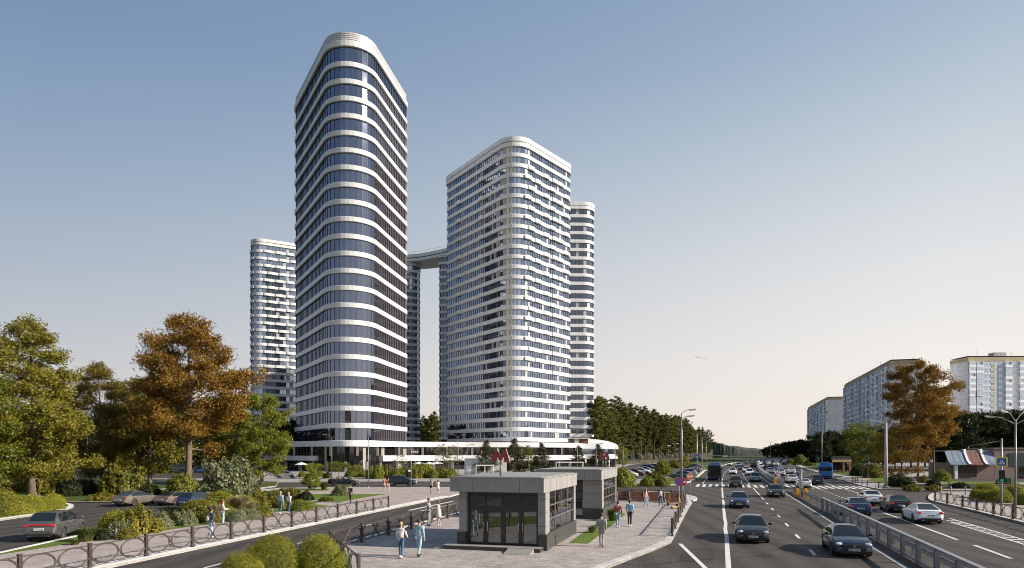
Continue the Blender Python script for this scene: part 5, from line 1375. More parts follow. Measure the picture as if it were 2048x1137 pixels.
SH={'box':shrub_mesh(1,12000,.06,lf_box,lump=.05),'boxfine':shrub_mesh(2,30000,.036,lf_box,lump=.06),'fresh':shrub_mesh(3,4200,.11,lf_fresh),'olive':shrub_mesh(4,4200,.12,lf_green,lump=.2),'grey':shrub_mesh(5,5200,.10,lf_grey,lump=.2),'dark':shrub_mesh(6,3600,.12,lf_dark,lump=.18),'flower':shrub_mesh(7,4200,.10,lf_flower,lump=.2),'gold':shrub_mesh(8,4200,.10,lf_gold,lump=.15)}
def tuft_mesh(seed,n,mat,w=.035):
    rr=random.Random(seed); mb=MB()
    for k in range(n):
        a=rr.uniform(0,2*PI); r0=rr.uniform(0,.35); L=rr.uniform(.65,1.1); sp_r=rr.uniform(.15,.85)
        b=Vector((math.cos(a)*r0,math.sin(a)*r0,0)); d=Vector((math.cos(a),math.sin(a),0)); q=Vector((-d.y,d.x,0))*w
        p1=b+d*sp_r*.45+Vector((0,0,L*.62)); p2=b+d*sp_r+Vector((0,0,L*(.95-.35*sp_r)))
        mb.add([b-q,b+q,p1+q*.8,p1-q*.8,p2],[(0,1,2,3),(3,2,4)])
    return mb.mesh('blades',mat)
TF={'tuft':tuft_mesh(1,520,lf_tuft),'straw':tuft_mesh(2,520,lf_straw)}
def shrub(label,kind,px,yb,wpx,hpx,z=P_,group=None,name='shrub'):
    p=G(px,yb,z); k=p.y/1350; w_=wpx*k/2; h_=hpx*k*1.02
    rz=rr.uniform(0,6)
    if kind in TF:
        t=thing('grass_clump',label,'grass clump',p,rz,group); t.scale=(w_*1.05,w_*1.05,h_*1.1); link('blades',TF[kind],t); return t
    t=thing(name,label,'shrub',p,rz,group); t.scale=(w_,w_,h_); link('foliage',SH[kind],t); link('inner_core',core_me,t); return t
for px,yb,w_,h_,k,lab in [
 (545,1146,122,72,'boxfine','large clipped round bush in the bottom foreground, largest of the three'),(637,1141,98,70,'boxfine','clipped round bush beside the short fence, right of the largest one'),(482,1168,98,60,'boxfine','clipped round bush cut by the bottom edge, leftmost of the three'),
 (6,1031,62,50,'box','round hedge bush at the left edge of the planting island'),(36,1029,50,38,'box','hedge bush second from the left edge on the planting island'),(62,1026,50,36,'box','hedge bush in the middle of the planting island in front of the trunk'),(87,1023,40,28,'box','hedge bush fourth from the left edge on the planting island'),(110,1019,34,24,'box','hedge bush at the rounded tip of the planting island'),(106,1008,44,20,'box','hedge bush behind the tip of the planting island'),
 (172,1083,58,30,'tuft','spreading green ornamental grass beside the parked grey car'),(205,1080,30,20,'dark','small dark bush between the ornamental grass and the big hedge bush'),(232,1066,66,44,'box','yellowish hedge bush left of the big dark hedge bush'),(272,1066,84,48,'olive','big dark green hedge bush beside the left pavement'),(238,1074,44,30,'flower','white flowering plant in front of the yellowish hedge bush'),
 (320,1056,42,30,'grey','silvery bush right of the big dark hedge bush'),(345,1051,26,20,'gold','small golden bush between two silvery bushes'),(370,1051,46,28,'grey','silvery bush near the man with the backpack'),(398,1043,60,32,'olive','olive bush behind the man with the backpack'),(400,1024,80,24,'box','low yellow green bush in front of the blue hatchback'),(440,1010,60,26,'box','yellow green bush left of the straw coloured grass'),
 (432,1041,46,34,'straw','pale straw grass behind the man with the backpack'),(478,1024,58,34,'straw','pale straw grass behind the standing woman'),(505,1027,40,26,'straw','pale straw grass right of the standing woman'),(462,1006,40,26,'tuft','greenish tall grass under the silvery tree bush'),
 (300,1062,50,26,'box','yellow green bush between the big dark bush and the silvery bush'),(345,1044,60,26,'dark','dark bush behind the two silvery bushes by the pavement'),(420,1046,44,22,'olive','olive bush between backpack man and standing woman'),(455,1034,40,20,'box','yellow green bush behind the standing woman'),(425,1012,54,22,'olive','olive bush under the blue hatchback'),(490,1014,50,22,'box','yellow green bush below the big silvery bush'),(560,1016,30,16,'olive','olive bush at the feet of the strolling couple'),(570,1003,36,16,'dark','dark bush on the lawn behind the strolling couple'),(150,1090,30,12,'tuft','low grass at the left end of the flower strip'),(255,1078,40,20,'olive','low olive bush at the foot of the big dark bush'),
 (474,1042,40,22,'grey','low silvery bush right of the standing woman'),(500,1039,44,20,'grey','low silvery bush second right of the standing woman'),(525,1034,40,18,'olive','low olive bush at the right end of the flower bed'),(520,1011,56,28,'olive','olive bush behind the flower bed, left of the strolling couple'),(548,1010,36,24,'olive','olive bush directly left of the strolling couple'),(540,1001,34,16,'dark','dark low bush left of the lawn path'),
 (458,1001,112,78,'grey','big silvery grey bush standing on the lawn beside the blue hatchback'),(365,990,62,40,'fresh','yellow green bush at the foot of the autumn tree'),(245,990,84,66,'olive','big round bush behind the parked beige sedan'),(172,988,44,30,'dark','dark bush left of the round bush in the park'),(140,992,50,30,'dark','dark bush behind the island tip in the park'),(118,982,60,40,'dark','larger dark bush in the shade of the park'),(205,1001,50,14,'olive','low planting along the kerb left of the beige sedan'),(300,990,40,20,'dark','dark bush right of the round bush in the park'),(20,985,70,60,'olive','tall olive bush left of the big tree trunk'),(85,990,44,48,'olive','olive bush right of the big tree trunk'),
 (585,1000,40,22,'olive','olive bush on the lawn, left of two'),(612,1001,30,18,'dark','dark bush on the lawn, right of the olive one'),(648,980,24,16,'tuft','wispy green plant on the lawn below the blue convertible'),(681,991,34,20,'flower','white flowering bush on the lawn beside the man in black'),(652,1003,30,9,'olive','flat low bush on the lawn near the man in black'),(600,1021,50,20,'fresh','fresh green plant beside the strolling couple'),(566,990,24,12,'olive','small olive bush on the far edge of the lawn'),
 (1225,1042,34,26,'tuft','green grass clump beside the second pavilion'),(1184,1066,24,15,'tuft','smaller green grass clump behind the nearest pavilion'),
 (1246,972,50,34,'fresh','bushy green plant right of the second pavilion across the street'),(1296,971,32,16,'fresh','small green plant left of two on the lawn by the car park'),(1325,971,32,17,'fresh','small green plant right of two on the lawn by the car park'),(1308,963,34,18,'olive','olive bush between car park and lawn'),(1326,950,34,28,'fresh','round green bush in the middle of the car park'),(1346,937,34,16,'olive','olive bush at the far side of the car park'),(1367,934,30,18,'olive','olive bush at the far right of the car park'),
 (1973,996,54,28,'box','clipped dome bush at the back of the right bed'),(1953,1001,26,22,'box','clipped dome bush at the left of the right bed'),(1969,1003,30,22,'box','clipped dome bush second from the left in the right bed'),(1998,1005,48,27,'box','largest clipped dome bush beside the traffic light pole'),(2029,1001,42,30,'box','clipped dome bush right of the traffic light pole'),(2052,1010,40,24,'box','clipped dome bush cut by the right edge'),
 (1786,973,28,20,'dark','dark bush right of the thick concrete pole'),(1812,974,34,18,'dark','dark bush under the golden brown tree'),(1800,962,24,16,'olive','olive bush left under the golden brown tree'),(1823,981,34,11,'olive','low olive bush on the kerb under the golden brown tree'),(1867,981,30,10,'olive','low olive bush on the kerb under the tall autumn tree'),(1867,972,26,13,'dark','dark bush under the tall autumn tree'),(1884,963,34,22,'fresh','fresh green bush left of the brick cafe'),(1746,956,36,26,'fresh','fresh green bush under the lone green tree'),(1716,952,28,20,'dark','dark bush left under the lone green tree'),(1848,966,18,14,'olive','small olive bush between the two autumn trunks'),(1920,976,34,10,'dark','low dark bush in front of the brick cafe'),(2010,968,30,12,'olive','olive bush before the brick block of the cafe'),(1935,957,26,10,'dark','dark hedge under the cafe windows'),
 (1600,930,26,19,'fresh','round green bush on the verge far down the right side'),(1619,932,22,12,'fresh','small green bush on the verge near the slim lamp'),(1580,927,18,8,'olive','low bush on the verge beside the traffic')]:
    shrub(lab,k,px,yb,w_,h_)
rs=random.Random(12)
for k,(px,yb,w_,h_) in enumerate([(604,955,16,12),(618,958,18,10),(640,954,20,12),(655,957,18,12),(700,955,22,14),(709,954,30,16),(728,955,26,12),(742,957,22,22),(757,958,26,26),(772,957,28,24),(790,958,24,20),(806,957,28,22),(832,957,34,26),(850,956,38,28),(866,957,24,18),(881,956,26,20),(899,957,24,18),(905,955,18,16),(1040,955,20,10),(1100,953,18,10),(1140,950,18,10),(1215,943,16,8)]):
    shrub('round green shrub in the planting strip along the forecourt street','fresh' if k%3 else 'olive',px,yb,w_,h_,P_,'shrubs along the forecourt street')
# little umbrella-shaped trees in the strip
um=tree_meshes(40,2.9,1.55,.52,'round',2600,.16,lf_fresh,m_bark,.07,26,.03,.14)
for px,y,s,lab in ((678,958,1.0,'small umbrella shaped tree right of the twin armed lamp by the tower'),(628,958,.9,'small umbrella shaped tree left of the twin armed lamp by the tower'),(712,957,.8,'small umbrella shaped tree left of the single armed lamp')):
    tree(lab,um,G(px,y,P_),px,s,None,'ornamental_tree')
for i,(px,Y,s) in enumerate([(-9000,60,1.3),(-3000,-40,1),(0,-60,1)]): pass
# trees on the near side, behind the viewer, which the lower glazing mirrors
for i,(x,y,s) in enumerate([(-95,-30,1.1),(-80,-45,1.2),(-62,-38,1.1),(-45,-50,1.25),(-28,-42,1.1),(-12,-55,1.2),(-110,-50,1.2)]):
    tree('green tree on the near side behind the viewer, mirrored in the lower glazing',td,Vector((x,y,0)),i*1.9,s,'trees mirrored in the glazing')
# ------------------------------------------------------------------ vehicles
def paint(name,col,metal=.35):
    m,nt,b=new_mat(name); b.inputs['Base Color'].default_value=(*col,1); b.inputs['Metallic'].default_value=metal; b.inputs['Roughness'].default_value=.32
    b.inputs['Coat Weight'].default_value=.45; b.inputs['Coat Roughness'].default_value=.05; b.inputs['Specular IOR Level'].default_value=.3
    f=noise(nt,1.6,4,opos(nt)); nt.links.new(ramp(nt,f,[(.3,.26),(.7,.42)]),b.inputs['Roughness']); return m
PAINT={k:paint('paint_'+k,c,m) for k,c,m in (('white',(.74,.74,.75),0),('silver',(.42,.43,.44),.6),('slate',(.024,.027,.036),.3),('navy',(.008,.018,.045),.3),('blue',(.022,.05,.11),.35),('black',(.014,.014,.016),.2),('grey',(.13,.125,.12),.6),('beige',(.26,.22,.18),.6),('teal',(.10,.14,.14),.4),('red',(.13,.012,.016),.2),('steel',(.16,.19,.23),.5),('busblue',(.015,.16,.46),.05),('busdark',(.012,.05,.13),.1))}
m_cg,nt_,b_=new_mat('car_glass'); b_.inputs['Base Color'].default_value=(.012,.016,.017,1); b_.inputs['Roughness'].default_value=.02; b_.inputs['Specular IOR Level'].default_value=.55; b_.inputs['Coat Weight'].default_value=.0; b_.inputs['Coat Roughness'].default_value=.02
m_trim=M('black_trim',(.014,.014,.015),.55,0,0); m_chrome=M('chrome',(.62,.62,.62),.12,1,0); m_tyre=M('tyre',(.02,.02,.021),.85,0,.15,8.); m_rim=M('alloy_rim',(.42,.42,.43),.25,.8,.05,6.)
m_head=M('headlight_lens',(.62,.64,.66),.08,.3,0,coat=1.); m_tail,nt_,b_=new_mat('tail_lens'); b_.inputs['Base Color'].default_value=(.36,.012,.016,1); b_.inputs['Roughness'].default_value=.12; b_.inputs['Coat Weight'].default_value=1; b_.inputs['Emission Color'].default_value=(.8,.03,.03,1); b_.inputs['Emission Strength'].default_value=.12
m_plate=M('number_plate',(.66,.66,.64),.5,0,.1,9.)
def lerp_t(tab,x):
    if x<=tab[0][0]: return tab[0][1]
    for (a,b),(c,d) in zip(tab,tab[1:]):
        if x<=c:
            t=(x-a)/(c-a); return b+(d-b)*t
    return tab[-1][1]
CT={}
CT['sedan']=dict(L=4.75,W=1.86,wb=1.40,wx=.02,R=.335,top=[(-2.37,.58),(-2.34,.86),(-2.25,1.0),(-1.8,1.05),(-1.2,1.0),(0,.96),(1.0,.95),(1.25,.93),(1.7,.86),(2.1,.75),(2.28,.64),(2.37,.48)],
  w=[(-2.37,.70),(-2.25,.83),(-1.7,.915),(0,.93),(1.6,.92),(2.05,.84),(2.28,.70),(2.37,.58)],zb=[(-2.37,.36),(-2.1,.24),(-1.8,.2),(1.9,.2),(2.2,.2),(2.37,.26)],
  cab=dict(xf=1.18,xft=.28,xrt=-1.05,xr=-1.92,H=1.44,wb=.80,wr=.57),B=-.25)
CT['coupe']=dict(L=4.9,W=1.88,wb=1.43,wx=.05,R=.35,top=[(-2.45,.56),(-2.41,.82),(-2.3,.96),(-1.8,1.02),(-1.2,.99),(0,.94),(1.0,.93),(1.25,.91),(1.8,.83),(2.2,.72),(2.36,.62),(2.45,.46)],
  w=[(-2.45,.68),(-2.3,.83),(-1.7,.93),(0,.93),(1.6,.93),(2.1,.84),(2.35,.68),(2.45,.54)],zb=[(-2.45,.36),(-2.1,.22),(-1.8,.18),(1.9,.18),(2.25,.18),(2.45,.24)],
  cab=dict(xf=1.15,xft=.15,xrt=-.9,xr=-2.05,H=1.40,wb=.79,wr=.53),B=-.3)
CT['suv']=dict(L=4.65,W=1.90,wb=1.36,wx=.03,R=.375,top=[(-2.32,.62),(-2.29,.95),(-2.2,1.10),(-1.8,1.13),(-1.0,1.10),(0,1.07),(1.0,1.05),(1.25,1.04),(1.75,.98),(2.1,.88),(2.25,.74),(2.32,.55)],
  w=[(-2.32,.74),(-2.2,.86),(-1.6,.94),(0,.94),(1.6,.94),(2.05,.87),(2.25,.76),(2.32,.64)],zb=[(-2.32,.42),(-2.0,.3),(-1.8,.26),(1.9,.26),(2.15,.28),(2.32,.34)],
  cab=dict(xf=1.25,xft=.35,xrt=-1.45,xr=-2.15,H=1.64,wb=.82,wr=.61),B=-.28)
CT['hatch']=dict(L=4.2,W=1.8,wb=1.28,wx=.05,R=.325,top=[(-2.1,.58),(-2.07,.88),(-1.98,1.0),(-1.6,1.02),(-1.0,1.0),(0,.97),(.9,.96),(1.15,.95),(1.55,.88),(1.9,.76),(2.03,.66),(2.1,.5)],
  w=[(-2.1,.70),(-1.95,.82),(-1.5,.89),(0,.90),(1.4,.89),(1.85,.81),(2.02,.70),(2.1,.58)],zb=[(-2.1,.36),(-1.9,.24),(-1.6,.2),(1.6,.2),(1.95,.2),(2.1,.26)],
  cab=dict(xf=1.15,xft=.35,xrt=-1.35,xr=-1.95,H=1.49,wb=.77,wr=.57),B=-.2)
CT['convertible']=dict(CT['sedan'],cab=dict(CT['sedan']['cab']),open=True)
def build_car_meshes(kind):
    c=CT[kind]; L=c['L']; hx=L/2; R=c['R']; xs_=[c['wx']-c['wb'],c['wx']+c['wb']]; zc=R-.005
    arch=R+.045
    dl=[xs_[0]+arch*1.12,c['B'],xs_[1]-arch*1.02-.08]      # door edges: rear, middle, front
    S=set(round(-hx+L*k/34,3) for k in range(35))
    for xw in xs_:
        for k in range(13): S.add(round(xw-arch*math.cos(PI*k/12),3))
    for x in dl: S.add(round(x-.011,3)); S.add(round(x+.011,3))
    S=sorted(S); S=[s for i,s in enumerate(S) if i==0 or s-S[i-1]>.004]
    body=MB(); doors={k:MB() for k in ('fl','fr','rl','rr')}; win=MB()
    def sec(x):
        w=lerp_t(c['w'],x); zb=lerp_t(c['zb'],x); zt=lerp_t(c['top'],x); h=zt-zb
        P_=[(0,zb),(w*.86,zb),(w*.965,zb+h*.10),(w,zb+h*.36),(w*.99,zb+h*.62),(w*.955,zb+h*.86),(w*.88,zt-.012),(w*.55,zt+.012),(0,zt+.025)]
        a=0
        for xw in xs_:
            if abs(x-xw)<arch: a=max(a,zc+math.sqrt(max(0,arch*arch-(x-xw)**2)))
        if a: P_=[(y,max(z,a) if 1<=i<=4 else z) for i,(y,z) in enumerate(P_)]; 
        return P_
    secs=[sec(x) for x in S]
    for i in range(len(S)-1):
        xm=(S[i]+S[i+1])/2
        for s in (1,-1):
            for j in range(8):
                a,b=secs[i],secs[i+1]
                q=[(S[i],s*a[j][0],a[j][1]),(S[i+1],s*b[j][0],b[j][1]),(S[i+1],s*b[j+1][0],b[j+1][1]),(S[i],s*a[j+1][0],a[j+1][1])]
                if s>0: q=q[::-1]
                mi=1 if j==0 else (1 if j==1 else 0); tgt=body
                if 2<=j<=5:
                    if dl[0]<xm<dl[2]:
                        if any(abs(xm-d)<.012 for d in dl): mi=1
                        else: tgt=doors[('f' if xm>dl[1] else 'r')+('l' if s>0 else 'r')]
                    elif any(abs(xm-d)<.012 for d in dl): mi=1
                tgt.add(q,[(0,1,2,3)],mi,True)
    for i,s in ((0,1),(len(S)-1,-1)):
        P_=secs[i]; ring=[(S[i],y,z) for y,z in P_]+[(S[i],-y,z) for y,z in P_[::-1][1:-1]]
        body.add(ring,[tuple(range(len(ring)))[::s]],0)
    for xw in xs_:      # dark wheel housings
        w=lerp_t(c['w'],xw)
        body.box((xw,0,zc+.02),(arch*1.7,2*w-.5,R*1.5),1)
    k=c['cab']; H_=k['H']; op=c.get('open')
    rt=[(k['xr'],0.),(k['xrt'],1.-.04),((k['xrt']+k['xft'])/2-.1,1.02),(k['xft'],.97),(k['xf'],0.)]
    S2=[k['xr']+(k['xf']-k['xr'])*q/30 for q in range(31)]
    for x in (k['xrt'],k['xft'],dl[1]-.05,dl[1]+.05): S2.append(x)
    S2=sorted(S2)
    def sec2(x):
        zb=lerp_t(c['top'],x)-.01; f=lerp_t(rt,x); zr=zb+(H_-zb)*max(f,.0)
        wb=min(k['wb'],lerp_t(c['w'],x)*.87); e=.25 if f<.2 else 0
        wr=wb+(k['wr']-wb)*f; 
        return [(wb,zb),(wb+(wr-wb)*.5+.02*f,zb+(zr-zb)*.5),(wr+.03*f,zr-.06*f),(wr*.90,zr-.012*f),(wr*.45,zr+.012*f),(0,zr+.018*f)]
    if not op:
        sc=[sec2(x) for x in S2]
        for i in range(len(S2)-1):
            xm=(S2[i]+S2[i+1])/2
            for s in (1,-1):
                for j in range(5):
                    a,b=sc[i],sc[i+1]
                    q=[(S2[i],s*a[j][0],a[j][1]),(S2[i+1],s*b[j][0],b[j][1]),(S2[i+1],s*b[j+1][0],b[j+1][1]),(S2[i],s*a[j+1][0],a[j+1][1])]
                    if s>0: q=q[::-1]
                    scr=xm>k['xft'] or xm<k['xrt']
                    if j<2:
                        g=(k['xr']+.42<xm<k['xf']-.30) and abs(xm-dl[1])>.05
                    elif j==2: g=False
                    else: g=scr and k['xr']+.06<xm<k['xf']-.04
                    (win if g else body).add(q,[(0,1,2,3)],0 if not (j<2 and abs(xm-dl[1])<=.05) else (1 if not g else 0),True)
    else:
        b0,b1=k['xr']+.35,k['xf']
        win.quad((k['xf'],-.72,.95),(k['xf'],.72,.95),(k['xft']+.15,.58,1.36),(k['xft']+.15,-.58,1.36),0)
        body.box(((b0+b1)/2-.15,0,.985),(b1-b0-.35,1.35,.05),1)
        body.tube([(k['xf'],-.75,.94),(k['xft']+.13,-.6,1.38),(k['xft']+.13,.6,1.38),(k['xf'],.75,.94)],.028,6)
        for y in (-.36,.36):
            for x in (-.15,-.95): body.box((x,y,1.1),(.16,.46,.36),2); body.box((x-.04,y,1.33),(.1,.24,.14),2)
    D=dict(kind=kind,body=body,doors=doors,win=win,xs=xs_,R=R,c=c)
    return D
def ell(mb,c,r,mi=0,n=10,m_=6,rot=None):
    vs=[];fs=[]
    for i in range(m_+1):
        a=-PI/2+PI*i/m_
        for j in range(n):
            b=2*PI*j/n; p=Vector((r[0]*math.cos(a)*math.cos(b),r[1]*math.cos(a)*math.sin(b),r[2]*math.sin(a)))
            if rot is not None: p=rot@p
            vs.append(p+Vector(c))
    for i in range(m_):
        for j in range(n): fs.append((i*n+j,i*n+(j+1)%n,(i+1)*n+(j+1)%n,(i+1)*n+j))
    mb.add(vs,fs,mi,True)
def wheel_meshes(R,w=.22):
    t=MB(); prof=[(R*.66,-w/2+.01),(R*.9,-w/2),(R*.985,-w/2+.03),(R,-w/2+.07),(R,w/2-.07),(R*.985,w/2-.03),(R*.9,w/2),(R*.66,w/2-.01)]
    n=24; vs=[(r*math.cos(2*PI*k/n),y,r*math.sin(2*PI*k/n)) for r,y in prof for k in range(n)]
    t.add(vs,[(i*n+k,(i+1)*n+k,(i+1)*n+(k+1)%n,i*n+(k+1)%n) for i in range(len(prof)-1) for k in range(n)],0,True)
    r=MB()
    for y in (w/2-.035,-w/2+.035):
        r.add([(R*.68*math.cos(2*PI*k/n),y*.6,R*.68*math.sin(2*PI*k/n)) for k in range(n)],[tuple(range(n)) if y<0 else tuple(range(n))[::-1]],1)
        for k in range(7):
            a=2*PI*k/7; r.bar((R*.1*math.cos(a),y,R*.1*math.sin(a)),(R*.66*math.cos(a),y,R*.66*math.sin(a)),.02,.075,0,up=Vector((0,1,0)))
        pr=[(R*.60,y*.9),(R*.69,y),(R*.69,y*.8)]
        vs=[(q*math.cos(2*PI*k/n),yy,q*math.sin(2*PI*k/n)) for q,yy in pr for k in range(n)]
        r.add(vs,[(i*n+k,(i+1)*n+k,(i+1)*n+(k+1)%n,i*n+(k+1)%n) for i in range(2) for k in range(n)],0,True)
        ell(r,(0,y,0),(R*.15,.02,R*.15),0,8,4)
    return t.mesh('wheel',m_tyre),r.mesh('rim',[m_rim,m_trim])
CARD={k:build_car_meshes(k) for k in CT}; WH={}; CM={}
def wheel_for(R):
    if R not in WH: WH[R]=wheel_meshes(R)
    return WH[R]
def once(key,f):
    if key not in CM: CM[key]=f()
    return CM[key]
def front_details(kind):
    c=CT[kind]; hx=c['L']/2; s=1.12 if kind=='suv' else 1.
    d={}
    for sd_ in (1,-1):
        mb=MB(); rot=Matrix.Rotation(-sd_*.55,3,'Z')@Matrix.Rotation(.25,3,'Y')
        ell(mb,(hx-.27,sd_*.61,.665*s),(.15,.24,.075),0,12,6,rot); d['h%d'%sd_]=mb.mesh('headlight',m_head)
        mb=MB(); rot=Matrix.Rotation(sd_*.5,3,'Z'); ell(mb,(-hx+.17,sd_*.62,.83*s),(.12,.27,.085),0,12,6,rot); d['t%d'%sd_]=mb.mesh('tail_light',m_tail)
        mb=MB(); ell(mb,(c['cab']['xf']-.28,sd_*(c['W']/2+.07),lerp_t(c['top'],.8)+.09),(.09,.13,.075),0,10,6); mb.bar((c['cab']['xf']-.25,sd_*(c['W']/2-.12),lerp_t(c['top'],.8)),(c['cab']['xf']-.28,sd_*(c['W']/2+.04),lerp_t(c['top'],.8)+.05),.05,.03,1); d['m%d'%sd_]=mb
    mb=MB(); mb.box((hx-.045,0,.56*s),(.12,.98,.20),0); mb.box((hx-.05,0,.30*s),(.13,1.2,.14),0)
    for q in range(3): mb.box((hx+.018,0,.50*s+q*.06),(.012,.94,.012),1)
    mb.box((hx+.014,0,.675*s),(.02,1.0,.02),1); mb.tube([(hx+.0,0,.58*s),(hx+.04,0,.58*s)],.075,12,1)
    for sd_ in (1,-1): mb.box((hx-.10,sd_*.66,.33*s),(.16,.26,.09),0); mb.bar((hx-.02,sd_*.55,.50*s),(hx-.10,sd_*.74,.38*s),.02,.03,1)
    d['g']=mb.mesh('grille',[m_trim,m_chrome])
    mb=MB(); mb.box((-hx+.03,0,.36*s),(.12,1.3,.18),0); mb.box((-hx+.10,0,.92*s),(.01,.9,.02),1)
    for sd_ in (1,-1): mb.box((-hx+.0,sd_*.5,.30*s),(.1,.16,.06),1)
    d['rb']=mb.mesh('rear_bumper',[m_trim,m_chrome])
    def plt_(x):
        mb=MB(); s_=1 if x>0 else -1; z=(.42 if x>0 else .66)*s
        mb.box((x+s_*.03,0,z),(.03,.52,.115),0)
        for q in range(8): mb.box((x+s_*.047,-.20+.055*q,z),(.004,.028,.06),1)
        return mb.mesh('number_plate',[m_plate,m_trim])
    d['pf']=plt_(hx); d['pr']=plt_(-hx)
    return d
def car(label,kind,color,p,rz,group=None,lod=1,cat='car'):
    D=CARD[kind]; c=D['c']; pm_=PAINT[color]; t=thing('parked_car' if lod==3 else 'car',label,cat,(p[0],p[1],p[2]+.008),rz,group)
    mats=[pm_,m_trim,M('seat_leather',(.10,.05,.035),.6,0,0)]
    if lod==0 or lod==3:
        link('body',once((kind,color,'b'),lambda: D['body'].mesh('body',mats)),t)
        for q in ('fl','fr','rl','rr'):
            d=link('door',once((kind,color,q),lambda: D['doors'][q].mesh('door',mats)),t)
            mb=MB(); x=c['B']+(.16 if q[0]=='f' else -.75); sd_=1 if q[1]=='l' else -1
            link('handle',once((kind,q,'h'),lambda: (mb.box((x+.1,sd_*(c['W']/2-.005),lerp_t(c['top'],x)-.14),(.2,.05,.035)),mb.mesh('handle',m_chrome))[1]),d)
    else:
        def whole():
            b=MB(); 
            for src in [D['body']]+list(D['doors'].values()):
                o=len(b.v); b.v+=src.v; b.f+=[tuple(i+o for i in f) for f in src.f]; b.mi+=src.mi; b.sm+=src.sm
            return b.mesh('body',mats)
        link('body',once((kind,color,'w'),whole),t)
    link('windows',once((kind,'win'),lambda: D['win'].mesh('windows',m_cg)),t)
    tm_,rm_=wheel_for(D['R'])
    for xw in D['xs']:
        for y in (-1,1):
            w=link('wheel',tm_,t,(xw,y*(c['W']/2-.13),D['R']))
            if lod in (0,3,1): link('rim',rm_,w)
    d=once((kind,'det'),lambda: front_details(kind))
    for s_ in (1,-1):
        link('headlight',d['h%d'%s_],t); link('tail_light',d['t%d'%s_],t)
        link('mirror',once((kind,color,'m',s_),lambda: d['m%d'%s_].mesh('mirror',mats)),t)
    link('grille',d['g'],t); link('rear_bumper',d['rb'],t); link('number_plate',d['pf'],t); link('number_plate',d['pr'],t)
    return t
def ang(d): return math.atan2(d.y,d.x)
def oncoming(label,kind,color,px,py,group=None,lod=1):
    s,v=SV(px,py); 
    p=G(px,py); d=-U; c=p-d*(CT[kind]['L']/2); return car(label,kind,color,c,ang(d),group,lod)
def away(label,kind,color,px,py,group=None,lod=1):
    p=G(px,py); c=p+U*(CT[kind]['L']/2); return car(label,kind,color,c,ang(U),group,lod)
for a in [('dark slate sedan coming towards the viewer beside the long white line','sedan','slate',1507,1089,0),('dark blue coupe with chrome grille coming towards the viewer next to the steel railing','coupe','navy',1709,1118,0),('dark blue sedan coming towards the viewer, behind the slate sedan','sedan','blue',1479,1018,0),('black sedan coming towards the viewer beside the yellow barrier block','sedan','black',1554,996,0),
  ('dark grey off-roader crossing the zebra stripes towards the viewer','suv','slate',1471.5,976,0),('grey blue off-roader waiting before the zebra next to the median barrier','suv','steel',1512,964.5,0),
  ('white sedan behind the dark off-roader on the zebra crossing','sedan','white',1465.8,949.5,1),('white sedan second behind the grey blue off-roader','sedan','white',1493,945.7,1),('white hatchback just behind the grey blue off-roader','hatch','white',1500,952,1),('silver off-roader farther back next to the median barrier','suv','silver',1477,935,1),('dark sedan between silver off-roader and white sedan','sedan','slate',1483,940.5,1),('white hatchback farther back in the oncoming middle lane','hatch','white',1459.6,932,1),('blue van behind the oncoming bus','suv','blue',1437,932,1)]:
    oncoming(*a[:5],None,a[5])
for a in [('dark blue sedan with red tail lights driving away beside the steel railing','sedan','blue',1722,1034,0),('white sedan driving away, partly hidden by the dark blue sedan','sedan','white',1749,1013,0),('black sedan driving away between the white sedans','sedan','black',1804,1027,0),('white sedan driving away, nearest on the right carriageway','coupe','white',1862,1050,0),
  ('dark blue off-roader driving away right of the zebra crossing','suv','navy',1636,970.5,0),('white coupe driving away half hidden by the grey diamond sign','coupe','white',1611,978,0),('white sedan driving away just left of the white coupe','sedan','white',1586,967.5,0),('blue sedan driving away hidden behind the white sedan at the zebra','sedan','blue',1600,959,1),
  ('white off-roader driving away behind the red striped plate','suv','white',1562,953.5,1),('white sedan driving away two cars ahead of the blue bus','sedan','white',1584,949,1),('silver hatchback driving away left of the red striped plate','hatch','silver',1541.5,948.5,1),('dark blue hatchback driving away next to the silver hatchback','hatch','navy',1532.5,943.5,1),('white hatchback driving away farther ahead','hatch','white',1523,938,1),('black sedan driving away farther ahead','sedan','black',1542,936.5,1),('blue hatchback driving away farther ahead between white and black cars','hatch','blue',1529,932.5,1),('dark off-roader driving away next to the far median barrier','suv','black',1507,934.5,1)]:
    away(*a[:5],None,a[5])
rc=random.Random(8)
def far_car(s,v,direction,label,group):
    k=rc.choice(['sedan','sedan','suv','hatch']); col_=rc.choice(['white','white','silver','navy','black','steel','grey','red','white'])
    d=road_dir(s)*direction; p=RD(s,v); car(label,k,col_,p,ang(d),group,2)
for lane,st0 in ((2.4,330),(6.2,300)):
    s=st0
    while s<660: far_car(s,lane,-1,'small distant car coming towards the viewer in the far queue','distant oncoming cars'); s+=rc.uniform(11,26)
for lane,st0 in ((11.9,290),(15.2,270),(18.6,300)):
    s=st0
    while s<660: far_car(s,lane,1,'small distant car driving away in the far queue','distant cars driving away'); s+=rc.uniform(11,28)
def facing_(label,kind,color,p,d,lod=3,group=None): return car(label,kind,color,p,ang(d),group,lod)
dg=Vector((-.22,.975,0)).normalized(); p=G(93,1081); gc=facing_('grey crossover with a full width tail light, parked at the left end of the fence',"suv",'grey',p+dg*1.36,dg); mb=MB(); mb.box((-2.275,0,.985),(.06,1.25,.07)); mb.obj('tail_light_bar',m_tail,gc)
d3=Vector((.16,.987,0)).normalized()
p=G(252,1012.5); facing_('beige sedan parked on the left loop, leftmost of the three parked cars','coupe','beige',p+d3*1.4,d3)
p=G(327,1011.5); facing_('low beige coupe parked between the beige sedan and the blue hatchback','coupe','beige',p+d3*1.9,d3).scale=(.97,.97,.9)
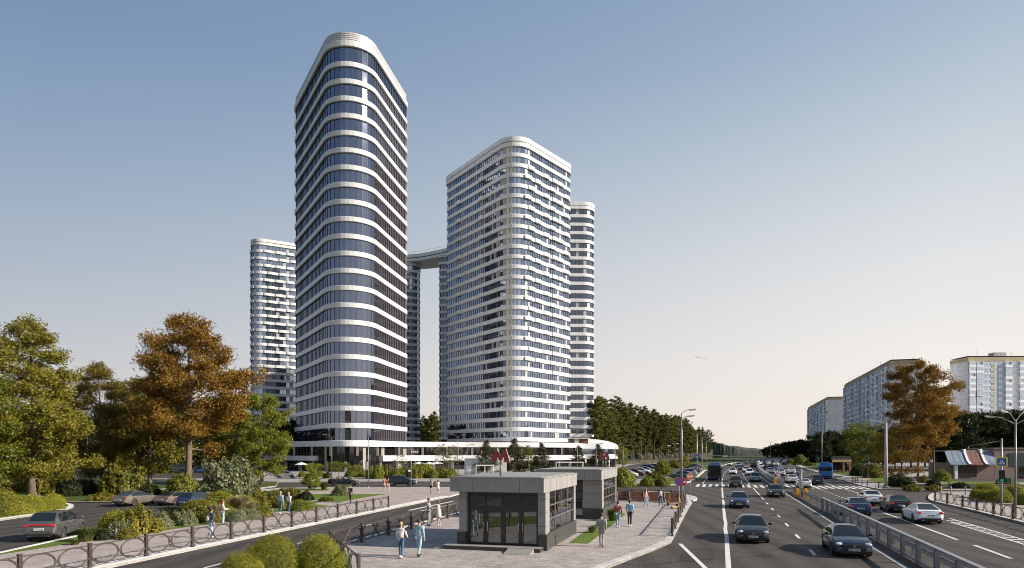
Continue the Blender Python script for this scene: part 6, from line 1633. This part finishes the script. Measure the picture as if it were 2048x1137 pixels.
p=G(376,1018.5); facing_('dark blue hatchback parked behind the flower bed','hatch','blue',p+d3*1.3,d3)
facing_('dark blue open convertible on the street before the tallest tower','convertible','slate',G(688,971.5),Vector((1,-.02,0)),0)
facing_('dark grey crossover on the street beside the slim traffic light pole','suv','slate',G(803,972.5),Vector((1,-.03,0)),0)
facing_('pale hatchback by the podium half hidden by the fresh green tree','hatch','silver',G(572,957,ZP),Vector((1,.1,0)))
for px,y,c_ in ((292,947,'navy'),(190,950,'slate'),(243,950,'black'),(405,946,'blue')):
    facing_('dark car parked in the shade under the left trees','sedan',c_,G(px,y,ZP),Vector((.9,.4,0)),2,'cars parked under the left trees')
zp=ZP+.02
dv=Vector((.93,-.36,0)).normalized()
for lab,k,c_,px,y,d in [('white hatchback in the car park, nearest to the second pavilion','hatch','white',1256,955,dv),('dark red hatchback in the car park behind the white hatchback','hatch','red',1270,952,dv),('white sedan in the car park right of the dark red hatchback','sedan','white',1283,948.5,dv),('silver sedan in the middle of the left car park row','sedan','silver',1292,945.5,dv),('black off-roader in the left car park row','suv','black',1298,941.5,dv),('dark grey off-roader near the far end of the left car park row','suv','slate',1309,938.5,dv),('silver hatchback at the far end of the left car park row','hatch','silver',1322,936,dv),('grey green sedan in front of the right car park row','sedan','teal',1363,957,-dv),('silver hatchback behind the grey green sedan in the car park','hatch','silver',1374,951.5,-dv),('dark sedan in the right car park row','sedan','slate',1380,947.5,-dv),('steel blue sedan in the right car park row','sedan','steel',1385,944,-dv),('black off-roader near the far end of the right car park row','suv','black',1386,940,-dv),('dark grey sedan at the far end of the right car park row','sedan','grey',1391,937.5,-dv)]:
    facing_(lab,k,c_,G(px,y,zp),d,1)
for px,Y,c_ in ((1704,205,'silver'),(1722,203,'steel'),(1738,206,'white')):
    facing_('car parked behind the bus shelter under the dark trees','sedan',c_,Q(px,Y,ZP),Vector((.9,-.3,0)),2,'cars parked behind the bus shelter')
# buses
def bus(label,col_,p,d,front=True):
    t=thing('bus',label,'bus',p,ang(d)); L,W,Hh=11.8,2.52,2.95; pm_=PAINT[col_]
    mb=MB(); rows=[(0.32,1.0,0),(.34,1.0,0),(1.05,1.0,0),(2.5,.985,.02),(2.8,.95,.06),(Hh,.80,.22)]
    def ringp(s,ins): return [(p.x,p.y) for p in rounded([(-L/2+ins,-W/2*s),(L/2-ins,-W/2*s),(L/2-ins,W/2*s),(-L/2+ins,W/2*s)],[.28]*4,6)]
    rs_=[(ringp(s,i),z) for z,s,i in rows]; n=len(rs_[0][0]); vs=[(x,y,z) for r,z in rs_ for x,y in r]
    fs=[(i*n+k,i*n+(k+1)%n,(i+1)*n+(k+1)%n,(i+1)*n+k) for i in range(len(rows)-1) for k in range(n)]+[tuple(range((len(rows)-1)*n,len(rows)*n)),tuple(range(n-1,-1,-1))]
    mb.add(vs,fs,0,False); mb.obj('body',pm_,t)
    mb=MB(); mb.box((0,0,Hh+.13),(5.2,1.7,.3),0,taper=.9); mb.box((-3.9,0,Hh+.1),(1.6,1.6,.24),0,taper=.9); mb.obj('roof_unit',pm_,t)
    for s in (1,-1):
        for k in range(6):
            mb=MB(); mb.box((-L/2+1.3+1.75*k,s*(W/2-.02),1.72),(1.62,.06,1.12)); mb.obj('side_window',m_cg,t)
    mb=MB(); mb.box((L/2-.02,0,1.62),(.07,W-.36,1.55)); mb.obj('windscreen',m_cg,t)
    mb=MB(); mb.box((L/2-.02,0,2.56),(.08,W-.6,.26)); mb.obj('destination_panel',m_trim,t)
    mb=MB(); mb.box((L/2-.0,0,.62),(.07,W-.4,.3)); mb.obj('front_bumper',m_trim,t)
    mb=MB(); mb.box((-L/2+.02,0,1.95),(.07,W-.5,.75)); mb.obj('rear_window',m_cg,t)
    mb=MB(); mb.box((-L/2+.0,0,.55),(.08,W-.3,.28)); mb.obj('rear_bumper',m_trim,t)
    for s in (1,-1):
        mb=MB(); ell(mb,(L/2-.02,s*.92,.72),(.06,.18,.1)); mb.obj('headlight',m_head,t)
        mb=MB(); mb.box((-L/2-.02,s*1.08,1.0),(.06,.14,.42)); mb.obj('tail_light',m_tail,t)
        mb=MB(); mb.box((L/2+.15,s*(W/2+.1),2.1),(.14,.16,.42)); mb.bar((L/2-.1,s*(W/2-.1),2.5),(L/2+.15,s*(W/2+.1),2.3),.04,.04); mb.obj('mirror',m_trim,t)
    tm_,rm_=wheel_for(.48)
    for x in (-3.2,3.3):
        for y in (-1,1): link('rim',rm_,link('wheel',tm_,t,(x,y*(W/2-.16),.48)))
    return t
p=G(1429,961); bus('dark blue city bus with a large windscreen coming towards the viewer in the kerb lane','busdark',p+U*5.9,-U)
p=G(1651.5,959); bus('bright blue city bus seen from behind at the stop on the right','busblue',p+Vector((.42,.907,0))*5.9,Vector((.42,.907,0)))
# ------------------------------------------------------------------ people
m_skin=M('skin',(.48,.30,.22),.55,0,.08,6.); m_skin2=M('skin_tan',(.38,.23,.16),.55,0,.08,6.)
def cloth(name,col): return M('cloth_'+name,col,.85,0,.22,9.)
CL={k:cloth(k,c) for k,c in (('white',(.66,.63,.60)),('cream',(.58,.52,.46)),('lightblue',(.27,.40,.47)),('sky',(.16,.40,.60)),('jeans',(.06,.11,.17)),('paleblue',(.30,.42,.52)),('navy',(.025,.03,.045)),('grey',(.26,.255,.25)),('midgrey',(.20,.21,.22)),('black',(.015,.015,.017)),('red',(.30,.045,.04)),('pink',(.55,.24,.22)),('teal',(.03,.07,.08)),('beige',(.45,.38,.31)),('denim',(.20,.33,.42)),('plaid',(.22,.05,.06)),('brown',(.10,.06,.04)))}
HAIR={k:M('hair_'+k,c,.6,0,.2,20.) for k,c in (('blond',(.42,.29,.13)),('dark',(.02,.015,.012)),('brown',(.09,.05,.03)),('auburn',(.18,.06,.03)),('grey',(.35,.34,.33)))}
def skin_obj(name,nodes,edges,mat,parent,sub=2):
    """one continuous skinned surface: nodes {name:(pos,radius)}"""
    keys=list(nodes); me=bpy.data.meshes.new(name); me.from_pydata([tuple(nodes[k][0]) for k in keys],[(keys.index(a),keys.index(b)) for a,b in edges],[])
    o=link(name,me,parent); me.materials.append(mat)
    md=o.modifiers.new('Skin','SKIN'); md.use_smooth_shade=True
    if not me.skin_vertices: return o
    sv_=me.skin_vertices[0].data
    for i,k in enumerate(keys):
        r=nodes[k][1]; sv_[i].radius=(r,r); sv_[i].use_root=(i==0)
    s=o.modifiers.new('Subdivision','SUBSURF'); s.levels=sub; s.render_levels=sub
    return o
def person(label,loc,face,ht=1.75,top='white',bottom='jeans',hair='brown',hairlong=False,female=False,step=.45,shoes='white',dress=False,short=False,jacket=False,arms=(.25,-.25),shorts=False,skin=None,bag=None,bend=.25,group=None):
    sk=skin or m_skin; k=ht/1.75; t=thing('person',label,'person',loc,face,group)
    V3=lambda x,y,z: Vector((x,y,z))*k
    n={}; e=[]
    sw=.17 if female else .195; hw=.085
    n['pelvis']=(V3(0,0,.96),.115*k); n['waist']=(V3(.0,0,1.12),(.10 if female else .115)*k); n['chest']=(V3(.01,0,1.32),(.115 if female else .13)*k); n['neck0']=(V3(0,0,1.45),.062*k); n['neck']=(V3(.01,0,1.52),.052*k); n['jaw']=(V3(.025,0,1.585),.068*k); n['head']=(V3(.012,0,1.655),.088*k); n['skull']=(V3(-.005,0,1.70),.075*k)
    e+= [('pelvis','waist'),('waist','chest'),('chest','neck0'),('neck0','neck'),('neck','jaw'),('jaw','head'),('head','skull')]
    for s,nm in ((1,'l'),(-1,'r')):
        n['sh'+nm]=(V3(0,s*sw,1.415),.062*k); a=arms[0 if s>0 else 1]; ab=.10
        el=V3(math.sin(a)*.29,s*(sw+.29*ab+.02),1.415-.285*math.cos(a)); n['el'+nm]=(el,.043*k)
        a2=a+bend+.12; wr=el+V3(math.sin(a2)*.25,s*.015,-.25*math.cos(a2)); n['wr'+nm]=(wr,.029*k)
        dirh=(wr-el).normalized(); palm=wr+dirh*.075*k; n['pa'+nm]=(palm,.033*k)
        e+=[('chest','sh'+nm),('sh'+nm,'el'+nm),('el'+nm,'wr'+nm),('wr'+nm,'pa'+nm)]
        for f in range(4):
            off=Vector((.026-.017*f,0,0))*k; b=palm+dirh*.03*k+off; m=b+dirh*(.042-.004*abs(f-1.2))*k+Vector((0,-s*.006,0)); tip=m+dirh*.034*k+Vector((0,-s*.014,0))
            n['f%s%da'%(nm,f)]=(b,.0095*k); n['f%s%db'%(nm,f)]=(m,.0085*k); n['f%s%dc'%(nm,f)]=(tip,.0075*k)
            e+=[('pa'+nm,'f%s%da'%(nm,f)),('f%s%da'%(nm,f),'f%s%db'%(nm,f)),('f%s%db'%(nm,f),'f%s%dc'%(nm,f))]
        tb=wr+dirh*.03*k+Vector((.03,0,0))*k; n['t%sa'%nm]=(tb,.012*k); n['t%sb'%nm]=(tb+dirh*.045*k+Vector((.014,-s*.01,0))*k,.009*k); e+=[('wr'+nm,'t%sa'%nm),('t%sa'%nm,'t%sb'%nm)]
        L_=step*(1 if s>0 else -1)*.5
        n['hip'+nm]=(V3(0,s*hw,.90),.092*k); kn=V3(math.sin(L_*.9)*.42+.03,s*(hw+.005),.90-.42*math.cos(L_*.9)); n['kn'+nm]=(kn,.057*k)
        b2=L_*.9-(.12 if L_>0 else .45*abs(step)); an=kn+V3(math.sin(b2)*.41,0,-.41*math.cos(b2)); n['an'+nm]=(an,.038*k)
        e+=[('pelvis','hip'+nm),('hip'+nm,'kn'+nm),('kn'+nm,'an'+nm)]
    zmin=min(n['anl'][0].z,n['anr'][0].z)-.085*k
    n={q:(p-Vector((0,0,zmin)),r) for q,(p,r) in n.items()}
    skin_obj('body',n,e,sk,t,1)
    g=lambda q,d: (n[q][0],n[q][1]+d*k)
    # clothing follows the same joints
    c={}; ce=[]
    for q in ('pelvis','waist','chest','neck0'): c[q]=g(q,.014 if not jacket else .022)
    if jacket or dress: c['pelvis']=(n['pelvis'][0]-Vector((0,0,.06*k)),.155*k if jacket else .15*k)
    ce+=[('pelvis','waist'),('waist','chest'),('chest','neck0')]; c['neck0']=(n['neck0'][0],.070*k)
    for nm in 'lr':
        c['sh'+nm]=g('sh'+nm,.013); ce.append(('chest','sh'+nm))
        if short or dress:
            c['el'+nm]=(n['sh'+nm][0].lerp(n['el'+nm][0],.55),.055*k); ce.append(('sh'+nm,'el'+nm))
        else:
            c['el'+nm]=g('el'+nm,.013); c['wr'+nm]=(n['wr'+nm][0].lerp(n['el'+nm][0],.05),.038*k); ce+=[('sh'+nm,'el'+nm),('el'+nm,'wr'+nm)]
        if jacket or not dress:
            pass
    skin_obj('jacket' if jacket else ('dress' if dress else 'shirt'),c,ce,CL[top],t,1)
    if dress:
        mb=MB(); z0=n['pelvis'][0].z; mb.lathe([(.125*k,z0+.16*k),(.165*k,z0),(.185*k,z0-.18*k),(.20*k,z0-.42*k),(.19*k,z0-.42*k)],14); mb.obj('skirt',CL[top],t)
    else:
        c={}; ce=[]; c['pelvis']=g('pelvis',.012)
        for nm in 'lr':
            c['hip'+nm]=g('hip'+nm,.012); c['kn'+nm]=g('kn'+nm,.012) if not shorts else (n['hip'+nm][0].lerp(n['kn'+nm][0],.7),.085*k); ce+=[('pelvis','hip'+nm),('hip'+nm,'kn'+nm)]
            if not shorts: c['an'+nm]=(n['an'+nm][0],.052*k); ce.append(('kn'+nm,'an'+nm))
        skin_obj('trousers',c,ce,CL[bottom],t,1)
    for nm in 'lr':
        a=n['an'+nm][0]; mb=MB(); tilt=0 if a.z<.12*k else .5
        rot=Matrix.Rotation(tilt,3,'Y')
        for cc,rr_ in (((.055,0,-.052),(.125,.046,.034)),((-.02,0,-.03),(.06,.043,.055))): ell(mb,a+rot@Vector(cc)*k,tuple(x*k for x in rr_),0,10,6,rot)
        mb.obj('shoe',CL[shoes],t)
    h=n['head'][0]; mb=MB(); ell(mb,h+Vector((-.018,0,.028))*k,(.104*k,.092*k,.104*k),0,14,9)
    vs=mb.v; mb.v=[(x,y,z) if not (x>h.x+.03*k and z<h.z+.045*k) else (h.x+.02*k,y*.9,max(z,h.z+.0*k)) for x,y,z in vs]
    if hairlong: ell(mb,h+Vector((-.06,0,-.10))*k,(.055*k,.085*k,.15*k),0,12,8)
    mb.obj('hair',HAIR[hair],t)
    mb=MB()
    for s in (1,-1): ell(mb,h+Vector((.082,s*.032,-.005))*k,(.010*k,.014*k,.008*k),0,8,4)
    mb.obj('eyes',CL['black'],t)
    mb=MB(); ell(mb,h+Vector((.094,0,-.032))*k,(.018*k,.013*k,.026*k),0,8,5)
    for s in (1,-1): ell(mb,h+Vector((-.005,s*.089,-.02))*k,(.018*k,.010*k,.03*k),0,8,5)
    mb.obj('nose_and_ears',sk,t)
    mb=MB(); ell(mb,h+Vector((.088,0,-.076))*k,(.006*k,.024*k,.006*k),0,8,4); mb.obj('mouth',CL['red'],t)
    if bag:
        b=thing('backpack','pale backpack with dark sides worn by the man at the left fence','backpack',t.location,face)
        mb=MB(); cc=n['chest'][0]+Vector((-.22,0,-.10))*k; ell(mb,cc,(.10,.17,.27),0,12,8); mb.obj('bag',CL['navy'],b)
        mb=MB(); ell(mb,cc+Vector((-.07,-.02,-.05)),(.06,.12,.18),0,10,6); mb.obj('pocket',CL['beige'],b)
        for s in (1,-1):
            mb=MB(); mb.tube([cc+Vector((.07,s*.1,.2)),cc+Vector((.2,s*.11,.30)),cc+Vector((.36,s*.11,.12)),cc+Vector((.28,s*.12,-.12)),cc+Vector((.06,s*.13,-.18))],.016,6); mb.obj('strap',CL['navy'],b)
    return t
AW=ang(U)     # away along the road
zp=ZP+.006
person('blonde woman in white top and jeans walking beside the pale blue suit',G(802,1116,zp),AW+.15,1.70,'white','jeans','blond',False,True,.42,'white',arms=(.15,.45))
person('man in a pale blue suit walking beside the blonde woman',G(838,1114,zp),AW-.05,1.82,'lightblue','lightblue','dark',False,False,.55,'black',jacket=True,arms=(.3,-.1))
person('man in a grey suit facing the woman in the white dress',G(857.5,1052,zp),-.1,1.86,'grey','grey','dark',False,False,.1,'black',jacket=True,arms=(.35,.35),bend=1.3,skin=m_skin2)
person('woman in a short white dress standing by the second fence',G(877.5,1051,zp),PI*.95,1.72,'white','white','auburn',True,True,.15,'white',dress=True,arms=(.2,.2),bend=.5)
person('man in a grey jacket walking away along the pavilion lawn',G(1203,1094,zp),AW,1.80,'midgrey','grey','dark',False,False,.5,'brown',jacket=True,arms=(.25,-.3))
person('man in a dark red plaid shirt walking beside the man in sky blue',G(1236,1055,zp),AW+.1,1.74,'plaid','denim','dark',False,False,.35,'white',arms=(.2,-.2),skin=m_skin2)
person('man in a sky blue shirt and dark jeans walking beside the plaid shirt',G(1259.5,1053,zp),AW,1.78,'sky','navy','dark',False,False,.4,'white',arms=(.2,-.2))
person('woman with long dark red hair in pink top near the wooden benches',G(1292,1015.5,zp),-.4,1.72,'pink','denim','auburn',True,True,.4,'white',arms=(.2,-.2))
person('woman with long dark hair in pale denim jacket near the wooden benches',G(1322,1013,zp),2.6,1.72,'paleblue','jeans','dark',True,True,.35,'white',arms=(.2,.2))
person('man in dark jacket and pale jeans with a backpack, on the left pavement',G(422,1076,zp),AW-.15,1.76,'teal','paleblue','dark',False,False,.6,'white',arms=(.3,-.2),bag=True)
person('woman in white top and pale trousers standing at the flower bed',G(446,1050,zp),.5,1.70,'cream','paleblue','auburn',True,True,.12,'pink',arms=(.3,.2),bend=1.0)
person('grey haired man in pale blue shirt strolling beside the woman in white',G(561,1028,zp),AW,1.82,'lightblue','jeans','grey',False,False,.4,'white',arms=(.2,-.2))
person('woman in white blouse and jeans strolling beside the grey haired man',G(577.5,1028,zp),AW-.1,1.74,'white','jeans','blond',False,True,.35,'white',arms=(.2,-.2))
person('man dressed in black walking across the lawn towards the fence',G(701,1006.5,zp),AW+PI-.1,1.80,'navy','black','brown',False,False,.4,'black',arms=(.25,-.25))
person('man in a red shirt and pale shorts before the dark grey crossover',G(769.5,982.5,zp),-1.2,1.74,'red','beige','brown',False,False,.35,'white',arms=(.2,-.2),shorts=True)
person('woman in dark top and pale trousers close behind the man in red',G(776.5,982,zp),-1.4,1.66,'black','cream','dark',True,True,.3,'white',arms=(.2,-.2))
person('woman in black shorts and pale top crossing the square',G(862,986.5,zp),1.2,1.72,'beige','black','brown',True,True,.5,'brown',shorts=True,short=True,arms=(.2,-.2))
person('woman in a short white dress crossing the square behind the one in black shorts',G(876,987,zp),2.0,1.64,'white','white','brown',True,True,.4,'white',dress=True,arms=(.2,-.2))
